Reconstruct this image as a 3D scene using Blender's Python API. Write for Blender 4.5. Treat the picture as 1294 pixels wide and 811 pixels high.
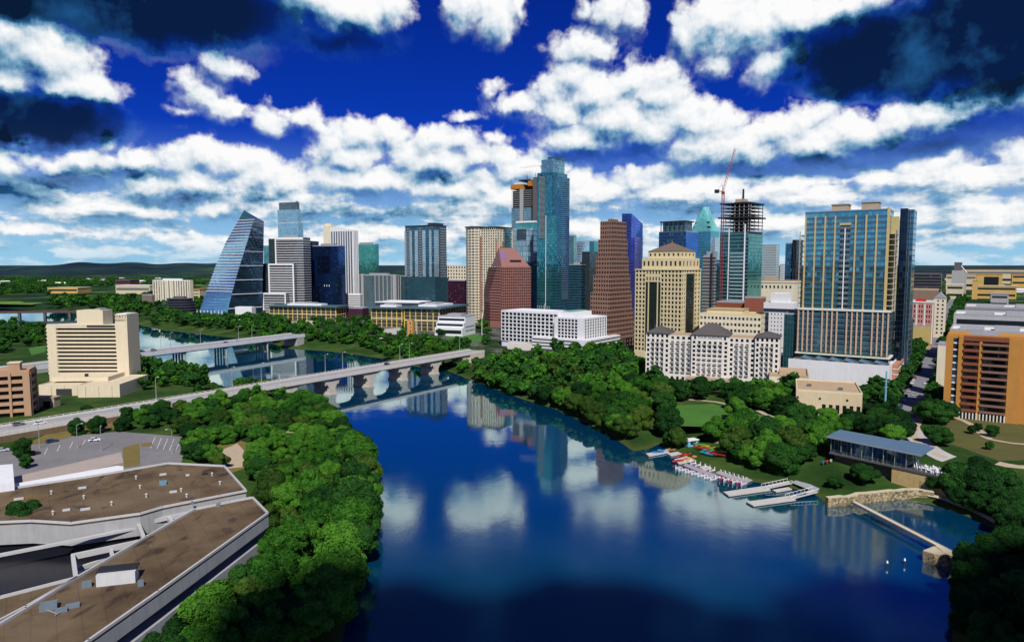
import bpy, math, random
import numpy as np
from math import sin, cos, tan, atan, atan2, radians, degrees, pi, sqrt, floor
from mathutils import Vector
from mathutils.geometry import tessellate_polygon
random.seed(7)
S = bpy.context.scene
COL = S.collection
for o in list(bpy.data.objects): bpy.data.objects.remove(o)

# ------------------------------------------------------------------ camera
H = 80.0; F = 863.0; CX = 647.0; CY = 405.5; HOR = 335.0
PITCH = atan((CY - HOR) / F)
cam = bpy.data.cameras.new('camera'); cam.sensor_width = 36; cam.lens = 36 * F / 1294
cam.clip_start = 1; cam.clip_end = 120000
camo = bpy.data.objects.new('camera', cam); COL.objects.link(camo)
camo.location = (0, 0, H); camo.rotation_euler = (pi / 2 - PITCH, 0, 0)
S.camera = camo

# ------------------------------------------------------------------ light and exposure
SUN_AZ = radians(173)      # compass-like angle from +Y towards +X: almost behind the camera, a touch to the right
SUN_EL = radians(47)
SKY_STRENGTH = 0.1
SUN_STRENGTH = 4.6
S.view_settings.view_transform = 'Standard'; S.view_settings.look = 'None'
S.view_settings.exposure = 0.12; S.view_settings.gamma = 1.0; S.view_settings.use_curve_mapping = False
S.render.engine = 'CYCLES'
S.cycles.use_denoising = True
S.cycles.max_bounces = 6; S.cycles.diffuse_bounces = 2; S.cycles.glossy_bounces = 4; S.cycles.transmission_bounces = 2
S.cycles.transparent_max_bounces = 4; S.cycles.caustics_reflective = False; S.cycles.caustics_refractive = False
sl = bpy.data.lights.new('sun', 'SUN'); sl.energy = SUN_STRENGTH; sl.angle = radians(0.55); sl.color = (1.0, 0.95, 0.87)
so = bpy.data.objects.new('sun', sl); COL.objects.link(so)
sdir = Vector((sin(SUN_AZ) * cos(SUN_EL), cos(SUN_AZ) * cos(SUN_EL), sin(SUN_EL)))
so.rotation_euler = sdir.to_track_quat('Z', 'Y').to_euler(); so.location = (0, -50, 300)

# pixel (of the 1294 x 811 photograph) <-> world
def ray(px, py):
    xc = (px - CX) / F; yc = (CY - py) / F
    return Vector((xc, cos(PITCH) + yc * sin(PITCH), -sin(PITCH) + yc * cos(PITCH)))
def at(px, py, z=0.0):
    d = ray(px, py); t = (z - H) / d.z
    return Vector((d.x * t, d.y * t, z))
def atY(px, py, Y):
    d = ray(px, py); t = Y / d.y
    return Vector((d.x * t, Y, H + d.z * t))
def proj(p):
    x, y, z = p[0], p[1], p[2] - H
    zc = y * cos(PITCH) - z * sin(PITCH); yc = y * sin(PITCH) + z * cos(PITCH)
    return CX + F * x / zc, CY - F * yc / zc

# ------------------------------------------------------------------ node helpers
class NT:
    def __init__(s, tree): s.t = tree; s.n = tree.nodes; s.l = tree.links
    def put(s, node, i, v):
        if v is None: return
        sock = node.inputs[i]
        if hasattr(v, 'is_output'): s.l.new(v, sock)
        else:
            if isinstance(v, (tuple, list)) and len(v) == 3 and sock.type == 'RGBA': v = (*v, 1)
            sock.default_value = v
    def m(s, op, a, b=None, c=None, clamp=False):
        n = s.n.new('ShaderNodeMath'); n.operation = op; n.use_clamp = clamp
        for i, v in enumerate((a, b, c)): s.put(n, i, v)
        return n.outputs[0]
    def v(s, op, a, b=None, c=None):
        n = s.n.new('ShaderNodeVectorMath'); n.operation = op
        s.put(n, 0, a)
        if op == 'SCALE': s.put(n, 3, b)
        else: s.put(n, 1, b); s.put(n, 2, c)
        return n.outputs[1] if op in ('LENGTH', 'DOT_PRODUCT', 'DISTANCE') else n.outputs[0]
    def xyz(s, a=0.0, b=0.0, c=0.0):
        n = s.n.new('ShaderNodeCombineXYZ')
        for i, v in enumerate((a, b, c)): s.put(n, i, v)
        return n.outputs[0]
    def sep(s, a):
        n = s.n.new('ShaderNodeSeparateXYZ'); s.put(n, 0, a); return n.outputs
    def mix(s, f, a, b, mode='MIX'):
        n = s.n.new('ShaderNodeMix'); n.data_type = 'RGBA'; n.blend_type = mode
        s.put(n, 0, f); s.put(n, 6, a); s.put(n, 7, b); return n.outputs[2]
    def noise(s, vec, scale, detail=4, rough=.5, dim='3D', color=False, dist=0.0):
        n = s.n.new('ShaderNodeTexNoise'); n.noise_dimensions = dim
        s.put(n, 'Vector', vec); s.put(n, 'Scale', scale); s.put(n, 'Detail', detail); s.put(n, 'Roughness', rough); s.put(n, 'Distortion', dist)
        return n.outputs[1 if color else 0]
    def white(s, vec, color=False, dim='2D'):
        n = s.n.new('ShaderNodeTexWhiteNoise'); n.noise_dimensions = dim; s.put(n, 'Vector', vec)
        return n.outputs[1 if color else 0]
    def step(s, x, lo, hi, smooth=True):
        n = s.n.new('ShaderNodeMapRange'); n.interpolation_type = 'SMOOTHSTEP' if smooth else 'LINEAR'
        s.put(n, 0, x); s.put(n, 1, lo); s.put(n, 2, hi); s.put(n, 3, 0.0); s.put(n, 4, 1.0); return n.outputs[0]
    def ramp(s, x, stops):
        n = s.n.new('ShaderNodeValToRGB'); e = n.color_ramp.elements
        while len(e) < len(stops): e.new(.5)
        for i, (p, c) in enumerate(stops): e[i].position = p; e[i].color = (*c, 1)
        s.put(n, 0, x); return n.outputs[0]

# ------------------------------------------------------------------ world: Nishita sky with cumulus in world directions
W = bpy.data.worlds.new('World'); S.world = W; W.use_nodes = True
W.cycles.sampling_method = 'MANUAL'; W.cycles.sample_map_resolution = 512
def px_angles(px, py):
    d = ray(px, py); return degrees(atan2(d.x, d.y)), degrees(atan2(d.z, sqrt(d.x * d.x + d.y * d.y)))
# white puffs: centre and radii as seen from the lake (pixels of the photograph, turned into azimuth and elevation)
PUFFS = [(10,40,52,42),(50,62,52,34),(95,108,45,20),(10,100,34,20),(5,168,18,16),
 (244,98,15,13),(256,114,18,15),(270,132,24,13),(300,139,26,9),(245,141,18,6),(285,82,26,15),
 (395,5,48,22),(440,12,60,26),(490,5,34,22),(590,8,34,24),(628,22,34,26),(655,8,14,20),
 (738,60,42,19),(752,68,26,11),(768,10,30,17),(800,18,22,20),(735,8,16,14),
 (872,38,20,32),(905,30,42,34),(950,28,48,36),(1000,20,52,28),(1060,12,48,24),(905,75,22,16),(975,84,30,18),(1000,62,26,18),
 (692,112,24,20),(722,98,30,24),(706,140,36,26),(760,120,46,30),(802,100,34,24),(838,92,26,18),(835,118,38,26),(735,175,58,20),(780,150,55,32),(825,160,40,30),
 (868,150,40,26),(905,158,34,24),(895,185,50,24),(945,185,48,26),(985,170,42,24),(1020,152,34,20),(1035,180,60,22),(1075,165,46,22),(1110,170,44,20),
 (1130,155,42,18),(1170,146,42,18),(1210,135,38,17),(1250,124,40,18),(1290,112,36,18),(1105,140,0,0),
 (655,130,34,12),(622,112,20,8),(586,144,24,7),(1205,150,24,14),
 (66,205,26,12),(100,204,36,13),(138,205,26,15),(135,180,13,10),(8,212,22,16),(40,238,30,14),
 (225,205,28,20),(258,195,34,18),(292,204,36,20),(190,236,36,20),(245,232,46,18),(330,214,40,20),(360,228,46,20),(340,150,30,12),(382,148,26,13),(404,160,20,14),(365,140,22,9),
 (420,178,34,24),(455,168,32,20),(490,170,30,20),(440,196,46,22),(520,196,40,20),(555,180,34,20),(585,176,30,19),(605,200,30,16),(548,205,48,20),(628,175,12,7),
 (470,228,80,20),(580,235,60,20),(300,262,70,13),(80,264,60,9),(180,266,44,9),(30,290,50,6),(120,291,46,8),(210,300,60,7),(640,250,50,28),
 (740,240,44,22),(810,225,50,16),(850,245,40,22),(900,235,50,20),(960,240,44,16),(1010,248,50,16),(980,290,60,14),(560,300,80,12),(720,290,60,16),
 (1150,250,44,11),(1190,206,26,10),(1165,215,28,9),(1215,212,20,10),(1250,270,34,16),(1235,255,20,12),(1285,265,24,16),(1285,200,20,18),(1180,275,40,7),(1260,232,24,6),(1190,292,46,6),(668,212,48,24),(640,196,30,14),(706,240,52,20),(610,226,40,16),(175,205,30,14)]
PUFFS = [p for p in PUFFS if p[2] > 0]
# heavy shaded cloud decks seen from below; first is unseen, added to darken reflections
DARK = [(647,-165,640,82,1.1),(165,-2,190,50,1.2),(40,153,95,27,1.0),(280,60,70,22,.30),(15,242,55,20,.34),(430,54,86,20,.42),(1142,66,116,50,1.2),(1265,38,104,70,1.2),(1065,108,60,22,.7),(1012,92,26,16,.4),(800,196,70,9,.26),
 (940,214,150,12,.26),(1060,206,110,12,.26),(1180,184,100,16,.32),(735,200,70,10,.26),(250,254,100,11,.27),(330,252,70,9,.24),(560,225,60,8,.2),(500,272,110,11,.25),(150,220,60,9,.28),(80,230,80,12,.34),(880,272,60,8,.2),(1230,160,40,10,.22)]
def cloud_group():
    g = bpy.data.node_groups.new('cloud_field', 'ShaderNodeTree')
    g.interface.new_socket('P', in_out='INPUT', socket_type='NodeSocketVector')
    g.interface.new_socket('Q', in_out='INPUT', socket_type='NodeSocketVector')
    g.interface.new_socket('F', in_out='OUTPUT', socket_type='NodeSocketFloat')
    g.interface.new_socket('Smooth', in_out='OUTPUT', socket_type='NodeSocketFloat')
    k = NT(g); gi = g.nodes.new('NodeGroupInput'); go = g.nodes.new('NodeGroupOutput')
    P = gi.outputs[0]; Q = gi.outputs[1]
    w1 = k.v('SUBTRACT', k.noise(P, .33, 3, .5, '2D', True), (.5, .5, .5))
    w2 = k.v('SUBTRACT', k.noise(P, 1.3, 3, .55, '2D', True), (.5, .5, .5))
    Wp = k.v('MULTIPLY_ADD', w1, (2.6, 1.9, 0), P); Wp = k.v('MULTIPLY_ADD', w2, (.62, .55, 0), Wp)
    acc = None
    for (x, y, rx, ry) in PUFFS:
        a, e = px_angles(x, y); rx = degrees(rx / F) * 1.06; ry = degrees(ry / F) * 1.06
        d = k.v('LENGTH', k.v('MULTIPLY_ADD', Wp, (1 / rx, 1 / ry, 0), (-a / rx, -e / ry, 0)))
        r = sqrt(rx * ry)
        f = k.m('MULTIPLY_ADD', d, -r, r)
        acc = f if acc is None else k.m('SMOOTH_MAX', acc, f, .35)
    # the broken low layer that thins out towards the horizon, and scattered cumulus all round
    qn = k.noise(k.v('MULTIPLY_ADD', w2, (.03, .03, 0), Q), 2.5, 5, .53, '2D')
    el = k.sep(P)[1]; az = k.sep(P)[0]
    low = k.m('MULTIPLY', k.m('SUBTRACT', qn, .405), 8.0)
    low = k.m('SUBTRACT', low, k.m('MULTIPLY', k.step(el, 6.2, 9.5), 5.0))
    low = k.m('SUBTRACT', low, k.m('MULTIPLY', k.step(k.m('ABSOLUTE', az), 24.0, 36.0), .55))
    allr = k.m('MULTIPLY', k.m('SUBTRACT', k.noise(Q, 1.5, 5, .55, '2D'), .545), 14.0)
    behind = k.m('MAXIMUM', k.step(k.m('ABSOLUTE', az), 40.0, 50.0), k.step(el, 24.0, 32.0))
    allr = k.m('SUBTRACT', allr, k.m('MULTIPLY', k.m('SUBTRACT', 1.0, behind), 9.0))
    allr = k.m('SUBTRACT', allr, k.m('MULTIPLY', k.step(el, 26.0, 48.0), 3.2))
    acc = k.m('SMOOTH_MAX', k.m('SMOOTH_MAX', acc, low, .3), allr, .3)
    sm = acc
    n1 = k.noise(P, .55, 5, .5, '2D'); n2 = k.noise(P, 1.6, 3, .5, '2D')
    acc = k.m('MULTIPLY_ADD', k.m('SUBTRACT', n1, .5), 1.9, acc)
    bil = k.m('ABSOLUTE', k.m('SUBTRACT', n2, .5))
    acc = k.m('MULTIPLY_ADD', k.m('SUBTRACT', .1, bil), .55, acc)
    g.links.new(acc, go.inputs[0]); g.links.new(k.m('MULTIPLY_ADD', k.m('SUBTRACT', n1, .5), .9, sm), go.inputs[1]); return g
def build_world():
    k = NT(W.node_tree); k.n.clear()
    out = k.n.new('ShaderNodeOutputWorld'); bg = k.n.new('ShaderNodeBackground')
    sky = k.n.new('ShaderNodeTexSky'); sky.sky_type = 'NISHITA'; sky.sun_disc = False
    sky.sun_elevation = SUN_EL; sky.sun_rotation = SUN_AZ; sky.air_density = 1.0; sky.dust_density = .6; sky.ozone_density = 3.0
    co = k.n.new('ShaderNodeTexCoord').outputs['Generated']
    d = k.sep(k.v('NORMALIZE', co))
    az = k.m('MULTIPLY', k.m('ARCTAN2', d[0], d[1]), 180 / pi)
    el = k.m('MULTIPLY', k.m('ARCSINE', d[2]), 180 / pi)
    P = k.xyz(az, el, 0.0)
    zz = k.m('ADD', k.m('MAXIMUM', d[2], 0.0), .22)
    Q = k.xyz(k.m('DIVIDE', d[0], zz), k.m('DIVIDE', d[1], zz), 0.0)
    grp = cloud_group()
    def field(dx, dy):
        n = k.n.new('ShaderNodeGroup'); n.node_tree = grp
        k.put(n, 0, k.v('ADD', P, (dx, dy, 0)))
        k.put(n, 1, k.v('MULTIPLY', Q, (1, 1 - dy * .055, 1)) if dy else Q)
        return n.outputs
    (f0, s0), (f1, s1) = field(0, 0), field(.45, 1.05)
    g0 = k.noise(P, .9, 6, .6, '2D'); g1 = k.noise(k.v('ADD', P, (.14, .30, 0)), .9, 6, .6, '2D')
    fine = k.m('SUBTRACT', g0, g1)
    relief = k.m('SUBTRACT', s0, s1)
    soft = k.m('MAXIMUM', k.m('MULTIPLY', relief, -1.0), 0.0)
    alpha = k.step(f0, k.m('MULTIPLY_ADD', soft, -.5, -.25), k.m('MULTIPLY_ADD', soft, .9, .70))
    # shaded decks
    dacc = None
    wd = k.v('MULTIPLY_ADD', k.v('SUBTRACT', k.noise(P, .3, 5, .6, '2D', True), (.5, .5, .5)), (3.4, 2.6, 0), P)
    for (x, y, rx, ry, s) in DARK:
        a, e = px_angles(x, y); rx = degrees(rx / F); ry = degrees(ry / F)
        q = k.v('LENGTH', k.v('MULTIPLY_ADD', wd, (1 / rx, 1 / ry, 0), (-a / rx, -e / ry, 0)))
        t = k.m('MULTIPLY', k.m('SUBTRACT', 1.15, q), s * 1.25)
        dacc = t if dacc is None else k.m('MAXIMUM', dacc, t)
    dk = k.step(dacc, -.10, .62)
    flat = k.m('SUBTRACT', 1.0, k.m('MULTIPLY', dk, .8))
    lit = k.m('MULTIPLY_ADD', k.m('MULTIPLY', relief, flat), .22, .755)
    lit = k.m('MULTIPLY_ADD', k.m('MULTIPLY', k.m('SUBTRACT', k.noise(P, .16, 5, .58, '2D'), .46), dk), 1.1, lit)
    lit = k.m('MULTIPLY_ADD', k.m('MULTIPLY', fine, flat), .42, lit)
    lit = k.m('SUBTRACT', lit, k.m('MULTIPLY', k.step(f1, .7, 3.0), .09))
    lit = k.m('SUBTRACT', lit, k.m('MULTIPLY', dk, .86), None)
    cc = k.ramp(k.m('MAXIMUM', lit, 0.0), [(0.0, (.003, .012, .040)), (.24, (.015, .095, .25)), (.46, (.19, .39, .57)), (.62, (.50, .63, .75)), (.80, (.83, .88, .93)), (1.0, (1.03, 1.03, 1.03))])
    cc = k.mix(1.0, cc, (CLOUD_GAIN, CLOUD_GAIN, CLOUD_GAIN), 'MULTIPLY')
    sk = k.mix(1.0, sky.outputs[0], SKY_TINT, 'MULTIPLY')
    gm = k.n.new('ShaderNodeGamma'); k.put(gm, 0, k.mix(1.0, sk, (.1, .1, .1), 'MULTIPLY')); k.put(gm, 1, SKY_GAMMA)
    sk = k.mix(1.0, gm.outputs[0], (10, 10, 10), 'MULTIPLY')
    # thin veil low over the horizon
    veil = k.m('MULTIPLY', k.step(el, 11.0, 0.0), .85)
    sk = k.mix(veil, sk, (3.2, 6.2, 8.2))
    dv = k.m('MULTIPLY', k.step(dacc, .05, .8), .93)
    a2 = k.m('MAXIMUM', alpha, dv)
    fade = k.step(el, .2, 2.4)
    a2 = k.m('MULTIPLY', a2, k.m('MULTIPLY_ADD', fade, .6, .4))
    col = k.mix(a2, sk, cc)
    k.put(bg, 0, col); k.put(bg, 1, SKY_STRENGTH)
    k.l.new(bg.outputs[0], out.inputs[0])
CLOUD_GAIN = 8.7
SKY_TINT = (.05, .22, .80)
SKY_GAMMA = 1.35
build_world()

# ------------------------------------------------------------------ materials
MATS = {}
def new_mat(name):
    m = bpy.data.materials.new(name); m.use_nodes = True; k = NT(m.node_tree); k.n.clear()
    out = k.n.new('ShaderNodeOutputMaterial'); b = k.n.new('ShaderNodeBsdfPrincipled')
    k.l.new(b.outputs[0], out.inputs[0]); MATS[name] = m
    return m, k, b, out
def C(name, rgb, rough=.8, var=.18, scale=.25, streak=.12, metal=0.0, spec=.3):
    """plain surface: concrete, paint, metal, with soft weathering"""
    m, k, b, out = new_mat(name)
    co = k.n.new('ShaderNodeTexCoord').outputs['Object']
    n = k.noise(co, scale, 6, .62)
    st = k.noise(k.v('MULTIPLY', co, (1.2, 1.2, .06)), .9, 4, .6)
    f = k.m('MULTIPLY_ADD', k.m('SUBTRACT', n, .5), 2 * var, 1.0)
    f = k.m('MULTIPLY_ADD', k.m('SUBTRACT', st, .5), 2 * streak, f)
    col = k.v('SCALE', rgb, f)
    k.put(b, 'Base Color', col); k.put(b, 'Roughness', rough); k.put(b, 'Metallic', metal); k.put(b, 'Specular IOR Level', spec)
    return m
def G(name, tint, bay=1.5, flr=3.6, mw=.12, sp=.25, mcol=(.25, .28, .3), scol=None, metal=.8, rough=.07, var=.5, tilt=.03, sprough=.35):
    """curtain wall: panes with mullions and spandrels, metres on the facade (UV)"""
    m, k, b, out = new_mat(name)
    uv = k.sep(k.n.new('ShaderNodeUVMap').outputs[0])
    u = k.m('DIVIDE', uv[0], bay); v = k.m('DIVIDE', uv[1], flr)
    fu = k.m('FRACT', u); fv = k.m('FRACT', v)
    cell = k.xyz(k.m('FLOOR', u), k.m('FLOOR', v), 0.0)
    r = k.white(cell); rc = k.white(k.v('ADD', cell, (17.3, 5.1, 0)), True)
    mm = k.m('LESS_THAN', fu, mw / bay)
    ss = k.m('LESS_THAN', fv, sp)
    big = k.noise(k.xyz(uv[0], uv[1], 0.0), .045, 3, .5)
    pane = k.v('SCALE', tint, k.m('MULTIPLY_ADD', k.m('SUBTRACT', r, .5), var * .5, k.m('MULTIPLY_ADD', big, .9, .55)))
    blind = k.m('MULTIPLY', k.m('GREATER_THAN', r, .93), .20)
    pane = k.mix(blind, pane, (.45, .47, .46))
    c = k.mix(ss, pane, scol if scol else tuple(x * .35 for x in tint))
    c = k.mix(mm, c, mcol)
    opaque = k.m('MAXIMUM', mm, k.m('MULTIPLY', ss, .75))
    k.put(b, 'Base Color', c)
    k.put(b, 'Metallic', k.m('MULTIPLY', k.m('SUBTRACT', 1.0, opaque), metal))
    k.put(b, 'Roughness', k.m('MULTIPLY_ADD', opaque, sprough, rough))
    geo = k.n.new('ShaderNodeNewGeometry').outputs['Normal']
    nn = k.v('NORMALIZE', k.v('MULTIPLY_ADD', k.v('SUBTRACT', rc, (.5, .5, .5)), (tilt * .6, tilt * .6, tilt * .9), geo))
    k.l.new(nn, b.inputs['Normal'])
    return m
def PANE(name, tint, metal=.15, rough=.1, light=(.32, .33, .30), lit=.2):
    """separate window panes: random blinds and tone per pane"""
    m, k, b, out = new_mat(name)
    g = k.n.new('ShaderNodeNewGeometry'); oi = k.n.new('ShaderNodeObjectInfo')
    r = k.m('FRACT', k.m('ADD', g.outputs['Random Per Island'], oi.outputs['Random']))
    pane = k.v('SCALE', tint, k.m('MULTIPLY_ADD', r, .9, .5))
    c = k.mix(k.m('MULTIPLY', k.m('GREATER_THAN', r, 1 - lit), .5), pane, light)
    k.put(b, 'Base Color', c); k.put(b, 'Metallic', metal); k.put(b, 'Roughness', rough)
    return m

# ------------------------------------------------------------------ mesh helpers
class MB:
    def __init__(s): s.v = []; s.f = []
    def quad(s, *p):
        i = len(s.v); s.v += [tuple(q) for q in p]; s.f.append(tuple(range(i, i + len(p)))); return s
    def box(s, x0, x1, y0, y1, z0, z1, bottom=True):
        i = len(s.v)
        s.v += [(x0, y0, z0), (x1, y0, z0), (x1, y1, z0), (x0, y1, z0), (x0, y0, z1), (x1, y0, z1), (x1, y1, z1), (x0, y1, z1)]
        fs = [(4, 5, 6, 7), (0, 1, 5, 4), (1, 2, 6, 5), (2, 3, 7, 6), (3, 0, 4, 7)]
        if bottom: fs.append((3, 2, 1, 0))
        s.f += [tuple(i + a for a in f) for f in fs]; return s
    def obox(s, c, d, L, wd, z0, z1):
        """box along horizontal direction d, centre c"""
        dx, dy = d; nx, ny = -dy, dx; i = len(s.v)
        for z in (z0, z1):
            for a, b_ in ((-1, -1), (1, -1), (1, 1), (-1, 1)):
                s.v.append((c[0] + a * dx * L / 2 + b_ * nx * wd / 2, c[1] + a * dy * L / 2 + b_ * ny * wd / 2, z))
        s.f += [tuple(i + a for a in f) for f in [(4, 5, 6, 7), (0, 1, 5, 4), (1, 2, 6, 5), (2, 3, 7, 6), (3, 0, 4, 7), (3, 2, 1, 0)]]
        return s
    def prism(s, poly, z0, z1, top=True, bottom=False):
        n = len(poly); i = len(s.v)
        area = sum(poly[a][0] * poly[(a + 1) % n][1] - poly[(a + 1) % n][0] * poly[a][1] for a in range(n))
        if area < 0: poly = poly[::-1]
        zz0 = z0 if isinstance(z0, (list, tuple)) else [z0] * n
        zz1 = z1 if isinstance(z1, (list, tuple)) else [z1] * n
        s.v += [(p[0], p[1], z) for p, z in zip(poly, zz0)] + [(p[0], p[1], z) for p, z in zip(poly, zz1)]
        for a in range(n):
            b_ = (a + 1) % n; s.f.append((i + a, i + b_, i + n + b_, i + n + a))
        tri = tessellate_polygon([[Vector((p[0], p[1], 0)) for p in poly]])
        for t in tri:
            A, B_, D = (Vector((*poly[q][:2], 0)) for q in t)
            if (B_ - A).cross(D - A).z < 0: t = (t[0], t[2], t[1])
            if top: s.f.append(tuple(i + n + q for q in t))
            if bottom: s.f.append(tuple(i + q for q in (t[0], t[2], t[1])))
        return s
    def sheet(s, poly, z):
        i = len(s.v); s.v += [(p[0], p[1], z) for p in poly]
        for t in tessellate_polygon([[Vector((p[0], p[1], 0)) for p in poly]]):
            A, B_, D = (Vector((*poly[q][:2], 0)) for q in t)
            if (B_ - A).cross(D - A).z < 0: t = (t[0], t[2], t[1])
            s.f.append(tuple(i + q for q in t))
        return s
    def tube(s, p, q, r0, r1=None, n=6, cap=True):
        p = Vector(p); q = Vector(q); r1 = r0 if r1 is None else r1
        d = (q - p).normalized(); a = d.orthogonal().normalized(); b_ = d.cross(a); i = len(s.v)
        for c, r in ((p, r0), (q, r1)):
            for k in range(n):
                t = 2 * pi * k / n; s.v.append(tuple(c + a * cos(t) * r + b_ * sin(t) * r))
        for k in range(n):
            s.f.append((i + k, i + (k + 1) % n, i + n + (k + 1) % n, i + n + k))
        if cap: s.f.append(tuple(i + n + k for k in range(n))); s.f.append(tuple(i + n - 1 - k for k in range(n)))
        return s
    def add(s, verts, faces):
        i = len(s.v); s.v += [tuple(v) for v in verts]; s.f += [tuple(i + a for a in f) for f in faces]; return s
    def mesh(s, name, mat, smooth=False):
        me = bpy.data.meshes.new(name); me.from_pydata(s.v, [], s.f)
        if mat: me.materials.append(mat)
        n = len(me.loops)
        co = np.empty(len(me.vertices) * 3, np.float32); me.vertices.foreach_get('co', co); co = co.reshape(-1, 3)
        li = np.empty(n, np.int32); me.loops.foreach_get('vertex_index', li)
        pn = np.empty(len(me.polygons) * 3, np.float32); me.polygons.foreach_get('normal', pn); pn = pn.reshape(-1, 3)
        tot = np.empty(len(me.polygons), np.int32); me.polygons.foreach_get('loop_total', tot)
        ln = np.repeat(pn, tot, axis=0); p = co[li]
        h = np.sqrt(ln[:, 0] ** 2 + ln[:, 1] ** 2) + 1e-9
        uv = np.empty((n, 2), np.float32); flat = np.abs(ln[:, 2]) > .8
        uv[:, 0] = (p[:, 0] * -ln[:, 1] + p[:, 1] * ln[:, 0]) / h; uv[:, 1] = p[:, 2]
        uv[flat] = p[flat][:, :2]
        l = me.uv_layers.new(name='UVMap'); l.data.foreach_set('uv', uv.ravel())
        if smooth: me.polygons.foreach_set('use_smooth', [True] * len(me.polygons))
        me.update(); return me
    def build(s, name, mat, parent=None, smooth=False, loc=None):
        o = bpy.data.objects.new(name, s.mesh(name, mat, smooth)); COL.objects.link(o)
        if parent: o.parent = parent
        if loc: o.location = loc
        return o
def tag(o, label=None, cat=None, group=None, kind=None):
    if label: o['label'] = label
    if cat: o['category'] = cat
    if group: o['group'] = group
    if kind: o['kind'] = kind
    return o
def thing(name, label, cat, loc=(0, 0, 0), rz=0.0, group=None):
    o = bpy.data.objects.new(name, None); COL.objects.link(o); o.empty_display_size = .5
    o.location = loc; o.rotation_euler = (0, 0, rz)
    return tag(o, label, cat, group)
KIDS = {}
def copy_tree(o, loc=None, rz=None, label=None, group=None, parent=None, scale=None):
    c = o.copy(); COL.objects.link(c)
    if parent: c.parent = parent
    if loc is not None: c.location = loc
    if rz is not None: c.rotation_euler = (0, 0, rz)
    if scale is not None: c.scale = scale
    if label: c['label'] = label
    if group: c['group'] = group
    if o.name not in KIDS: KIDS[o.name] = list(o.children)
    for ch in KIDS[o.name]: copy_tree(ch, parent=c)
    return c
def structure(o): o['kind'] = 'structure'; return o

# ------------------------------------------------------------------ the lake outline and the height of the land
SHORE_PX = [(-400, 380), (0, 389), (60, 393), (130, 400), (200, 416), (262, 423), (325, 429), (348, 435), (360, 440), (380, 441), (402, 442), (440, 446.5), (478, 452), (520, 462), (565, 468), (590, 478),
 (625, 491), (660, 504), (700, 516), (740, 534), (768, 548), (788, 561), (800, 570), (822, 566), (832, 561), (850, 572), (872, 583), (900, 596), (935, 607), (965, 610), (1000, 616), (1035, 627), (1046, 637), (1078, 636), (1110, 632), (1150, 631),
 (1190, 640), (1230, 655), (1258, 668), (1262, 690), (1235, 708), (1213, 716), (1209, 740), (1206, 770), (1203, 811), (1195, 920), (1180, 1200),
 (330, 1200), (400, 920), (432, 811), (442, 760), (455, 705), (466, 650), (468, 606), (456, 575), (440, 550), (420, 528), (398, 510), (372, 498), (340, 492), (300, 490), (268, 486), (262, 478),
 (240, 474), (212, 468), (190, 460), (180, 452), (172, 444), (160, 436), (120, 425), (60, 414), (0, 409), (-400, 401)]
SHORE = [at(x, y, 0).xy for x, y in SHORE_PX]
SA = np.array([(p.x, p.y) for p in SHORE]); SB = np.roll(SA, -1, axis=0)
def lake_sd(pts):
    """signed distance to the lake outline: positive on land"""
    pts = np.asarray(pts, float).reshape(-1, 2)
    d2 = np.full(len(pts), 1e18); inside = np.zeros(len(pts), bool)
    for a, b in zip(SA, SB):
        e = b - a; w = pts - a; t = np.clip((w @ e) / (e @ e), 0, 1)
        q = w - t[:, None] * e; d2 = np.minimum(d2, (q * q).sum(1))
        c = (a[1] > pts[:, 1]) != (b[1] > pts[:, 1])
        xi = a[0] + (pts[:, 1] - a[1]) * e[0] / (e[1] if abs(e[1]) > 1e-9 else 1e-9)
        inside ^= c & (pts[:, 0] < xi)
    d = np.sqrt(d2); return np.where(inside, -d, d)
LAND = 7.5
def zg_arr(pts):
    sd = lake_sd(pts)
    z = np.where(sd < 0, np.maximum(sd * .25, -3.0), np.where(sd < 5, sd * .26, 1.3 + (np.minimum(sd, 45) - 5) * (LAND - 1.3) / 40))
    return z
def zg(x, y): return float(zg_arr([(x, y)])[0])
def ground(px, py):
    z = 6.0
    for _ in range(6):
        p = at(px, py, z); z = zg(p.x, p.y)
    return Vector((p.x, p.y, z))
def in_poly(x, y, poly):
    c = False; n = len(poly)
    for i in range(n):
        x0, y0 = poly[i][0], poly[i][1]; x1, y1 = poly[(i + 1) % n][0], poly[(i + 1) % n][1]
        if (y0 > y) != (y1 > y) and x < x0 + (y - y0) * (x1 - x0) / (y1 - y0): c = not c
    return c
EXCL = []       # footprints where no tree grows

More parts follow.
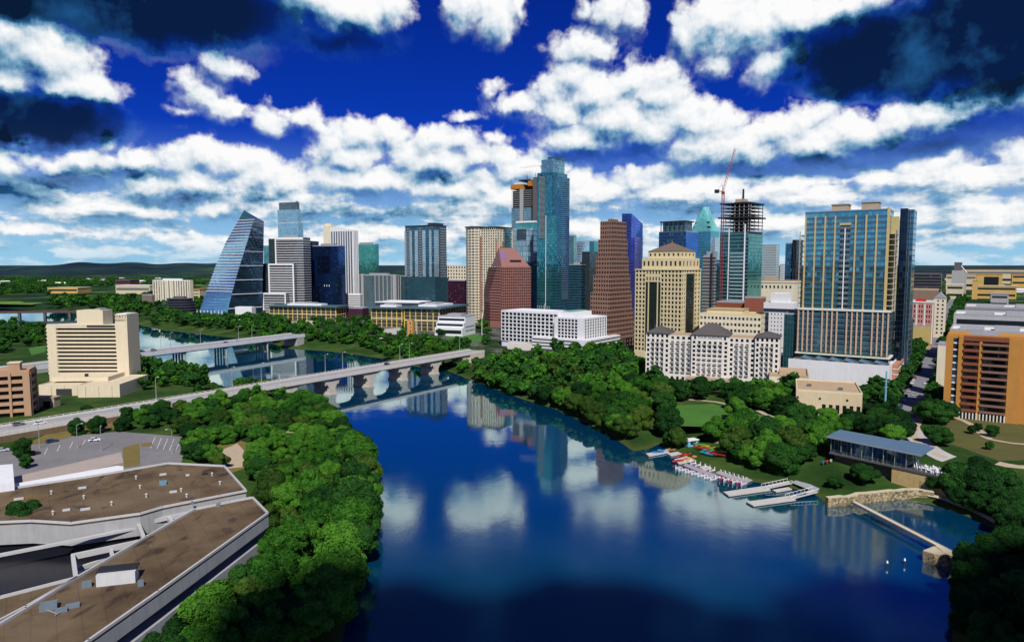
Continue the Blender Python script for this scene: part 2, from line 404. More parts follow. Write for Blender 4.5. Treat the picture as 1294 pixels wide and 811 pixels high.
# ------------------------------------------------------------------ building helpers
ANG = 35.0
class Bld:
    """local x runs right-away (direction ang degrees right of forward), local y runs left-away; origin is the nearest corner"""
    def __init__(s, name, label, xL, xC, xR, Y, ytop=None, ang=ANG, z0=None, cat='building', group=None, LA=None, LB=None, maxB=45, ztop=None):
        s.ang = ang; a = radians(ang)
        s.bx = (sin(a), cos(a)); s.ax = (-cos(a), sin(a))
        py = ytop if ytop is not None else 400
        c = atY(xC, py, Y); s.c = c; s.Y = Y
        s.z0 = LAND if z0 is None else z0
        s.h = (ztop if ztop is not None else c.z) - s.z0
        def hit(px, d):
            r = ray(px, py); m_ = r.x / r.y
            den = d[0] - m_ * d[1]
            return (m_ * c.y - c.x) / den if abs(den) > 1e-6 else 40
        s.LA = LA if LA else max(4, hit(xL, s.ax))
        lb = hit(xR, s.bx) if xR is not None else 30
        s.LB = LB if LB else (lb if 3 < lb < maxB else min(maxB, 30))
        s.root = thing(name, label, cat, (c.x, c.y, s.z0), radians(90 - ang), group)
        EXCL.append([s.w(-3, -3), s.w(s.LB + 3, -3), s.w(s.LB + 3, s.LA + 3), s.w(-3, s.LA + 3)])
        s.panes = []
    def w(s, x, y): return (s.c.x + s.bx[0] * x + s.ax[0] * y, s.c.y + s.bx[1] * x + s.ax[1] * y)
    def z(s, py, x=0, y=0):
        """local height that shows at pixel row py above local point x, y"""
        q = s.w(x, y); return atY(647, py, q[1]).z - s.z0
    def ya(s, px, x=0.0):
        """local y on the plane x=const that shows at column px"""
        r = ray(px, 400); m_ = r.x / r.y; o = s.w(x, 0)
        return (m_ * o[1] - o[0]) / (s.ax[0] - m_ * s.ax[1])
    def xb(s, px, y=0.0):
        r = ray(px, 400); m_ = r.x / r.y; o = s.w(0, y)
        return (m_ * o[1] - o[0]) / (s.bx[0] - m_ * s.bx[1])
    def part(s, name, mat, *boxes, parent=None):
        mb = MB()
        for b in boxes: mb.box(*b)
        return mb.build(name, mat, parent or s.root)
    def parts(s, name, mat, *boxes, parent=None):
        for b in boxes: s.part(name, mat, b, parent=parent)
    def roof(s, mat, x0=0, x1=None, y0=0, y1=None, z=None, ph=1.2, pent=None, wall=None, pentmat=None):
        x1 = s.LB if x1 is None else x1; y1 = s.LA if y1 is None else y1; z = s.h if z is None else z
        t = .5
        r = s.part('roof', mat, (x0 + t, x1 - t, y0 + t, y1 - t, z, z + .25))
        s.part('parapet', wall or mat, (x0, x1, y0, y0 + t, z, z + ph), (x0, x1, y1 - t, y1, z, z + ph), (x0, x0 + t, y0 + t, y1 - t, z, z + ph), (x1 - t, x1, y0 + t, y1 - t, z, z + ph))
        if pent:
            W_, D_ = x1 - x0, y1 - y0
            s.part('mechanical_penthouse', pentmat or mat, (x0 + W_ * .25, x0 + W_ * .75, y0 + D_ * .25, y0 + D_ * .75, z + .25, z + pent), parent=r)
        return r
    # windows in openings -----------------------------------------------------------
    def lattice(s, mb, face, a0, a1, z0, z1, n, m_, fw=.6, fh=.6, dep=.35, off=0.0, sill=.5):
        """wall skin with real openings; face 'L' is the plane x=off, 'R' the plane y=off; collects the panes"""
        if face == 'L': P = lambda u, v, d: (off + d, u, v)
        else: P = lambda u, v, d: (u, off + d, v)
        flip = face == 'L'
        def q(a, b, c_, d_): mb.quad(*((d_, c_, b, a) if flip else (a, b, c_, d_)))
        cw = (a1 - a0) / n; ch = (z1 - z0) / m_
        for i in range(n):
            for j in range(m_):
                u0 = a0 + i * cw; u1 = u0 + cw; v0 = z0 + j * ch; v1 = v0 + ch
                h0 = u0 + cw * (1 - fw) / 2; h1 = u1 - cw * (1 - fw) / 2
                k0 = v0 + ch * (1 - fh) * sill; k1 = k0 + ch * fh
                if k0 > v0 + 1e-4: q(P(u0, v0, 0), P(u1, v0, 0), P(u1, k0, 0), P(u0, k0, 0))
                if k1 < v1 - 1e-4: q(P(u0, k1, 0), P(u1, k1, 0), P(u1, v1, 0), P(u0, v1, 0))
                if h0 > u0 + 1e-4:
                    q(P(u0, k0, 0), P(h0, k0, 0), P(h0, k1, 0), P(u0, k1, 0))
                    q(P(h1, k0, 0), P(u1, k0, 0), P(u1, k1, 0), P(h1, k1, 0))
                    q(P(h0, k0, 0), P(h0, k0, dep), P(h0, k1, dep), P(h0, k1, 0))
                    q(P(h1, k0, dep), P(h1, k0, 0), P(h1, k1, 0), P(h1, k1, dep))
                q(P(h0, k0, 0), P(h1, k0, 0), P(h1, k0, dep), P(h0, k0, dep))
                q(P(h0, k1, dep), P(h1, k1, dep), P(h1, k1, 0), P(h0, k1, 0))
                s.panes.append((face, P((h0 + h1) / 2, (k0 + k1) / 2, dep), round(h1 - h0, 2), round(k1 - k0, 2)))
    def windows(s, mat, name='window', most=100, first=None):
        """each of the largest panes a part of its own, the rest one part"""
        def size(p):
            face, c, w_, h_ = p; q = s.w(c[0], c[1]); n = (-s.bx[0], -s.bx[1]) if face == 'L' else (-s.ax[0], -s.ax[1])
            d = sqrt(q[0] ** 2 + q[1] ** 2); f = max(0.01, -(n[0] * q[0] + n[1] * q[1]) / d)
            sx, sy = proj((q[0], q[1], c[2] + s.z0))
            return w_ * h_ * f / d / d * (1 if -10 < sx < 1304 and sy < 820 else .01)
        ps = sorted(s.panes, key=size, reverse=True); cache = {}
        for p in ps[:most]:
            face, c, w_, h_ = p; key = (face, w_, h_)
            if key not in cache:
                mb = MB(); t = .04
                if face == 'L': mb.box(-t, t, -w_ / 2, w_ / 2, -h_ / 2, h_ / 2)
                else: mb.box(-w_ / 2, w_ / 2, -t, t, -h_ / 2, h_ / 2)
                cache[key] = mb.mesh(name, mat)
            o = bpy.data.objects.new(name, cache[key]); COL.objects.link(o); o.parent = s.root; o.location = c
        if len(ps) > most:
            mb = MB(); t = .04
            for face, c, w_, h_ in ps[most:]:
                if face == 'L': mb.box(c[0] - t, c[0] + t, c[1] - w_ / 2, c[1] + w_ / 2, c[2] - h_ / 2, c[2] + h_ / 2)
                else: mb.box(c[0] - w_ / 2, c[0] + w_ / 2, c[1] - t, c[1] + t, c[2] - h_ / 2, c[2] + h_ / 2)
            mb.build(name, mat, s.root)['kind'] = 'stuff'
        s.panes = []
    def bands(s, name, mat, fh, th, proud, z0=0, z1=None, x0=0, x1=None, y0=0, y1=None):
        """slab edges round the block, one per floor"""
        x1 = s.LB if x1 is None else x1; y1 = s.LA if y1 is None else y1; z1 = s.h if z1 is None else z1
        n = max(1, round((z1 - z0) / fh)); fh = (z1 - z0) / n; mb = MB()
        for i in range(1, n + 1):
            z = z0 + i * fh - th - .003; mb.box(x0 - proud, x1 + proud, y0 - proud, y1 + proud, z, z + th)
        return mb.build(name, mat, s.root)
    def fins(s, name, mat, sp, wd, proud, z0=0, z1=None, faces='LR', x0=0, x1=None, y0=0, y1=None):
        x1 = s.LB if x1 is None else x1; y1 = s.LA if y1 is None else y1; z1 = s.h if z1 is None else z1; mb = MB()
        if 'L' in faces:
            n = max(1, round((y1 - y0) / sp))
            for i in range(n + 1):
                y = y0 + wd / 2 + i * (y1 - y0 - wd) / n; mb.box(x0 - proud, x0 - .003, y - wd / 2, y + wd / 2, z0, z1)
        if 'R' in faces:
            n = max(1, round((x1 - x0) / sp))
            for i in range(n + 1):
                x = x0 + wd / 2 + i * (x1 - x0 - wd) / n; mb.box(x - wd / 2, x + wd / 2, y0 - proud, y0 - .003, z0, z1)
        return mb.build(name, mat, s.root)
def text_part(name, body, size, mat, parent, loc, rot, depth=.08):
    cu = bpy.data.curves.new(name, 'FONT'); cu.body = body; cu.size = size; cu.extrude = depth; cu.align_x = 'CENTER'; cu.align_y = 'CENTER'
    tmp = bpy.data.objects.new(name + '_t', cu); COL.objects.link(tmp)
    dg = bpy.context.evaluated_depsgraph_get(); me = bpy.data.meshes.new_from_object(tmp.evaluated_get(dg))
    bpy.data.objects.remove(tmp)
    me.name = name; me.materials.clear(); me.materials.append(mat)
    o = bpy.data.objects.new(name, me); COL.objects.link(o); o.parent = parent; o.location = loc; o.rotation_euler = rot
    return o

# ------------------------------------------------------------------ terrain, one sheet to the horizon
def build_terrain():
    th = np.concatenate([np.linspace(-180, -56, 40)[:-1], np.linspace(-56, 56, 460), np.linspace(56, 180, 40)[1:-1]])
    r = np.concatenate([[40], np.geomspace(90, 1500, 230), np.geomspace(1500, 60000, 90)[1:]])
    T, R = np.meshgrid(np.radians(th), r); X = (R * np.sin(T)).ravel(); Y = (R * np.cos(T)).ravel()
    z = zg_arr(np.c_[X, Y]).copy()
    rr = R.ravel(); az = np.degrees(T.ravel())
    fade = np.clip((rr - 1700) / 4000, 0, 1)
    rough = np.array([n_noise(x, y) for x, y in zip(X / 900, Y / 900)]) if False else np.zeros_like(X)
    for f, a in ((1 / 2600, 30), (1 / 1300, 16), (1 / 620, 8)):
        rough += a * (np.sin(X * f * 6.28 + 1.3 * np.sin(Y * f * 5)) * np.cos(Y * f * 6.28 * .8 + 2 + 1.1 * np.sin(X * f * 4.1)))
    west = np.clip((16 - az) / 30, 0, 1)
    ridge = 1 / (1 + np.exp(-(rr - 5200) / 600))
    crest = .62 + .30 * np.sin(az * .21 + 1.0) + .16 * np.sin(az * .61 + 2.2) + .07 * np.sin(az * 1.9)
    hills = ridge * west * (95 * crest + rough * .5) + ridge * (1 - west) * 26 + fade * west * np.maximum(rough, -4) * .25 * (1 - ridge)
    far = np.clip((rr - 12000) / 20000, 0, 1)
    z = z + np.maximum(hills, -2 * fade) * (1 - far) + far * 55
    nT, nR = len(th), len(r); faces = []
    for i in range(nR - 1):
        for j in range(nT):
            k = (j + 1) % nT
            faces.append((i * nT + j, i * nT + k, (i + 1) * nT + k, (i + 1) * nT + j))
    ctr = len(X); V = np.c_[X, Y, z].tolist() + [[0, 0, -3.0]]
    for j in range(nT): faces.append((ctr, (j + 1) % nT, j))
    me = bpy.data.meshes.new('ground'); me.from_pydata(V, [], faces); me.materials.append(terrain_mat())
    me.polygons.foreach_set('use_smooth', [True] * len(faces))
    # how built-up the land is, per vertex
    built = np.zeros(len(V), np.float32)
    cityp = [at(x, y, LAND).xy for x, y in CITY_PX]
    for i in range(len(X)):
        if rr[i] < 4000 and in_poly(X[i], Y[i], cityp): built[i] = 1
    a = me.attributes.new('built', 'FLOAT', 'POINT'); a.data.foreach_set('value', built)
    o = bpy.data.objects.new('ground', me); COL.objects.link(o); structure(o)
CITY_PX = [(150, 345), (300, 399), (345, 405), (470, 425), (570, 432), (640, 448), (770, 462), (830, 484), (1000, 500), (1090, 520), (1120, 520), (1150, 500), (1190, 505), (1294, 530), (1600, 560), (1600, 345)]
def terrain_mat():
    m, k, b, out = new_mat('ground_cover')
    p = k.n.new('ShaderNodeNewGeometry').outputs['Position']
    at_ = k.n.new('ShaderNodeAttribute'); at_.attribute_name = 'built'
    n1 = k.noise(p, .035, 6, .6); n2 = k.noise(p, .3, 5, .65); n3 = k.noise(p, .006, 5, .6); n4 = k.noise(p, 2.2, 3, .6)
    g = k.ramp(n1, [(.30, (.010, .028, .006)), (.48, (.022, .058, .010)), (.60, (.045, .085, .016)), (.72, (.11, .10, .035))])
    g = k.mix(k.m('MULTIPLY', k.step(n2, .5, .75), .6), g, (.012, .026, .007))
    g = k.mix(k.m('MULTIPLY', k.step(n4, .5, .8), .35), g, (.05, .08, .02))
    z = k.sep(p)[2]
    mud = k.m('MULTIPLY', k.step(z, 1.1, .1), .8)
    g = k.mix(mud, g, (.060, .075, .018))
    city = k.ramp(n2, [(.3, (.035, .037, .04)), (.5, (.10, .10, .095)), (.7, (.22, .21, .19))])
    city = k.mix(k.step(n1, .48, .56), city, (.015, .04, .010))
    g = k.mix(at_.outputs['Fac'], g, city)
    # woods with clearings and scattered pale house roofs far off
    dist = k.v('LENGTH', p)
    fw = k.ramp(n3, [(.36, (.006, .020, .010)), (.52, (.011, .034, .012)), (.60, (.045, .11, .016)), (.68, (.13, .20, .04))])
    vor = k.n.new('ShaderNodeTexVoronoi'); k.put(vor, 'Vector', k.v('MULTIPLY', p, (1, .35, 1))); k.put(vor, 'Scale', .012)
    spots = k.m('MULTIPLY', k.m('LESS_THAN', vor.outputs[0], .13), k.step(k.noise(p, .0011, 3, .5), .5, .62))
    fw = k.mix(k.m('MULTIPLY', spots, .8), fw, (.32, .30, .27))
    hill = k.ramp(k.noise(k.v('MULTIPLY', p, (1, .3, 1)), .0022, 6, .62), [(.40, (.004, .014, .024)), (.52, (.010, .032, .040)), (.60, (.026, .066, .040)), (.68, (.06, .11, .05))])  # haze is put into the colour: far hills turn bluish
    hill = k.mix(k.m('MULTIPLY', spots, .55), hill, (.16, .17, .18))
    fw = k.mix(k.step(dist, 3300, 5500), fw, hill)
    g = k.mix(k.step(dist, 1000, 1700), g, fw)
    k.put(b, 'Base Color', g); k.put(b, 'Roughness', .95); k.put(b, 'Specular IOR Level', .1)
    return m
build_terrain()

def water_mat():
    m, k, b, out = new_mat('lake_water')
    p = k.n.new('ShaderNodeNewGeometry').outputs['Position']
    a = k.noise(k.v('MULTIPLY', p, (1, .55, 1)), 1.1, 4, .6); c = k.noise(p, .05, 3, .5)
    h = k.m('MULTIPLY', a, k.m('MULTIPLY_ADD', k.step(c, .40, .66), .9, .25))
    big = k.noise(k.v('MULTIPLY', p, (1, .6, 1)), .22, 3, .5)
    h = k.m('MULTIPLY_ADD', big, 1.2, h)
    bp = k.n.new('ShaderNodeBump'); k.put(bp, 'Strength', .075); k.put(bp, 'Distance', .12); k.put(bp, 'Height', h)
    gl = k.n.new('ShaderNodeBsdfGlossy'); wind = k.m('MULTIPLY_ADD', k.m('SUBTRACT', k.noise(p, .018, 4, .55), .5), 190.0, k.sep(p)[1]); wind = k.step(wind, 285, 165); k.put(gl, 'Roughness', k.m('MULTIPLY_ADD', wind, .078, .028)); k.put(gl, 'Color', (.84, 1.0, .93)); k.l.new(bp.outputs[0], gl.inputs['Normal'])
    df = k.n.new('ShaderNodeBsdfDiffuse'); k.put(df, 'Color', (.0005, .040, .100))
    fr = k.n.new('ShaderNodeFresnel'); k.put(fr, 'IOR', 1.42); k.l.new(bp.outputs[0], fr.inputs['Normal'])
    mx = k.n.new('ShaderNodeMixShader'); k.l.new(k.m('MULTIPLY_ADD', k.m('POWER', fr.outputs[0], .48), 1.0, .0), mx.inputs[0]); k.l.new(df.outputs[0], mx.inputs[1]); k.l.new(gl.outputs[0], mx.inputs[2])
    k.l.new(mx.outputs[0], out.inputs[0]); k.n.remove(b)
    return m
wx = [p.x for p in SHORE]; wy = [p.y for p in SHORE]
o = MB().quad((min(wx) - 30, min(wy) - 30, 0), (max(wx) + 30, min(wy) - 30, 0), (max(wx) + 30, max(wy) + 30, 0), (min(wx) - 30, max(wy) + 30, 0)).build('lake', water_mat()); structure(o)

# ------------------------------------------------------------------ roads, lots and paths
asphalt = C('asphalt', (.085, .088, .095), .9, .25, .12, .05)
pale_road = C('pale_asphalt', (.185, .183, .185), .9, .36, .07, .15)
street_grey = C('street_grey', (.19, .195, .21), .9, .2, .10, .05)
path_mat = C('path_gravel', (.42, .34, .24), .95, .2, .5, .05)
kerb_mat = C('kerb_concrete', (.42, .41, .39), .9, .15, .4, .05)
white_paint = C('white_paint', (.75, .75, .73), .7, .1, .5, .05)
dry_grass = C('dry_grass', (.16, .125, .035), .95, .4, .15, .05)
EXCL.append([tuple(at(x, y, LAND).xy) for x, y in ((840, 506), (925, 508), (932, 545), (850, 545))]); EXCL.append([tuple(at(x, y, LAND).xy) for x, y in ((935, 515), (1015, 530), (1000, 560), (940, 548))])
lawn_mat = C('lawn', (.050, .150, .020), .95, .45, .10, .05)
def lot(name, px, mat, z=LAND + .06, curb=False):
    poly = [at(x, y, z).xy for x, y in px]
    o = MB().sheet(poly, z).build(name, mat); structure(o); EXCL.append([tuple(p) for p in poly]); return poly
def ribbon(name, pts, width, mat, dz=.1, excl=True, world=False):
    P = [Vector(p) if world else ground(*p) for p in pts]
    Q = []                                        # resample, smooth
    for i in range(len(P) - 1):
        p0 = P[max(i - 1, 0)]; p1 = P[i]; p2 = P[i + 1]; p3 = P[min(i + 2, len(P) - 1)]
        n = max(2, int((p2 - p1).length / 5))
        for j in range(n):
            t = j / n
            Q.append(.5 * ((2 * p1) + (p2 - p0) * t + (2 * p0 - 5 * p1 + 4 * p2 - p3) * t * t + (3 * p1 - p0 - 3 * p2 + p3) * t ** 3))
    Q.append(P[-1]); V = []; mb = MB()
    for i, q in enumerate(Q):
        d = (Q[min(i + 1, len(Q) - 1)] - Q[max(i - 1, 0)]); d.z = 0; d.normalize(); n = Vector((-d.y, d.x, 0))
        L = q + n * width / 2; R = q - n * width / 2
        V.append(((L.x, L.y, (zg(L.x, L.y) if not world else q.z) + dz), (R.x, R.y, (zg(R.x, R.y) if not world else q.z) + dz)))
    for a, b in zip(V, V[1:]): mb.quad(a[1], b[1], b[0], a[0])
    if excl:
        for i in range(0, len(V) - 1, 3):
            j = min(i + 3, len(V) - 1); EXCL.append([V[i][0][:2], V[i][1][:2], V[j][1][:2], V[j][0][:2]])
    o = mb.build(name, mat); structure(o); return Q
# left bank: car park by the flat-roofed building
lot('parking_lot', [(-40, 580), (60, 553), (150, 545), (236, 552), (232, 572), (228, 590), (60, 606), (-40, 612)], pale_road)
lot('lot_verge', [(155, 565), (176, 560), (177, 588), (156, 590)], dry_grass, LAND + .12)
lot('lot_island', [(178, 560), (192, 559), (193, 563), (179, 564)], dry_grass, LAND + .13)
EXCL.append([tuple(at(x, y, LAND).xy) for x, y in ((268, 566), (300, 556), (318, 562), (330, 600), (318, 622), (285, 610))])
lot('dry_grass_patch', [(262, 566), (300, 555), (320, 562), (318, 588), (285, 600)], dry_grass, LAND + .05)
lot('clearing', [(276, 570), (300, 560), (312, 573), (306, 590), (282, 592)], path_mat, LAND + .08)
lot('dry_verge', [(30, 562), (60, 548), (110, 538), (160, 530), (165, 540), (100, 548), (62, 560)], dry_grass, LAND + .10)
lot('clearing', [(352, 548), (372, 541), (378, 552), (360, 556)], path_mat, LAND + .08)
# right bank: street between the towers and the brick flats
STREET = ribbon('street', [(1146, 530), (1163, 490), (1176, 455), (1190, 415), (1199, 390), (1206, 375)], 13, street_grey, .12)
ribbon('street', [(1146, 528), (1152, 545), (1168, 562), (1186, 574), (1200, 580)], 8, kerb_mat, .14)
ribbon('path', [(1165, 527), (1155, 548), (1162, 560), (1180, 572), (1196, 578)], 2.5, path_mat, .2)
ribbon('path', [(1190, 522), (1225, 535), (1250, 555), (1300, 562)], 2.5, path_mat, .16)
ribbon('path', [(1220, 533), (1240, 545), (1252, 556)], 2.2, path_mat, .19)
ribbon('path', [(1260, 585), (1290, 590), (1330, 590)], 4, path_mat, .16)
ribbon('path', [(870, 505), (905, 508), (940, 516), (958, 519), (968, 524), (985, 528), (1000, 533), (1015, 536)], 3, path_mat, .16)
ribbon('path', [(800, 498), (830, 503), (870, 505)], 2.2, path_mat, .16)
ribbon('path', [(905, 558), (930, 562), (950, 566)], 4, path_mat, .2)
lot('lawn', [(1195, 525), (1300, 532), (1330, 580), (1262, 582), (1200, 560), (1172, 548)], C('park_grass', (.085, .085, .022), .95, .4, .12, .05), LAND + .05)
lot('lawn', [(850, 512), (900, 510), (925, 516), (915, 540), (860, 538)], lawn_mat, LAND + .05)
lot('lawn', [(937, 519), (962, 524), (1010, 536), (990, 554), (945, 545)], lawn_mat, LAND + .05)
lot('lawn', [(805, 490), (838, 492), (842, 500), (815, 503)], lawn_mat, LAND + .05)
lot('lawn', [(1010, 590), (1045, 583), (1062, 600), (1040, 612), (1015, 604)], lawn_mat, zg(*at(1030, 600, 5).xy) + .25)
meadow = C('meadow', (.10, .20, .018), .95, .5, .01, .05)  # grass kept extra bright: sunlight put into its colour
lot('meadow', [(55, 367), (110, 362), (185, 366), (190, 373), (120, 377), (70, 376)], meadow)
lot('meadow', [(-10, 374), (50, 371), (75, 379), (40, 385), (-10, 384)], meadow)
lot('meadow', [(242, 364), (262, 360), (268, 372), (250, 376)], meadow)
lot('meadow', [(566, 425), (600, 422), (622, 428), (600, 434), (575, 434)], lawn_mat)
lot('field', [(36, 440), (58, 436), (58, 444), (40, 449)], lawn_mat, LAND + .06)
lot('plaza', [(470, 417), (505, 414), (515, 424), (480, 428)], kerb_mat, LAND + .06)
lot('plaza', [(350, 407), (395, 405), (400, 412), (360, 414)], kerb_mat, LAND + .06)

for a_, b_ in (((196, 552), (190, 566)), ((204, 553), (198, 567)), ((212, 554), (206, 568)), ((220, 554), (214, 569)), ((228, 555), (222, 570)), ((60, 566), (56, 574)), ((76, 562), (72, 570)), ((92, 558), (88, 566)), ((108, 555), (104, 563))):
    p_, q_ = at(*a_, LAND + .09), at(*b_, LAND + .09); d_ = (q_ - p_); L_ = d_.length; d_.normalize(); c_ = (p_ + q_) / 2
    structure(MB().obox((c_.x, c_.y), (d_.x, d_.y), L_, .16, LAND + .07, LAND + .085).build('stall_marking', white_paint))
# unseen cloud mesh added behind the camera to shade near water and lagoon wood
def cloud(name, label, spots_, z0=720.0):
    k_ = (z0) / sdir.z; mb = MB(); rng = random.Random(5); c0 = Vector((spots_[0][0] + sdir.x * k_, spots_[0][1] + sdir.y * k_, z0)); root = thing(name, label, 'cloud', c0); ph = (1 + sqrt(5)) / 2
    import bmesh
    bm = bmesh.new()
    for x, y, r in spots_:
        q = Vector((x + sdir.x * k_, y + sdir.y * k_, z0)) - c0
        for i in range(4):
            o_ = Vector((rng.uniform(-.5, .5) * r, rng.uniform(-.3, .3) * r, rng.uniform(0, .5) * r)); g_ = bmesh.ops.create_icosphere(bm, subdivisions=3, radius=r * rng.uniform(.5, .85))
            for v in g_['verts']: n_ = sin(v.co.x * .21 + i) * cos(v.co.y * .19) * sin(v.co.z * .23 + 1); v.co = v.co * (1 + .16 * n_) ; v.co.z *= .6; v.co += q + o_
    me = bpy.data.meshes.new('shade_blocker'); bm.to_mesh(me); bm.free(); me.materials.append(C('shade_cloud_white', (.85, .86, .88), 1.0, .04)); me.polygons.foreach_set('use_smooth', [True] * len(me.polygons)); o = bpy.data.objects.new('shade_blocker', me); COL.objects.link(o); o.parent = root
cloud('shade_cloud', 'unseen white cloud added behind the view to shade the near lake', [(-34, 118, 34), (0, 108, 40), (35, 105, 42), (70, 112, 42), (100, 122, 40), (140, 146, 30), (164, 172, 24), (10, 70, 40), (60, 70, 40), (110, 80, 40), (-40, 70, 36)])

# ------------------------------------------------------------------ building materials
white_wall = C('white_concrete', (.66, .67, .68), .75, .08)
off_white = C('off_white_render', (.66, .63, .56), .8, .08)
cream = C('cream_concrete', (.60, .53, .34), .8, .10)
cream_pale = C('pale_cream_concrete', (.66, .60, .44), .8, .09)
yellow_stone = C('yellow_limestone', (.62, .53, .31), .8, .10)
tan_stone = C('tan_stone', (.38, .30, .21), .85, .15)
tan_roof = C('tan_roof', (.42, .31, .19), .9, .2)
brown_granite = C('brown_granite', (.225, .128, .092), .6, .10)
pink_granite = C('pink_granite', (.245, .110, .090), .55, .10)
brick = C('red_brick', (.26, .085, .05), .85, .2)
orange_brick = C('orange_brick', (.44, .205, .045), .85, .15)
rust_panel = C('rust_brown_panel', (.20, .062, .030), .85, .15)
peach = C('peach_panel', (.52, .36, .24), .8, .1)
gold_pier = C('gold_pier', (.50, .40, .17), .7, .1)
grey_conc = C('grey_concrete', (.34, .34, .33), .85, .15)
dark_conc = C('dark_concrete', (.10, .10, .105), .85, .2)
dark_metal = C('dark_metal', (.03, .032, .036), .5, .1, metal=.3)
roof_dark = C('dark_hip_roof', (.085, .075, .072), .8, .15)
roof_brown = C('brown_hip_roof', (.15, .11, .085), .8, .15)
roof_grey = C('grey_roof', (.30, .31, .33), .85, .2)
roof_white = C('white_roof', (.68, .70, .72), .8, .12)
roof_teal = C('slate_teal_roof', (.06, .13, .155), .5, .15)
steel_white = C('white_metal', (.78, .79, .80), .4, .05)
steel_grey = C('grey_metal', (.36, .38, .40), .4, .1, metal=.4)
orange_net = C('orange_formwork', (.42, .16, .025), .8, .5, .5)
red_paint = C('red_paint', (.55, .03, .04), .5, .1)
green_roof = C('sage_metal_roof', (.14, .33, .26), .6, .1)
pane_dark = PANE('dark_window_glass', (.02, .028, .035))
pane_blue = PANE('blue_window_glass', (.035, .08, .12), .55)
pane_black = PANE('shadowed_window_glass', (.012, .013, .016), .2, .15, (.1, .1, .1), .1)

def simple(name, label, xL, xC, xR, Y, ytop, mat, roofm=roof_grey, pent=None, pentmat=None, part='curtain_wall', wall=None, **kw):
    b = Bld(name, label, xL, xC, xR, Y, ytop, **kw)
    b.part(part, mat, (0, b.LB, 0, b.LA, 0, b.h))
    b.roof(roofm, pent=pent, pentmat=pentmat, wall=wall)
    return b

# ================================================================== downtown, from the west (left) to the east
def sail_tower():
    Yb = 955.0
    left_px = [(249.6, 400), (262, 365.6), (273, 336), (285.4, 306), (300, 280.4), (308.3, 265.6)]
    crease_px = [(286.0, 401), (291.5, 376.7), (301.4, 341), (310, 313.8), (318.7, 285), (322.5, 276)]
    right_px = [(331, 400), (331.6, 376), (332.2, 341), (333, 313), (333.5, 281), (333.5, 280)]
    cs = [[atY(x, y, Yb + 14) for x, y in left_px], [atY(x, y, Yb - 8) for x, y in crease_px], [atY(x, y, Yb + 34) for x, y in right_px]]
    base = cs[1][0].copy(); base.z = LAND
    root = thing('office_tower', 'sail shaped glass tower with curved slanting edge and white floor lines', 'building', base)
    def edge(i, z):
        c = cs[i]
        if z <= c[0].z: return c[0] + (c[1] - c[0]) * ((z - c[0].z) / (c[1].z - c[0].z))
        for a, b in zip(c, c[1:]):
            if z <= b.z and b.z > a.z: return a + (b - a) * ((z - a.z) / (b.z - a.z))
        return c[-1].copy()
    zt = cs[2][-1].z; n = 34; zs = [LAND + (zt - LAND) * i / n for i in range(n + 1)]
    L = lambda p: p - base
    face = MB(); side = MB(); back = MB(); fin = MB(); fin2 = MB()
    bk = Vector((-15, 34, 0))
    for a, b in zip(zs, zs[1:]):
        p = [[L(edge(i, z)) for z in (a, b)] for i in range(3)]
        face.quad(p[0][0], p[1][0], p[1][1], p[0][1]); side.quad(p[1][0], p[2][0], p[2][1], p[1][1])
        q0 = [v + bk for v in p[0]]; q2 = [v + bk for v in p[2]]
        back.quad(p[2][0], q2[0], q2[1], p[2][1]); back.quad(q2[0], q0[0], q0[1], q2[1]); back.quad(q0[0], p[0][0], p[0][1], q0[1])
    for i, z in enumerate(zs[1:]):
        a, b, c = L(edge(0, z)), L(edge(1, z)), L(edge(2, z)); o_ = Vector((-.2, -.9, 0)); t = Vector((0, 0, .75))
        if i > 7: fin.add([a, b, b + o_, a + o_, a + t, b + t, b + o_ + t, a + o_ + t], [(0, 1, 2, 3), (4, 7, 6, 5), (2, 6, 7, 3), (0, 3, 7, 4), (1, 5, 6, 2)])
        if i % 5 == 2: o_ = Vector((.5, -.9, 0)); fin2.add([b, c, c + o_, b + o_, b + t, c + t, c + o_ + t, b + o_ + t], [(0, 1, 2, 3), (4, 7, 6, 5), (2, 6, 7, 3), (1, 5, 6, 2)])
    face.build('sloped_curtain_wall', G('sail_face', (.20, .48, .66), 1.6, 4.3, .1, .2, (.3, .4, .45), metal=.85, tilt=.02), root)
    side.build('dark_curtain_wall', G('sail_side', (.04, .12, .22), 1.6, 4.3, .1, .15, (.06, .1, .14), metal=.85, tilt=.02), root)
    back.build('back_wall', G('sail_back', (.05, .13, .2), 1.6, 4.3), root)
    fin.build('floor_fins', steel_white, root); fin2.build('refuge_floor_line', steel_white, root)
    a, b, c = L(edge(0, zt)), L(edge(1, zt)), L(edge(2, zt)); ap = L(atY(308.3, 265.6, Yb + 16)); apb = ap + Vector((4, 14, -3)); 
    crown = MB().add([a, b, c, ap, c + bk, a + bk], [(0, 1, 3), (1, 2, 3), (2, 4, 3), (4, 5, 3), (5, 0, 3)])
    crown.build('glass_crown', G('crown_glass', (.06, .24, .22), 2, 3, metal=.7), root)
    for i in range(9):
        p = L(edge(0, LAND + 1)) * (1 - i / 8) + L(edge(1, LAND + 1)) * (i / 8); p.z = 0
        MB().tube(p + Vector((-.3, -1.4, 0)), p + Vector((-.3, -1.4, 9)), .5).build('entrance_column', steel_white, root)
    EXCL.append([(base.x - 50, base.y - 20), (base.x + 55, base.y - 20), (base.x + 55, base.y + 60), (base.x - 50, base.y + 60)])
sail_tower()

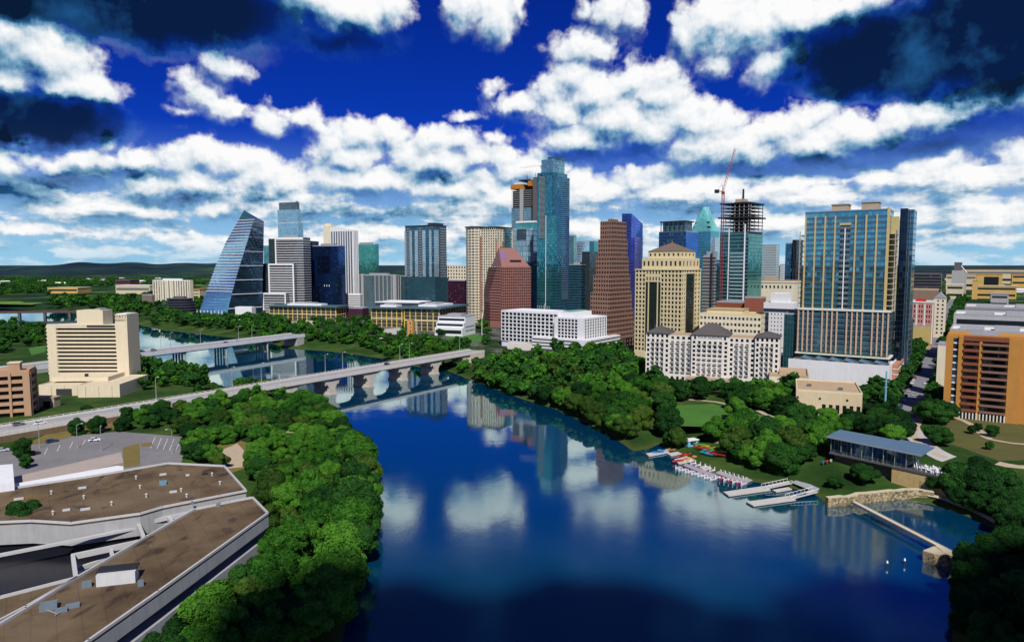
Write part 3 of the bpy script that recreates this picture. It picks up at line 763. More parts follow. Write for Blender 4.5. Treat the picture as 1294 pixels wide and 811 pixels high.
# stepped white-framed apartments in three steps with a dark slab
def stepped_apartments():
    b = Bld('apartment_tower', 'black tower of three steps outlined by white frames with white floor lines', 347.5, 383, 392, 1000, 300.6, ang=12)
    dk = G('step_glass', (.035, .045, .06), 1.6, 3.6, .12, .35, (.1, .1, .11), (.55, .55, .56), metal=.6)
    b.part('tall_block', dk, (0, b.LB, 0, b.LA, 0, b.h))
    b.part('dark_slab', G('step_slab', (.03, .11, .13), 1.5, 3.6), (3, b.LB, b.LA, b.ya(342, 3), 0, b.h - .8))
    fr = MB(); y1 = b.LA; t = 1.7
    fr.box(-1, -.003, 0, y1, b.h - 2, b.h + .5).box(-1, -.003, y1 - t, y1, 40, b.h - 2)
    fr.build('white_frame', steel_white, b.root)
    b.bands('floor_slabs', white_wall, 3.6, .55, .3, 12, b.h - 3, 0, b.LB, 0, b.LA - 2)
    yb0, yb1 = b.ya(373, -8), b.ya(341, -8); hm = b.z(333.5, -8, yb0)
    m_ = b.part('middle_block', dk, (-8, -1.1, yb0, yb1, 0, hm))
    b.part('white_frame', steel_white, (-9, -8.003, yb0, yb1, hm - 1.8, hm + .4), (-9, -8.003, yb0, yb0 + 1.8, 0, hm - 1.8), (-9, -8.003, yb1 - 1.8, yb1, 0, hm - 1.8))
    b.bands('floor_slabs', white_wall, 3.6, .5, .3, 4, hm - 2, -8, -1.2, yb0 + 1.9, yb1 - 1.9)
    b.part('side_block', G('step_side', (.03, .10, .12), 1.5, 3.6), (-7, -1.2, yb1 + .1, b.ya(331, -7), 0, hm + .5))
    yc0, yc1 = b.ya(362, -18), b.ya(333, -18); hl = b.z(370.5, -18, yc0)
    b.part('low_block', dk, (-18, -9.1, yc0, yc1, 0, hl))
    b.part('white_frame', steel_white, (-19, -18.003, yc0, yc1, hl - 1.6, hl + .4), (-19, -18.003, yc0, yc0 + 1.6, 0, hl - 1.6), (-19, -18.003, yc1 - 1.6, yc1, 0, hl - 1.6))
    b.bands('floor_slabs', white_wall, 3.6, .5, .3, 2, hl - 2, -18, -9.2, yc0 + 1.7, yc1 - 1.7)
    b.roof(roof_grey, pent=4)
stepped_apartments()
def tall_stepped():
    b = Bld('glass_tower', 'slim pale blue glass tower with dark crown behind the white framed steps', 351, 377, 383, 1280, 281, ang=20)
    g = G('slim_blue', (.20, .42, .56), 2.0, 3.6, .25, .25, (.45, .55, .6), (.15, .3, .42), metal=.75, var=.9)
    b.part('lower_shaft', g, (0, b.LB, 0, b.LA, 0, b.h))
    h2 = b.z(264.5); h3 = b.z(255)
    b.part('upper_shaft', g, (2, b.LB - 2, 3, b.LA + 2, b.h + .01, h2))
    b.part('crown', G('slim_crown', (.04, .10, .13), 1.6, 8, .4, .1, (.2, .25, .27)), (3.5, b.LB - 3, 5, b.LA - 1, h2 + .01, h3))
    b.part('corner_crown', roof_grey, (3.5, 8, 5, 8, h3 + .01, h3 + 2))
    b.part('terrace', roof_white, (-.4, b.LB + .4, -.4, b.LA + .4, b.h - 1, b.h - .3))
tall_stepped()
simple('glass_tower', 'narrow teal glass tower squeezed between the sail tower and the white framed steps', 333, 341, 344, 1200, 311, G('narrow_teal', (.10, .32, .38), 1.8, 3.6), ang=20)

def dark_blue_office():
    b = Bld('office_building', 'deep blue mirrored office block with a stepped front and black notch', 395, 428.5, 436, 1040, 311, ang=15)
    g = G('deep_blue', (.018, .06, .22), 1.6, 4, .08, .12, (.02, .05, .14), metal=.92, tilt=.015)
    gd = G('deeper_blue', (.008, .022, .075), 1.6, 4, .08, .12, (.02, .04, .09), metal=.9, tilt=.015)
    b.part('curtain_wall', g, (0, b.LB, 0, b.LA, 0, b.h))
    b.part('left_block', gd, (-3, b.LB, b.LA + .1, b.ya(381, -3), 0, b.z(304.6, 0, b.LA)))
    y0, y1 = b.ya(417), b.ya(403); b.part('recess', gd, (-.4, -.003, y0, y1, b.z(347), b.z(324)))
    b.part('front_block', g, (-9, -.5, -1, b.ya(404, -9), 0, b.z(346, -9)))
    b.part('lower_front', gd, (-14, -9.1, b.ya(402, -14), b.ya(385, -14), 0, b.z(362, -14)))
    b.parts('entrance_column', steel_white, *[(-10.2, -9.6, y, y + .8, b.z(362, -9), b.z(360, -9)) for y in (12, 16, 20)])
    b.roof(roof_grey, pent=4, pentmat=steel_grey)
dark_blue_office()

def ribbed_condos():
    b = Bld('condominium_tower', 'white ribbed tower with vertical fins, raked top and small spire', 417.5, 446, 452, 1150, 292, ang=22)
    b.part('curtain_wall', G('rib_glass', (.10, .17, .21), 2.6, 3.4, .3, .3, (.3, .33, .35)), (0, b.LB, 0, b.LA, 0, b.h))
    b.fins('ribs', white_wall, 5.0, 1.7, 1.0, 8, b.h + 2, 'LR')
    b.part('stepped_top', white_wall, *[(0, b.LB, b.LA * i / 5, b.LA * (i + 1) / 5, b.h + .01, b.h + 1.2 + i * 1.5) for i in range(5)])
    y1 = b.ya(410); h2 = b.z(285, 0, b.LA)
    b.part('spire_tower', cream_pale, (2, b.LB - 4, b.LA + .1, y1, 0, h2))
    b.part('spire_cap', cream_pale, (4, 9, b.LA + 1.5, y1 - 2, h2 + .01, h2 + 4))
    MB().tube((6, (b.LA + y1) / 2, h2 + 4), (6, (b.LA + y1) / 2, h2 + 12), .5, .15).build('spire', steel_grey, b.root)
    return b
ribbed_condos()
b = Bld('parking_podium', 'low white podium with horizontal bands at the foot of the ribbed tower', 429, 455, 458, 1080, 372, ang=15)
b.part('wall', dark_conc, (0, b.LB, 0, b.LA, 0, b.h - .4)); b.bands('floor_slabs', white_wall, 3, 1.6, .4); b.roof(roof_white)
b = simple('glass_tower', 'green mirrored glass box tower above the grey riverside flats', 449, 474, 478.5, 1250, 309, G('green_glass', (.08, .34, .30), 3.2, 4, .12, .2, (.1, .35, .33), metal=.85, tilt=.012), ang=20, part='curtain_wall')
b.part('sign_frame', steel_grey, (0, .8, b.LA * .1, b.LA * .8, b.h + 1.21, b.h + 4))
def grey_flats():
    b = Bld('apartment_building', 'long grey concrete apartment block with a pale blue glass strip', 453.5, 500, 506, 1120, 348, ang=18)
    b.part('curtain_wall', G('flats_glass', (.06, .14, .17), 1.8, 3.2, .2, .35, (.2, .26, .28), (.16, .2, .21), metal=.6), (0, b.LB, 0, b.LA, 0, b.h))
    b.fins('piers', grey_conc, 7.5, 1.2, .8)
    b.part('glass_strip', G('flats_strip', (.25, .45, .55), 1.5, 3.2), (-1.2, -.9, b.ya(472), b.ya(464), 0, b.h - 1))
    b.parts('corner_tower', grey_conc, (-1.3, 5, .8, 5, 0, b.h + 1.5), (-1.0, 5, b.LA - 8, b.LA - 4.5, 0, b.h + 2.5))
    b.roof(roof_grey, pent=3.5)
grey_flats()
simple('glass_building', 'short teal glass block beside the grey riverside flats', 501.5, 512, 516, 1150, 349, G('short_teal', (.06, .24, .30), 1.6, 3.4), ang=18)

def twin_face_tower():
    b = Bld('residential_tower', 'tall dark blue glass tower standing alone with pale vertical strips and dark crown', 512, 548, 564, 950, 285, ang=33)
    b.part('curtain_wall', G('alone_blue', (.05, .14, .21), 1.7, 3.5, .12, .22, (.05, .09, .12), (.03, .07, .10), metal=.8, var=1.0), (0, b.LB, 0, b.LA, 0, b.h))
    lt = G('alone_light', (.34, .50, .58), 1.2, 3.5, .2, .3, (.5, .56, .6), metal=.6)
    zb = b.z(350)
    for a0, a1 in ((512.8, 515), (519, 522), (525.5, 529.5), (535, 539), (543.5, 546.5)):
        b.part('pale_strip', lt, (-.7, -.003, b.ya(a1), b.ya(a0), zb, b.h - 6))
    dkb = G('alone_dark', (.02, .04, .06), 1.4, 3.5, .1, .5, (.1, .1, .1), (.25, .27, .28), metal=.5)
    for a0, a1 in ((515.3, 518.6), (530.5, 534)): b.part('balcony_strip', dkb, (-.35, -.003, b.ya(a1), b.ya(a0), zb, b.h - 3))
    b.part('corner_strip', lt, (.6, b.LB * .35, -.7, -.003, zb, b.h - 6))
    b.part('balcony_strip', dkb, (b.LB * .5, b.LB * .95, -.4, -.003, zb, b.h - 3))
    b.part('crown_frame', dark_metal, (-1, b.LB + 1, -1, b.LA + 1, b.h + .01, b.h + 1.0), (4, b.LB - 4, 2, 14, b.h + 1.01, b.h + 4))
    b.part('base_block', G('alone_base', (.045, .15, .21), 1.5, 3.5, .1, .3, (.1, .2, .25), metal=.7), (-3, b.LB, b.ya(550, -3), b.ya(515, -3), 0, b.z(351, -3)))
    b.roof(roof_grey)
twin_face_tower()
simple('office_building', 'low dark maroon office block right of the lone dark blue tower', 566, 589, 594, 900, 355, G('maroon_glass', (.06, .012, .04), 1.6, 3.6, .2, .3, (.07, .02, .045), metal=.5), ang=30)
b = Bld('apartment_building', 'distant cream apartment block with balconies seen above the maroon block', 565, 589, 594, 1300, 336, ang=25)
mb = MB(); b.lattice(mb, 'L', 0, b.LA, 2, b.h, 7, 11, .5, .55); b.lattice(mb, 'R', 0, b.LB, 2, b.h, 4, 11, .5, .55); mb.box(.5, b.LB, .5, b.LA, 0, b.h); mb.build('wall', cream_pale, b.root); b.windows(pane_dark); b.roof(roof_grey)

def cream_brick_tower():
    b = Bld('residential_tower', 'cream and brick residential tower with rounded corner and dark flat crown', 591, 628, 648, 850, 290, ang=33)
    mb = MB(); z0 = 14
    ym = b.ya(608)
    b.lattice(mb, 'L', 0, ym, z0, b.h, 7, 32, .62, .62, .5); b.lattice(mb, 'L', ym, b.LA, z0, b.h, 5, 32, .5, .62, .5); b.lattice(mb, 'R', 0, b.LB, z0, b.h, 6, 32, .55, .6, .5)
    mb.box(.56, b.LB, .56, b.LA, 0, b.h - .01); mb.build('wall', cream_pale, b.root); b.windows(pane_dark, most=100)
    b.part('brick_strip', brick, (-.4, -.003, ym - .8, ym + .8, 0, b.h - 8), (b.LB * .32, b.LB * .4, -.4, -.003, 0, b.h - 14), (-.4, -.003, .3, 1.9, 0, b.h - 12))
    b.part('green_glass_bay', G('bay_glass', (.05, .20, .24), 1.5, 3.5), (b.LB * .45, b.LB * .82, -1.2, -.003, 10, b.h + 2.5))
    # rounded corner drum with its own floors
    R = (b.LA - ym) * .62; cy = b.LA - R * .62; n = 20
    drum = MB(); drum.prism([(R * .55 + R * cos(2 * pi * i / n), cy + R * sin(2 * pi * i / n)) for i in range(n)], 0, b.h + 3.5); drum.build('corner_drum', G('drum_wall', (.06, .08, .09), 3.0, 3.6, 1.1, .42, (.62, .55, .40), (.62, .55, .40), metal=.5), b.root)
    cap = MB(); cap.prism([(R * .55 + R * 1.12 * cos(2 * pi * i / n), cy + R * 1.12 * sin(2 * pi * i / n)) for i in range(n)], b.h + 3.51, b.h + 4.6); cap.build('drum_cap', dark_metal, b.root)
    b.part('crown_floor', G('crown_floor', (.05, .08, .09), 3, 3.6, .8, .2, (.62, .55, .40)), (1, b.LB - 1, 1, ym, b.h + .01, b.h + 3.2))
    b.part('crown_slab', roof_dark, (0, b.LB, 0, ym + 3, b.h + 3.21, b.h + 4))
cream_brick_tower()

def pink_tower():
    """pink granite office block: chamfered left side, sloping top"""
    b = Bld('office_building', 'pink granite office block with sloping top and banded left side', 629, 633, 671, 790, 338, ang=66, LA=22, LB=None, maxB=80)
    # plan in local metres: x runs along the long right face
    LB = b.LB; hs = b.h
    b.part('wall_core', pane_black, (.6, LB - .5, .6, 30, 0, hs - .4))
    mb = MB(); b.lattice(mb, 'R', 0, LB, 6, hs, 16, 20, .70, .58, .5); b.windows(pane_black, most=100)
    mb.box(0, LB, -.05, .5, hs - .02, hs + .8); mb.box(0, LB, -.3, .5, 0, 6)
    mb.build('wall', pink_granite, b.root)
    # banded left side stepping back
    n = 20; bm_ = MB(); gl = MB(); c0 = (0.0, 0.0); c1 = (-9.0, 12.0); c2 = (-8.0, 34.0)
    for i in range(n):
        z = 6 + (hs - 6) * i / n; f = 1.0 if i < 12 else 1.0 - (i - 11) / 9 * .75
        q1 = (c1[0] * f, c1[1] * (0.3 + .7 * f)); q2 = (c2[0] * f, c2[1]); p = [(0, .72), (30, 0.74), (30, 34), q2, q1]
        bm_.prism(p, z, z + 2.0, True, True)
        p2 = [(.6, .9), (29, 1), (29, 33), (q2[0] + .7, q2[1] - .5), (q1[0] + .7, q1[1] + .5)]
        gl.prism(p2, z + 2.0, z + (hs - 6) / n, True, False)
    bm_.prism([(0, .72), (30, .74), (30, 34), c2, c1], 0, 5.99, True)
    bm_.build('floor_bands', pink_granite, b.root); gl.build('ribbon_glazing', pane_black, b.root)
    # sloped top with gable
    ht = b.z(313, 4, 10); top = MB()
    A = [(1, .6, hs + .8), (LB - 1, .6, hs + .8), (LB - 1, 32, hs + .8), (1, 32, hs + .8)]; rl, rr = (4, 16, ht), (LB * .62, 16, ht)
    top.add(A + [rl, rr], [(0, 1, 5, 4), (1, 2, 5), (2, 3, 4, 5), (3, 0, 4)])
    top.build('sloped_roof', C('pink_roof_glass', (.26, .125, .105), .35, .1), b.root)
    dz = (ht - hs - .8)
    b.part('roof_slot', pane_black, (LB * .35, LB * .72, 4.2, 6.4, hs + .8, hs + .8 + dz * .36))
    MB().quad((3.0, .9 + 6, hs + .8 + dz * .42), (LB * .28, .9 + 6, hs + .8 + dz * .42), (LB * .26, 12.4, hs + dz * .82), (4.2, 12.4, hs + dz * .82)).build('skylight', C('violet_skylight', (.20, .13, .27), .15, .5, 1.2), b.root)
    b.part('rooftop_box', roof_dark, (8, 14, 17, 22, ht - 1.5, ht + .8))
pink_tower()
def forms_tower():
    b = Bld('unfinished_tower', 'unfinished concrete tower with orange formwork around its top floors', 646.5, 671, 683, 1100, 240, ang=30)
    g = G('forms_glass', (.16, .30, .38), 1.6, 3.6)
    hg = b.z(258); hb = b.z(240)
    b.part('lower_shaft', g, (0, b.LB, 0, b.LA, 0, b.z(262)))
    b.part('concrete_frame', dark_conc, (1.5, b.LB - 1.5, 1.5, b.LA - 1.5, b.z(262), b.h))
    b.bands('floor_slabs', grey_conc, 3.6, .6, .4, b.z(262), b.h, 0, b.LB, 0, b.LA)
    b.part('core_wall', grey_conc, (-1.2, 3, b.ya(661), b.ya(657), b.z(290), b.z(236)))
    b.part('formwork', orange_net, (-1.5, b.LB + 1, -1, b.ya(668) + 1, b.z(235), b.z(228.5)), (-1.5, b.LB + 1, b.ya(661), b.LA + 1, b.z(238), b.z(232)))
    b.part('formwork_deck', dark_metal, (-2, b.LB + 1, b.ya(668.5), b.ya(656), b.z(228.2), b.z(226.5)))
    b.part('lift_shaft', dark_conc, (4, b.LB, -8, -1.2, 0, b.z(254)), (4, b.LB, -7.5, -1.5, b.z(254), b.z(224)))
    MB().tube((3, 8, b.h), (3, 8, b.z(220.5)), .35).tube((8, -4, b.z(224)), (8, -4, b.z(218)), .35).build('mast', dark_metal, b.root)
forms_tower()
def glass_block_front():
    b = Bld('hotel_tower', 'pale and dark blue glass block with teal rooftop terrace left of the tallest tower', 648, 674, 682, 940, 288, ang=30)
    b.part('curtain_wall', G('hotel_pale', (.33, .46, .54), 2.0, 7, .5, .12, (.12, .2, .26), metal=.75, var=.9), (0, b.LB, 0, b.LA, b.z(330), b.h))
    b.part('lower_curtain_wall', G('hotel_dark', (.05, .13, .24), 1.6, 3.6, .1, .2, (.06, .1, .16), metal=.8, var=1.0), (.2, b.LB, .2, b.LA, 0, b.z(330)))
    b.part('terrace_floor', G('hotel_teal', (.08, .36, .36), 2, 6, .2, .1, (.1, .3, .3)), (2, b.LB - 1, -1, b.LA - 6, b.h + .01, b.z(281)))
    b.part('roof_slab', steel_white, (0, b.LB + 1, -3, b.LA - 5, b.z(281) + .01, b.z(279)))
    b.part('dark_bay', G('hotel_bay', (.03, .06, .09), 1.5, 3.6), (-.8, -.003, b.LA * .35, b.LA * .8, b.z(303), b.h - 1))
glass_block_front()
def tallest():
    b = Bld('skyscraper', 'tallest teal glass skyscraper with stacked balconies and a recessed glass crown', 679, 698, 717, 850, 217, ang=38)
    g = G('tallest_glass', (.045, .25, .31), 1.5, 3.5, .1, .2, (.05, .2, .25), (.03, .13, .16), metal=.85, var=.9)
    g2 = G('tallest_side', (.04, .17, .27), 1.5, 3.5, .1, .2, (.05, .15, .22), (.03, .1, .15), metal=.85, var=.8)
    b.part('curtain_wall', g, (0, b.LB, 0, b.LA, 0, b.h)); b.part('side_wall', g2, (.6, b.LB + 2, -2.2, -.01, 0, b.z(222)))
    hc = b.z(197); b.part('crown', G('tallest_crown', (.20, .42, .50), 1.4, 4, .12, .12, (.2, .4, .46), metal=.7), (3, b.LB - 4, 1.5, b.LA - 4, b.h + .01, hc - 3))
    b.part('crown_edge', G('tallest_crown2', (.08, .22, .28), 1.4, 4), (6, b.LB - 4, 1.2, b.LA * .5, hc - 3, hc))
    y0, y1 = b.ya(688), b.ya(681.5); mb = MB(); n = 52; zb = b.z(300)
    for i in range(n):
        z = zb + (b.h - 4 - zb) * i / n; mb.box(-1.5, -.003, y0, y1, z, z + .35)
    mb.build('balconies', C('balcony_pale', (.45, .55, .56), .6), b.root)
    b.part('balcony_recess', pane_black, (-.5, -.002, y0 + .5, y1 - .5, zb, b.h - 4))
    mb = MB()
    for i in range(n + 8):
        z = 30 + (b.h - 8 - 30) * i / (n + 8); mb.box(b.LB * .55, b.LB * .95, -3.4, -2.21, z, z + .35)
    mb.build('balconies', C('balcony_blue', (.25, .36, .42), .6), b.root)
    b.part('lower_shoulder', g, (-1.6, -.01, b.ya(703), b.ya(690), 0, b.z(272)))
    b.part('corner_fin', steel_white, (-1.8, -1.6, b.ya(690.6), b.ya(690), 0, b.z(272)))
    b.part('base_columns', steel_grey, *[(-2.2, -1.7, y, y + 1, 0, 22) for y in np.linspace(2, b.LA - 3, 7)])
tallest()
simple('glass_tower', 'pale teal slab close behind the right edge of the tallest tower', 718, 725, 728.5, 1200, 298, G('slab_teal', (.20, .46, .50), 1.6, 3.5), ang=30)
simple('glass_tower', 'very pale mirrored tower fading into the clouds behind the brown stepped tower', 728.6, 744, 748, 1300, 305, G('slab_pale', (.52, .66, .76), 1.6, 5, .08, .15, (.5, .6, .68), (.36, .5, .6), metal=.9, tilt=.01), ang=30)
simple('glass_tower', 'bright teal strip of tower touching the brown stepped tower', 744.8, 751, 756, 1150, 305, G('strip_teal', (.08, .48, .52), 1.6, 3.5), ang=30)
b = simple('office_building', 'wide dark blue glass office low between the tallest tower and brown stepped tower', 716, 740, 752, 980, 335, G('wide_dark', (.03, .10, .16), 1.6, 3.8, .1, .25, (.05, .12, .17), (.04, .13, .18), metal=.75), ang=30, pent=4)
b.part('raised_wing', G('raised_dark', (.02, .06, .085), 1.6, 3.8), (0, b.LB, -6, 6, 0, b.z(318)))

def brown_stepped():
    b = Bld('office_tower', 'brown granite tower flaring in steps towards its foot, with small dark windows', 744, 771, 802, 590, 279, ang=40)
    LA, LB, h = b.LA, b.LB, b.h
    # five tiers: share of the plan at each height
    tiers = [(0, .30, 0.0), (.30, .44, .05), (.44, .58, .105), (.58, .72, .16), (.72, .86, .205), (.86, 1.0, .245)]
    mb = MB(); core = MB(); fl = 3.9
    for a, c, ins in tiers:
        ox, oy = LB * ins, LA * ins * .55; x1, y1 = LB * (1 - ins * .9), LA * (1 - ins * 1.0); z0, z1 = h * a, h * c
        n = max(2, round((z1 - z0) / fl)); off_x, off_y = ox, oy
        nl = max(6, round((y1 - oy) / 2.6)); nr = max(6, round((x1 - ox) / 2.6))
        b.lattice(mb, 'L', oy, y1, z0, z1, nl, n, .66, .48, .5, ox, .6)
        b.lattice(mb, 'R', ox, x1, z0, z1, nr, n, .92, .55, .5, oy, .6)
        mb.box(ox + .55, x1, oy + .55, y1, z0, z1 - .02)
        lip = MB()
        mb.box(ox, ox + .55, oy, y1, z1 - .3, z1 - .01) if False else None
    mb.build('wall', brown_granite, b.root); b.windows(pane_black, most=100)
    ox = LB * .245; oy = LA * .245 * .55
    b.part('roof', roof_brown, (ox + .5, LB * .77, oy + .5, LA * .75, h, h + .6)); b.part('rooftop_box', brown_granite, (ox + 4, LB * .6, oy + 4, LA * .5, h + .61, h + 2.6))
    b.parts('arcade_opening', pane_black, *[(-.25, -.003, y, y + 2.4, 0, 7) for y in np.arange(2, LA - 3, 4.4)], *[(x, x + 2.4, -.25, -.003, 0, 7) for x in np.arange(2, LB - 3, 4.4)])
brown_stepped()
def wedge_tower():
    b = Bld('glass_tower', 'violet blue mirrored tower with a slanting roofline behind the brown stepped tower', 786, 798, 822, 900, 276, ang=40)
    g = G('violet_blue', (.10, .17, .62), 1.6, 3.8, .07, .2, (.1, .15, .45), (.05, .09, .4), metal=.9, tilt=.02, var=.5)
    z1 = b.h; z0 = b.z(284, b.LB); zl = b.z(270, 0, b.LA)
    MB().prism([(0, 0), (b.LB, 0), (b.LB, b.LA), (0, b.LA)], 0, [b.z(270), b.z(283, b.LB), b.z(283, b.LB), zl], True).build('curtain_wall', g, b.root)
    b.part('front_fold', G('violet_fold', (.22, .20, .55), 1.6, 3.8, .07, .2, (.15, .15, .45), metal=.9), (b.LB * .15, b.LB * .85, -3, -.01, 0, b.z(300)))
wedge_tower()
def blue_office():
    b = Bld('office_tower', 'bright blue mirrored office tower with a dark framed rooftop box', 833, 867, 891.5, 800, 293, ang=42)
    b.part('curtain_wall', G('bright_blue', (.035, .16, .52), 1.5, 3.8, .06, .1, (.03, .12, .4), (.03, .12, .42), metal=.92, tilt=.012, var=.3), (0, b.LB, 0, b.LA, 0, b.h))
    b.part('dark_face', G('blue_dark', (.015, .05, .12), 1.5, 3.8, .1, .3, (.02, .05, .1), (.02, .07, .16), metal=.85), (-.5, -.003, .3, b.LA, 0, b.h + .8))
    h2 = b.z(280); pm = G('penthouse_glass', (.06, .15, .2), 3, 4, .5, .2, (.05, .09, .11), metal=.4)
    b.part('rooftop_box', pm, (3, b.LB * .75, 4, b.LA - 3, b.h + .01, h2)); b.part('rooftop_frame', dark_metal, (.5, b.LB * .8, 2, b.LA - .5, h2 + .01, h2 + 1.4), *[(1, 1.8, y, y + .8, b.h + .81, h2) for y in np.linspace(3, b.LA - 2, 6)])
    b.roof(roof_grey, x0=.6)
blue_office()
def crown_tower():
    b = Bld('skyscraper', 'aqua glass tower with a folded, pointed crown of stacked gables', 872, 898, 909, 950, 292, ang=42)
    g = G('aqua', (.10, .42, .46), 1.6, 3.8, .1, .2, (.2, .5, .55), (.06, .28, .32), metal=.8); gl = G('aqua_pale', (.40, .58, .66), 1.4, 3.8, .3, .15, (.6, .66, .7), metal=.7)
    LA, LB = b.LA, b.LB
    b.part('shaft', g, (0, LB, 0, LA, 0, b.h)); b.part('side_wing', gl, (2, LB + 6, -6, -.01, 0, b.z(300)), (4, LB + 4, -9, -6.01, 0, b.z(318)))
    zt = b.z(261); cr = MB(); cx, cy = LB / 2, LA / 2
    def gable(x0, x1, y0, y1, z0, z1):       # four gabled faces folding to points
        xm, ym = (x0 + x1) / 2, (y0 + y1) / 2; c = (xm, ym, z0 + (z1 - z0) * .8)
        P = [(x0, y0, z0), (x1, y0, z0), (x1, y1, z0), (x0, y1, z0)]; A = [(xm, y0 + .12 * (y1 - y0), z1), (x1 - .12 * (x1 - x0), ym, z1), (xm, y1 - .12 * (y1 - y0), z1), (x0 + .12 * (x1 - x0), ym, z1)]
        for i in range(4): cr.quad(P[i], P[(i + 1) % 4], A[i]); cr.quad(P[i], A[i], c, A[i - 1])
    for i, s_ in enumerate((1.0, .84, .68, .52)):
        w, d = LB * s_ / 2, LA * s_ / 2; z0 = b.h + (zt - b.h) * i * .2; gable(cx - w, cx + w, cy - d, cy + d, z0, z0 + (zt - b.h) * .42)
    cr.build('folded_crown', G('crown_aqua', (.16, .62, .58), 1.2, 2.5, .15, .2, (.25, .6, .58), metal=.55), b.root)
crown_tower()
def lime_tower():
    b = Bld('office_tower', 'yellow limestone tower with deep window bays and brown pyramid roof', 803, 862, 886, 500, 340, ang=40)
    LA, LB, h = b.LA, b.LB, b.h
    mb = MB(); n = 19; zb = 7
    y_a, y_b = b.ya(834), b.ya(815)                # dark central bay on the left face
    b.lattice(mb, 'L', 0, y_a, zb, h, 6, n, .60, .66, .5); b.lattice(mb, 'L', y_b, LA, zb, h, 3, n, .60, .66, .5)
    b.lattice(mb, 'L', y_a, y_b, h * .86, h, 5, 2, .5, .55, .5)
    xa, xb_ = LB * .22, LB * .66
    b.lattice(mb, 'R', 0, xa, zb, h, 2, n, .5, .6, .5); b.lattice(mb, 'R', xb_, LB, zb, h, 2, n, .5, .6, .5); b.lattice(mb, 'R', xa, xb_, h * .95, h, 3, 1, .5, .5, .5)
    mb.box(0, .56, y_a, y_b, 0, zb); mb.box(.58, LB, .58, LA, 0, h - .02); mb.box(-.2, .5, -.2, y_a, 0, zb - .01); mb.box(-.2, .5, y_b, LA, 0, zb - .01); mb.box(.51, LB, -.2, .5, 0, zb - .01)
    # set-back crown floors
    h1 = b.z(326); h2 = b.z(317)
    b.lattice(mb, 'L', 1, LA - 4.5, h + .01, h1, 9, 1, .45, .45, .5, 2); b.lattice(mb, 'R', 2, LB - 1, h + .01, h1, 5, 1, .4, .45, .5, 1); mb.box(2.58, LB - 1, 1.58, LA - 4.5, h, h1 - .02)
    b.lattice(mb, 'L', 4, LA - 8, h1 + .01, h2, 7, 1, .4, .4, .5, 5); b.lattice(mb, 'R', 5, LB - 2, h1 + .01, h2, 4, 1, .4, .4, .5, 4); mb.box(5.58, LB - 2, 4.58, LA - 8, h1, h2 - .02)
    mb.box(-.5, LB + .3, -.5, LA + .3, h - .9, h - .03)
    mb.build('wall', yellow_stone, b.root); b.windows(pane_black, most=100)
    g = G('bay_dark', (.02, .035, .03), 1.1, 4, .12, .1, (.06, .07, .06), metal=.6)
    b.part('bay_glazing', g, (.5, .58, y_a, y_b, zb, h * .86)); b.part('bay_glazing', g, (xa, xb_, .5, .58, zb, h * .95))
    b.part('bay_mullion', yellow_stone, (.1, .5, (y_a + y_b) / 2 - 4.2, (y_a + y_b) / 2 - 3.4, zb, h * .86), (.1, .5, (y_a + y_b) / 2 + 3.4, (y_a + y_b) / 2 + 4.2, zb, h * .86))
    zt = b.z(305.5); x0, x1, y0, y1 = 4.6, LB - 1.6, 3.6, LA - 7.6; xm, ym = (x0 + x1) / 2, (y0 + y1) / 2
    rf = MB().add([(x0, y0, h2), (x1, y0, h2), (x1, y1, h2), (x0, y1, h2), (xm, ym - 1, zt), (xm, ym + 1, zt)], [(0, 1, 4), (1, 2, 5, 4), (2, 3, 5), (3, 0, 4, 5), (3, 2, 1, 0)]).build('pyramid_roof', roof_brown, b.root)
    MB().tube((xm, ym, zt - .5), (xm, ym, zt + 2.5), .8, .1).build('finial', roof_brown, rf)
lime_tower()
b = Bld('residential_tower', 'narrow black and white balcony tower right of the yellow limestone tower', 889, 899, 905, 700, 324, ang=40)
b.part('wall', dark_conc, (0, b.LB, 0, b.LA, 0, b.h)); b.bands('balconies', grey_conc, 3.4, .9, .5); b.part('corner_pier', dark_metal, (-.8, .8, -.8, .8, 0, b.h + 3)); b.roof(roof_grey, pent=5)
simple('glass_tower', 'sliver of pale blue tower beside the red crane mast', 903, 908, 911, 780, 330, G('sliver_blue', (.22, .40, .52), 1.6, 3.5), ang=40)
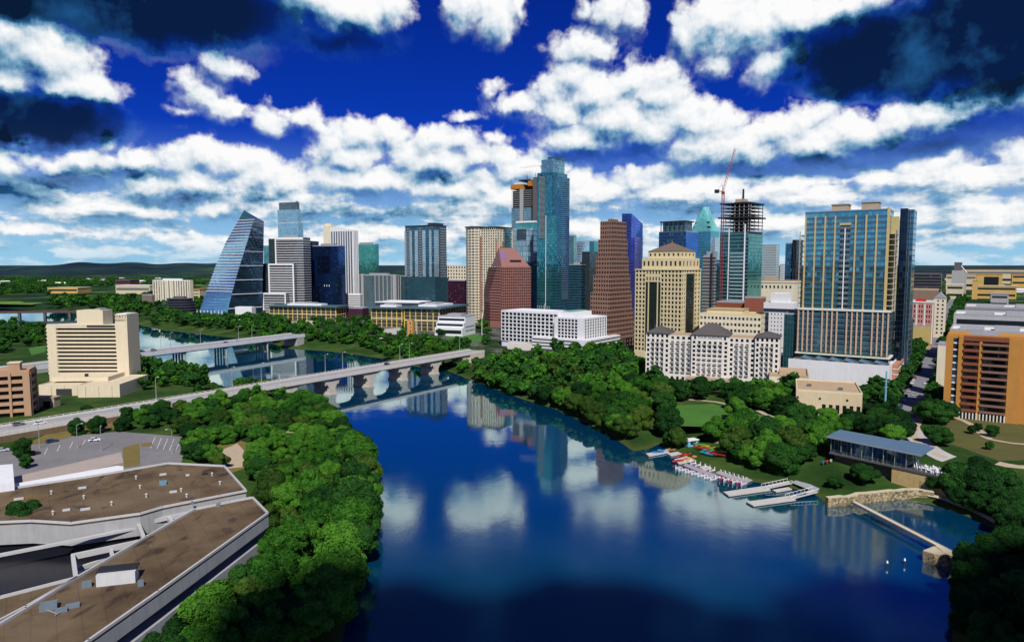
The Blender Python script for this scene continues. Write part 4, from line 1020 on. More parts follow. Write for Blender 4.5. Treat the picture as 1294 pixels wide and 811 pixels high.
def frame_tower():
    b = Bld('unfinished_tower', 'unfinished glass tower with bare open concrete floors on top and a mast', 911, 947, 965, 690, 257, ang=42)
    LA, LB = b.LA, b.LB; hg = b.z(293)
    b.part('left_curtain_wall', G('frame_dark', (.02, .10, .115), 1.6, 3.7, .1, .3, (.04, .09, .1), (.10, .20, .22), metal=.8, var=.8), (0, .5, .5, LA, 0, hg)); b.part('right_curtain_wall', G('frame_teal', (.06, .30, .29), 1.6, 3.7, .1, .25, (.08, .25, .25), (.04, .18, .17), metal=.8, var=.8), (.5, LB, 0, .5, 0, hg - 2)); b.part('core_block', dark_conc, (.51, LB - .2, .51, LA - .2, 0, hg))
    b.part('core', dark_conc, (LB * .3, LB * .7, LA * .3, LA * .7, hg, b.h + 3))
    n = round((b.h - hg) / 3.7); mb = MB(); cm = MB()
    for i in range(n + 1):
        z = hg + (b.h - hg) * i / n; mb.box(-.3, LB, -.3, LA, z, z + .5)
        if i < n:
            for y in np.linspace(.5, LA - 1, 7): cm.box(.3, 1.0, y, y + .6, z + .5, z + (b.h - hg) / n)
            for x in np.linspace(5, LB - 1, 4): cm.box(x, x + .6, .2, .9, z + .5, z + (b.h - hg) / n)
    mb.build('floor_slabs', dark_conc, b.root); cm.build('columns', grey_conc, b.root)
    mid = MB(); nn = round(hg / 3.7)
    for i in range(8, 24): mid.box(-.5, -.003, 4, LA * .62, hg * i / nn, hg * i / nn + 1.1)
    mid.build('spandrels', C('spandrel_pale', (.30, .42, .45), .4), b.root)
    b.part('corner_fin', steel_white, (-.7, -.004, 3, 4.2, 0, hg + 8)); b.part('corner_fin', steel_white, (-.6, -.004, LA * .66, LA * .66 + .8, 0, hg + 4))
    b.part('safety_net', dark_metal, (-2, -.6, -1, LA + 2, b.z(275), b.z(273)), (-.6, LB + 2, -2, -.6, b.z(275), b.z(273)))
    b.part('perimeter_screen', dark_metal, (-.8, -.4, -.8, LA + .8, b.h + .5, b.h + 1.6), (-.4, LB + .8, -.8, -.4, b.h + .5, b.h + 1.6))
    b.part('crane_base', tan_stone, (LB * .3, LB * .6, LA * .35, LA * .65, b.h + 3.01, b.h + 6))
    MB().tube((LB * .45, LA * .45, b.h + 6), (LB * .45, LA * .45, b.z(236)), 1.1, .9).build('mast', dark_metal, b.root)
    return b
FT = frame_tower()
def crane(name, label, foot, zm, tip, tailback=9, red=True, loc_z=LAND, w=2.2, r=.2):
    x, y = foot; root = thing(name, label, 'crane', (x, y, loc_z)); m_ = C('crane_paint_' + name, (.26, .045, .06) if red else (.55, .55, .52), .5, .1)
    mb = MB(); hw = w / 2; n = max(1, int((zm - loc_z) / 4.5)); dz = (zm - loc_z) / n; cs = [(-hw, -hw), (hw, -hw), (hw, hw), (-hw, hw)]
    for cx, cy in cs: mb.tube((cx, cy, 0), (cx, cy, zm - loc_z), r, n=4)
    for i in range(n):
        for k in range(4):
            a, b_ = cs[k], cs[(k + 1) % 4]; mb.tube((*a, i * dz), (*b_, (i + 1) * dz), r * .7, n=3, cap=False); mb.tube((*a, i * dz), (*b_, i * dz), r * .6, n=3, cap=False)
    mb.build('mast', m_, root); top = Vector((0, 0, zm - loc_z))
    jib = MB(); q = Vector(tip) - Vector((x, y, loc_z)); d = q - top; u = d.normalized(); sd = Vector((-u.y, u.x, 0)).normalized() if abs(u.z) < .99 else Vector((1, 0, 0)); up = u.cross(sd).normalized(); s_ = w * .45
    ch = [top + sd * s_, top - sd * s_, top + up * s_ * 1.6]; n = max(4, int(d.length / 4))
    for c in ch: jib.tube(c, c + d, r * .8, n=4)
    for i in range(n):
        t0, t1 = d * (i / n), d * ((i + 1) / n)
        jib.tube(ch[0] + t0, ch[1] + t1, r * .5, n=3, cap=False); jib.tube(ch[1] + t0, ch[2] + t1, r * .5, n=3, cap=False); jib.tube(ch[2] + t0, ch[0] + t1, r * .5, n=3, cap=False)
    jib.build('jib', m_ if red else m_, root)
    h = Vector((u.x, u.y, 0)).normalized() if Vector((u.x, u.y)).length > .05 else Vector((1, 0, 0))
    tb = top - h * tailback; cj = MB().tube(top, tb, r * 2).tube(top + Vector((0, 0, 7)) - h * 2, tb, r * .6).tube(top + Vector((0, 0, 7)) - h * 2, top, r).tube(top + Vector((0, 0, 7)) - h * 2, top + d * .75, r * .5); cj.build('counter_jib', m_, root)
    MB().obox((tb.x, tb.y), (h.x, h.y), 3.5, 3, tb.z - 2, tb.z + 1.4).build('counterweight', dark_metal, root)
    MB().obox((h.x * 1.5 + sd.x * 2, h.y * 1.5 + sd.y * 2), (h.x, h.y), 2.5, 2, top.z - 2.4, top.z - .1).build('cab', red_paint if red else steel_grey, root)
p = atY(912.5, 300, 684); zt = atY(912, 242, 684).z; crane('tower_crane', 'red tower crane with steep raised jib beside the unfinished glass tower', (p.x, p.y), zt, atY(929.5, 188, 690), 8)
p = atY(684, 300, 1100); zt = atY(684, 209.5, 1100).z; crane('tower_crane', 'pale tower crane whose long flat jib reaches out left of the tallest tower', (p.x, p.y), zt, atY(657, 213, 1095), 6, False)
simple('hotel_tower', 'pale grey slab tower with fine window grid right of the unfinished glass tower', 963, 981, 985.5, 900, 310, G('slab_grey', (.22, .36, .38), 1.3, 3.2, .4, .35, (.50, .55, .54), (.46, .52, .52), metal=.5), ang=42, wall=grey_conc)
simple('apartment_building', 'small far white block between the pale slab tower and navy tower', 985.8, 990, 992.5, 1000, 335, G('small_white', (.2, .28, .32), 1.6, 3.2, .7, .45, (.6, .62, .63), (.6, .62, .63), metal=.3), ang=42)
b = simple('office_tower', 'navy glass tower with a taller dark right edge left of the big bronze striped tower', 992.8, 1005, 1012, 760, 308, G('navy', (.03, .12, .22), 1.6, 3.8, .1, .25, (.05, .12, .2), (.03, .1, .17), metal=.8), ang=46)
b.part('dark_edge', G('navy_dark', (.012, .018, .03), 1.6, 3.8), (-.6, b.LB + 1, -2, 3, 0, b.z(303)))
def big_tower():
    b = Bld('residential_tower', 'big tower of blue glass striped by golden piers above a peach base', 1018, 1124, 1129, 420, 264, ang=35, LB=24)
    LA, LB, h = b.LA, b.LB, b.h; zs = b.z(394); zp = b.z(451)
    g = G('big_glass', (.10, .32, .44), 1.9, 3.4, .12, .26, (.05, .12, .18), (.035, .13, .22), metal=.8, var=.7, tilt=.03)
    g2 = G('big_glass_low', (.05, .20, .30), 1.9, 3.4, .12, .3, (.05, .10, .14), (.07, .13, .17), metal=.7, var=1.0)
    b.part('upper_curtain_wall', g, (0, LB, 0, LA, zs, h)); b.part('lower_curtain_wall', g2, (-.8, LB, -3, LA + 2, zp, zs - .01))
    mb = MB(); ys = np.linspace(.5, LA - .5, 9)
    for i, y in enumerate(ys):
        if i != 4: mb.box(-.7, -.003, y - .45, y + .45, zs, h - (3 if i else -1))
    n = 8
    mb.build('golden_pier', gold_pier, b.root)
    b.part('centre_line', steel_white, (-.6, -.003, LA * .5 - .3, LA * .5 + .3, zs - 50, h - 11)); b.part('centre_bay', G('centre_dark', (.02, .06, .09), 1.5, 3.4, .1, .4, (.1, .14, .16), (.15, .2, .22)), (-.35, -.002, LA * .44, LA * .56, zs, h - 9))
    b.part('bay_lintel', gold_pier, (-.7, -.36, LA * .43, LA * .57, h - 9, h - 7.6))
    fl = MB(); k = 0
    z = zs + 3.4
    while z < h - 2: fl.box(-.45, -.003, .96, LA - .96, z, z + (.8 if k % 5 == 4 else .3)); z += 3.4; k += 1
    fl.build('floor_lines', C('floor_line_brown', (.10, .085, .09), .5), b.root)
    ps = MB(); ws = MB()
    for i, y in enumerate(np.linspace(-2.6, LA + 1.4, 19)):
        if i not in (4, 9, 14): ps.box(-1.6, -.81, y, y + .85, zp, zs - .3)
    ps.build('peach_pier', peach, b.root)
    bl = MB(); z = zp
    while z < zs - 2: bl.box(-1.3, -.82, -2, LA + 1.2, z, z + .25); z += 3.4
    bl.build('balcony_slabs', dark_conc, b.root); b.part('cornice', off_white, (-2, LB, -3.4, LA + 2.6, zs - .3, zs + .9))
    # balconies at both ends
    e = MB(); z = zs + 3.4
    while z < h - 12: e.box(1, LB * .5, -4.2, -.01, z, z + .4); e.box(2, LB * .5, LA + .01, LA + 3.6, z, z + .4); z += 3.4
    e.build('end_balconies', C('balcony_tan', (.40, .37, .30), .7), b.root)
    b.part('end_posts', C('post_tan', (.40, .37, .30), .7), (1.05, 1.5, -4.1, -3.6, zs, h - 12), (LB * .46, LB * .49, -4.1, -3.6, zs, h - 12), (2.05, 2.5, LA + 3.0, LA + 3.5, zs, h - 12))
    b.part('end_wall', brick, (-1, LB, -5, -3.01, zp - 14, zs - 2)) if False else None
    b.part('golden_corner', gold_pier, (-.6, .4, -.6, .5, zs, h + .5), (LB * .5, LB * .5 + .6, -4.3, -.02, zs, h - 4))
    r = b.roof(roof_grey, ph=.4); b.parts('mechanical_penthouse', tan_stone, (3, 14, b.ya(1104, 3), b.ya(1083, 3), h + .26, h + 4.6), (3, 14, b.ya(1066, 3), b.ya(1046, 3), h + .26, h + 4.0), parent=r); b.parts('penthouse_cap', grey_conc, (2.5, 14.5, b.ya(1105, 3), b.ya(1082, 3), h + 4.61, h + 5.2), (2.5, 14.5, b.ya(1067, 3), b.ya(1045, 3), h + 4.01, h + 4.6), parent=r)
    dk = G('slab_navy', (.012, .028, .06), 1.8, 3.4, .08, .2, (.015, .03, .05), metal=.85)
    b.part('dark_rear_slab', dk, (LB * .62, LB + 10, -8.5, -4.4, 0, h + 1.0)); b.part('rear_slab_edge', G('slab_edge', (.06, .16, .26), 1.8, 3.4), (LB + 3, LB + 22, -11, -8.52, 0, h + 1))
    # podium: white walls, dark deck with tilted blue panels, brick corner stair
    pz = zp - .4; px0 = -20
    b.part('podium', white_wall, (px0, LB + 12, -6, LA + 3, 0, pz - 3.6)); b.part('podium_parapet', white_wall, (px0, px0 + .6, -6, LA + 3, pz - 3.6, pz - 2.2), (px0 + .6, LB, -6, -5.4, pz - 3.6, pz - 2.2))
    b.part('podium_deck', dark_conc, (px0 + .7, -1.8, -5.3, LA + 2, pz - 3.59, pz - 3.2)); b.part('podium_block', pane_black, (-1.8, LB, -3.2, LA + 2.2, pz - 3.58, pz - .6)); b.part('podium_cornice', off_white, (-2.6, LB, -4, LA + 3, pz - .6, pz + .38))
    pan = MB()
    for i in range(6):
        y = -3 + i * (LA + 2) / 6; pan.add([(px0 + 3, y, pz - 2.6), (px0 + 3, y + 6, pz - 1.2), (-3, y + 6, pz - 1.2), (-3, y, pz - 2.6), (px0 + 3, y, pz - 2.8), (px0 + 3, y + 6, pz - 1.4), (-3, y + 6, pz - 1.4), (-3, y, pz - 2.8)], [(3, 2, 1, 0), (4, 5, 6, 7), (0, 1, 5, 4), (1, 2, 6, 5), (2, 3, 7, 6), (3, 0, 4, 7)])
    pan.build('solar_panels', C('panel_blue', (.05, .13, .20), .25, .3, .3), b.root)
    b.part('brick_corner', C('peach_brick', (.42, .20, .13), .85), (px0 + 13, LB + 8, -9, -6.01, 0, pz - 3)); b.part('corner_bands', off_white, *[(px0 + 12.7, LB + 8, -9.2, -6.3, z, z + .5) for z in np.arange(3, pz - 4, 3.2)])
    b.part('planter', C('planter_green', (.05, .12, .02), .95, .4, .5), (-2.3, -1.9, -2, LA, pz + .4, pz + 1.0))
    EXCL.append([b.w(px0, -8), b.w(LB, -8), b.w(LB, LA), b.w(px0, LA)])
    return b
BT = big_tower()
simple('glass_building', 'plain dark teal annex at the right foot of the big striped tower', 1137, 1147, 1154, 470, 406, C('annex_teal', (.05, .10, .13), .3, .1), ang=35, part='wall')

# ---------------------------------------------------------------- mid-rise in front
def city_hall(label, xL, xC, xR, Y, ytop, ang, pent=True):
    b = Bld('civic_building', label, xL, xC, xR, Y, ytop, ang=ang, maxB=120)
    b.part('curtain_wall', G('civic_glass_%d' % xL, (.05, .07, .075), 2, 4, .15, .3, (.12, .11, .09), (.22, .18, .08), metal=.5), (1.5, b.LB - 1.5, 1.5, b.LA - 1.5, 0, b.h - 1.5))
    b.fins('yellow_columns', C('civic_yellow_%d' % xL, (.62, .43, .10), .7), 7, 1.1, .1, 0, b.h - 1.5, 'LR', 1.4, b.LB, 1.4, b.LA)
    b.part('floor_band', yellow_stone, (.9, b.LB - 1, .9, b.LA - 1, b.h * .42, b.h * .47))
    r = b.part('roof', roof_teal, (-2, b.LB + 2, -2, b.LA + 2, b.h - 1.45, b.h))
    b.part('rooftop_plant', roof_white, (b.LB * .2, b.LB * .8, b.LA * .25, b.LA * .75, b.h + .01, b.h + 2.2), parent=r); b.part('rooftop_plant', roof_grey, (b.LB * .3, b.LB * .6, b.LA * .35, b.LA * .65, b.h + 2.21, b.h + 4), parent=r)
    return b
b = city_hall('yellow columned low office with slate roof in front of the white framed steps', 339, 425, 438, 875, 387, 15)
city_hall('left wing of yellow columned civic block with slate roof by the riverside trees', 468, 509, 520, 790, 388.5, 15)
city_hall('right wing of yellow columned civic block with slate roof left of the white terraced building', 509.5, 556, 590, 740, 389, 20)
simple('plaza_building', 'low dark purple hall with slanted wall between the yellow columned blocks', 438, 458, 466, 900, 390, C('purple_panel', (.055, .018, .04), .4), ang=15, part='wall')
simple('low_building', 'long dark roofed hall with white top behind the yellow columned civic block', 474, 530, 545, 900, 383, C('hall_dark', (.035, .04, .055), .5), roofm=roof_white, ang=15, part='wall')
b = Bld('brick_tower', 'little orange brick stair tower beside the civic block', 514.5, 521, 523.5, 700, 404.5, ang=20)
b.part('wall', C('stair_orange', (.55, .27, .08), .85), (0, b.LB, 0, b.LA, 0, b.h)); b.part('roof', tan_roof, (-.3, b.LB + .3, -.3, b.LA + .3, b.h + .01, b.h + .5)); b.parts('window', pane_dark, *[(-.1, -.003, 1.5, 3, z, z + 1.5) for z in (4, 8, 12)])
b = Bld('office_building', 'small white terraced building with ribbon windows left of the pink granite block', 553.5, 588, 600.5, 700, 401, ang=20)
for i, (x0, z0, z1) in enumerate(((-8, 0, .45), (-4, .45, .72), (0, .72, 1.0))):
    b.part('terrace_block', white_wall, (x0, b.LB, 0, b.LA, b.h * z0, b.h * z1)); b.part('ribbon_window', pane_dark, (x0 - .15, x0 - .003, 1, b.LA - 1, b.h * (z0 + (z1 - z0) * .30), b.h * (z0 + (z1 - z0) * .72)))
b.parts('side_window', pane_dark, *[(x, x + 1.8, -.12, -.003, z, z + 1.6) for x in np.arange(1, b.LB - 2, 3.4) for z in (4, 8)]); b.roof(roof_grey, pent=3)
def white_hotel():
    b = Bld('hotel', 'white hotel of two wings covered with a grid of deep set windows', 629, 738.5, 767, 556, 404, ang=36)
    LA, LB = b.LA, b.LB; yj = b.ya(700.5); zb = b.z(429); h = b.h; hw = b.z(393.5, 6, LA)
    mb = MB(); yfin = b.ya(729.5)
    ya_, yb_ = b.ya(730), b.ya(704.5); b.lattice(mb, 'L', ya_, yb_, zb, h, 6, 6, .78, .76, .8); mb.box(0, .8, 0, ya_, zb, h); mb.box(0, .8, yb_, yj, zb, h)
    b.lattice(mb, 'R', .81, LB, zb, h, 9, 7, .66, .80, .8)
    mb.box(.86, LB, .86, yj, zb, h - .02)
    b.lattice(mb, 'L', yj + .01, LA, 5, hw, 14, 8, .80, .76, .8, 5); mb.box(5.86, LB, yj + .01, LA, 0, hw - .02)
    mb.build('wall', white_wall, b.root); b.windows(pane_black)
    b.roof(roof_white, 0, LB, 0, yj - .2, h); b.roof(roof_white, 5, LB, yj, LA, hw)
    b.parts('rooftop_box', white_wall, (8, LB - 2, 14, 30, h + .3, h + 5), (9, LB - 3, 32, 48, h + .3, h + 4)); b.part('green_skylight', green_roof, (9, LB - 4, 18, 26, h + 5.01, h + 5.8))
    # podium with bands of parking
    b.part('podium', dark_conc, (-4, LB + 14, -5, LA * .55, 0, zb - .5)); pb = MB()
    for i in range(4): z = 1 + i * (zb - 1) / 4; pb.box(-4.5, LB + 14.5, -5.5, LA * .55, z + 1.3, z + (zb - 1) / 4 - .05)
    pb.build('podium_band', white_wall, b.root); b.part('podium_corner', white_wall, (-4.8, 4, -5.8, 4, 0, zb - .02)); b.part('canopy', C('teal_canopy', (.05, .25, .27), .5), (-9, -4.9, 8, 16, 3, 4))
    b.part('front_wing', off_white, (-10, -4.6, LA * .56, LA * .80, 0, 6))
white_hotel()
def season_hotel():
    b = Bld('hotel', 'long cream hotel with three grey hip roofs and dark punched windows', 817, 985, 999, 393, 428, ang=24, LB=16)
    LA, LB, h = b.LA, b.LB, b.h; mb = MB(); z0 = 6.5; fl = 7
    yA, yB, yC, yD = b.ya(955.5), b.ya(922), b.ya(875), b.ya(847)
    hc = b.z(424.5, -1.5, yB)
    # (from right to left) right pavilion, recess, centre pavilion, recess, left pavilion
    for (a0, a1, off, hh, n, rows) in ((0, yA, -1.5, h + .6, 5, 8), (yA, yB, 0, h - .5, 5, 8), (yB, yC, -1.5, hc, 7, 8), (yC, yD, 0, h - .5, 4, 8), (yD, LA, -1.5, h + .6, 5, 8)):
        top = hh - (3.2 if (a0, a1) == (yB, yC) else 0)
        b.lattice(mb, 'L', a0, a1, z0, top, n, rows, .52, .62, .5, off, .45)
        b.lattice(mb, 'L', a0, a1, 0, z0, n, 1, .5, .5, .5, off, .3)
        mb.box(off + .58, LB, a0 + .003, a1 - .003, 0, top - .02)
        if top < hh: mb.box(off, LB, a0, a1, top, hh)
        if off < 0:
            pass
    mb.box(.01 - 1.5, LB, -.35, 0, 0, h + .6)
    mb.build('wall', off_white, b.root); b.windows(pane_black)
    rail_m = C('rail_grey', (.30, .30, .29), .6)
    for (a0, a1, off, n) in ((yA, yB, 0, 5), (yB, yC, -1.5, 7), (yC, yD, 0, 4), (0, yA, -1.5, 5), (yD, LA, -1.5, 5)):
        cw = (a1 - a0) / n
        for i in range(1, n - 1) if n > 4 else range(n):
            for j in range(7):
                z = z0 + j * (h - z0) / 8; y = a0 + (i + .5) * cw; b.part('balcony_rail', rail_m, (off - .9, off - .004, y - cw * .3, y + cw * .3, z + .35, z + 1.3))
    def hip(nm, x0, x1, y0, y1, z, zt, m_):
        rl = min(x1 - x0, y1 - y0) / 2; xm = (x0 + x1) / 2
        V = [(x0, y0, z), (x1, y0, z), (x1, y1, z), (x0, y1, z)]
        V += [(xm, y0 + rl * .95, zt), (xm, y1 - rl * .95, zt)] if y1 - y0 > x1 - x0 else [(x0 + rl * .95, (y0 + y1) / 2, zt), (x1 - rl * .95, (y0 + y1) / 2, zt)]
        if y1 - y0 > x1 - x0: F_ = [(0, 1, 4), (1, 2, 5, 4), (2, 3, 5), (3, 0, 4, 5), (3, 2, 1, 0)]
        else: F_ = [(0, 1, 5, 4), (1, 2, 5), (2, 3, 4, 5), (3, 0, 4), (3, 2, 1, 0)]
        return MB().add(V, F_).build(nm, m_, b.root)
    hip('hip_roof', -2.3, LB + 1, yD - .5, LA + .8, h + .62, b.z(411, 6, LA), roof_dark); hip('hip_roof', -2.3, LB + 1, yB - .8, yC + .8, hc + .02, b.z(409, 6, yB), roof_dark); hip('hip_roof', -2.3, LB + 1, -.9, yA + .6, h + .62, b.z(419.5, 6, 0), roof_dark)
    b.parts('flat_roof', tan_roof, (.6, LB, yA + .7, yB - .9, h - .5, h - .2), (.6, LB, yC + .9, yD - .6, h - .5, h - .2))
    b.part('porch', tan_stone, (-9, -1.6, yB - 2, yC + 2, 4.2, 5.4)); b.parts('porch_post', tan_stone, *[(-8.6, -8, y, y + .6, 0, 4.2) for y in np.linspace(yB - 1, yC + 1, 6)])
    text_part('sign_lettering', 'FOUR SEASONS', 2.0, dark_metal, b.root, (-1.56, (yB + yC) / 2, hc - 1.5), (pi / 2, 0, -pi / 2), .05)
    b.parts('crest', dark_metal, (-1.6, -1.503, yB + 1.5, yB + 2.7, hc - 2.6, hc - .8), (-1.6, -1.503, yC - 2.7, yC - 1.5, hc - 2.6, hc - .8))
    return b
FS = season_hotel()
def parking_behind():
    b = Bld('office_building', 'cream flat topped office block with ochre roof behind the hipped hotel', 884, 962, 981, 480, 400, ang=30)
    mb = MB(); b.lattice(mb, 'L', 0, b.LA, 6, b.h, 16, 7, .6, .45, .4); b.lattice(mb, 'R', 0, b.LB, 6, b.h, 7, 7, .8, .45, .4); mb.box(.46, b.LB, .46, b.LA, 0, b.h - .02); mb.build('wall', cream_pale, b.root); b.windows(pane_dark)
    b.roof(C('ochre_roof', (.50, .38, .14), .9), wall=cream)
    b.part('upper_block', yellow_stone, (6, b.LB - 2, 14, b.LA - 4, b.h + .3, b.h + 3.5)); b.part('upper_roof', tan_roof, (5.6, b.LB - 1.6, 13.6, b.LA - 3.6, b.h + 3.51, b.h + 4))
parking_behind()
b = Bld('office_building', 'white block with a dark band near its top left of the big striped tower', 965, 1003, 1010, 560, 383, ang=35)
mb = MB(); b.lattice(mb, 'L', 0, b.LA, 4, b.h - 8, 9, 9, .35, .4, .4); b.lattice(mb, 'R', 0, b.LB, 4, b.h - 8, 5, 9, .35, .4, .4); mb.box(.46, b.LB, .46, b.LA, 0, b.h - 8); mb.box(0, b.LB, 0, b.LA, b.h - 5, b.h); mb.build('wall', white_wall, b.root); b.windows(pane_dark); b.part('dark_band', pane_blue, (.3, b.LB - .1, .3, b.LA - .1, b.h - 8, b.h - 5)); b.part('upper_block', white_wall, (3, b.LB - 2, 6, b.LA - 5, b.h + .01, b.h + 7)); b.roof(roof_white, z=b.h + 7.01, x0=3, x1=b.LB - 2, y0=6, y1=b.LA - 5, ph=.6)
b = Bld('office_building', 'old cream stone block with arched attic between navy tower and unfinished tower', 960, 1004, 1012, 700, 356, ang=35)
b.part('wall', cream_pale, (0, b.LB, 0, b.LA, 0, b.h)); b.part('cornice', off_white, (-.6, b.LB + .6, -.6, b.LA + .6, b.h - 1.2, b.h - .2)); b.parts('window', pane_dark, *[(-.12, -.003, y, y + 1.6, b.h - 7, b.h - 4) for y in np.arange(3, b.LA - 3, 4)]); b.part('attic', tan_stone, (4, b.LB - 3, b.LA * .68, b.LA * .88, b.h + .01, b.h + 5)); b.roof(tan_roof)
simple('low_building', 'dark teal infill block between cream office block and big striped tower', 991, 1010, 1018, 450, 398, G('infill_teal', (.03, .13, .15), 1.8, 3.6, .15, .3, (.05, .14, .15), metal=.6), ang=35)
simple('office_building', 'rust brown slab low behind the ochre roofed office block', 905, 940, 948, 640, 383, C('rust_slab', (.22, .07, .03), .8), ang=35, part='wall')
simple('apartment_building', 'dark red brick block peeping out left of the old cream stone block', 941, 962, 968, 620, 377, brick, ang=35, part='wall')
def hotel_annex():
    b = Bld('banquet_hall', 'tan flat roofed hall with tall windows below the big striped tower podium', 1006, 1090, 1094, 322, 499, ang=22, LB=34)
    mb = MB(); b.lattice(mb, 'L', 0, b.LA * .62, 0, 7, 6, 1, .55, .62, .6, 0, .25); mb.box(0, .66, 0, b.LA * .62, 7, b.h); mb.box(.66, b.LB, 0, b.LA, 0, b.h - .02); mb.box(0, .65, b.LA * .62, b.LA, 0, b.h); mb.build('wall', C('hall_tan', (.54, .44, .27), .85), b.root); b.windows(pane_dark)
    b.roof(tan_roof, ph=.9, wall=cream); b.part('roof_vent', dark_conc, (8, 10, 8, 10, b.h + .3, b.h + 1.4), (14, 17, 22, 24, b.h + .3, b.h + 1.2)); b.parts('square_vent', dark_metal, *[(-.12, -.003, y, y + 1, b.h - 3.6, b.h - 2.6) for y in (6, 18, 28)])
    return b
BH = hotel_annex()
simple('service_building', 'low tan service wing joining the hipped hotel and the tan hall', 972, 1022, 1060, 372, 478, cream_pale, roofm=tan_roof, ang=22, part='wall', pent=2)

# ---------------------------------------------------------------- right-hand side
b = simple('office_building', 'long dark glass office slab at the far right of the big striped tower', 1146, 1190, 1196, 800, 346.5, G('far_dark', (.025, .03, .035), 2, 3.6, .15, .4, (.05, .05, .055), (.09, .09, .10), metal=.5), ang=33, LB=30, roofm=dark_conc)
simple('parking_garage', 'brown banded garage below the long dark office slab', 1149, 1186, 1192, 720, 367, C('garage_brown', (.22, .15, .10), .85), ang=33, LB=30, part='wall', roofm=tan_stone)
b = Bld('hotel', 'pink brick hotel with pale window columns and a red sign strip on its roof', 1148, 1180, 1186, 600, 383, ang=33, LB=30)
mb = MB(); b.lattice(mb, 'L', 0, b.LA, 3, b.h - 1, 10, 8, .5, .6, .4); b.lattice(mb, 'R', 0, b.LB, 3, b.h - 1, 6, 8, .4, .6, .4); mb.box(.46, b.LB, .46, b.LA, 0, b.h); mb.build('wall', C('pink_brick', (.46, .22, .19), .85), b.root); b.windows(pane_dark); b.fins('pale_pier', off_white, 6, 1.0, .3, 3, b.h - 1, 'L'); b.roof(roof_grey, wall=off_white); b.part('sign_strip', red_paint, (.2, 1, b.LA * .30, b.LA * .72, b.h + 1.21, b.h + 3.6))
b = Bld('hotel', 'cream gabled hotel wing right of the pink brick hotel', 1180, 1196, 1199, 680, 377, ang=33, LB=24)
b.part('wall', cream_pale, (0, b.LB, 0, b.LA, 0, b.h)); b.parts('window', pane_dark, *[(-.12, -.003, y, y + 1.6, z, z + 1.8) for y in np.arange(2, b.LA - 2, 4) for z in np.arange(4, b.h - 3, 4)]); MB().add([(-.5, 0, b.h), (b.LB, 0, b.h), (b.LB, b.LA, b.h), (-.5, b.LA, b.h), (-.5, b.LA / 2, b.h + 6), (b.LB, b.LA / 2, b.h + 6)], [(0, 1, 5, 4), (2, 3, 4, 5), (3, 0, 4), (1, 2, 5)]).build('gable_roof', roof_grey, b.root)
simple('shop_building', 'low yellow shop building at the foot of the pink brick hotel', 1154, 1176, 1180, 590, 413, C('shop_yellow', (.46, .36, .13), .85), ang=33, LB=20, part='wall')
def brick_flats():
    Yc = 300.0
    b = Bld('apartment_building', 'orange brick apartment slab with long rust balconies facing the lakeside park', 1197, 1340, None, Yc, 433, ang=35, LB=18)
    LA, LB, h = b.LA, b.LB, b.h; n = 11; fh = (h - 3.5) / n
    b.part('wall', orange_brick, (1.2, LB, 0, LA, 0, h))
    ys = [b.ya(x) for x in (1197.5, 1206.5, 1213.5, 1219.5, 1240, 1243.5, 1277.5, 1294)]
    for a, c in ((ys[0], ys[1]), (ys[2], ys[3]), (ys[4], ys[5]), (ys[6], ys[7])): b.part('brick_pier', orange_brick, (-.4, 1.19, c, a, 0, h + .8))
    for i in range(n):
        z = 3.5 + i * fh
        b.part('balcony', rust_panel, (-.9, 1.18, ys[4] + .05, ys[3] - .05, z, z + 1.15)); b.part('balcony', C('rail_brown', (.20, .11, .075), .8) if 'rail_brown' not in MATS else MATS['rail_brown'], (-.9, 1.18, ys[6] + .05, ys[5] - .05, z, z + .35), (-.9, -.8, ys[6] + .05, ys[5] - .05, z + .35, z + 1.1))
        for y in np.linspace(ys[4] + 1, ys[3] - 2.5, 3): b.part('balcony_window', pane_dark, (.9, 1.19, y, y + 1.6, z + 1.2, z + fh - .3))
        for y in np.linspace(ys[6] + 1, ys[5] - 3, 5): b.part('balcony_window', pane_dark, (.9, 1.19, y, y + 2.4, z + .4, z + fh - .3))
        b.part('window', pane_blue, (.8, 1.19, ys[2] + .1, ys[1] - .1, z + .9, z + fh - .4)); b.part('window_sill', white_wall, (.5, 1.19, ys[2] + .1, ys[1] - .1, z + .2, z + .88))
    b.part('top_band', rust_panel, (-.5, 1.18, ys[6] + .05, ys[3] - .05, h - 1.2, h + .9))
    b.part('arcade', pane_black, (-.2, 1.17, ys[6], ys[3], 0, 3.2)); b.parts('arcade_post', off_white, *[(-.6, -.21, y, y + .5, 0, 3.2) for y in np.linspace(ys[6], ys[3], 14)])
    b.roof(roof_white, x0=1.2, ph=1.6, wall=orange_brick); b.parts('rooftop_plant', roof_grey, (4, 12, ys[5], ys[4] + 4, h + .3, h + 4), (5, 12, ys[6] + 4, ys[6] + 12, h + .3, h + 3))
    return b
brick_flats()
simple('apartment_building', 'narrow cream block at the left edge of the orange brick slab', 1188, 1196, 1199, 370, 437, cream_pale, ang=35, LB=14, part='wall')
def hall(label, xL, xC, Y, ytop, m_, LB=40, extra=True, nm='convention_hall'):
    b = Bld(nm, label, xL, xC, None, Y, ytop, ang=35, LB=LB); b.part('wall', m_, (0, b.LB, 0, b.LA, 0, b.h)); b.roof(roof_white, ph=1.5, wall=grey_conc)
    b.part('ribbon_window', pane_dark, (-.15, -.003, 2, b.LA - 2, b.h - 6, b.h - 2.5))
    if extra: b.parts('rooftop_plant', roof_grey, (6, LB * .6, b.LA * .3, b.LA * .55, b.h + .3, b.h + 3), (6, LB * .5, b.LA * .65, b.LA * .9, b.h + .3, b.h + 2.4))
    return b
hall('nearest pale grey hall roof just behind the orange brick slab', 1200, 1330, 390, 424, grey_conc)
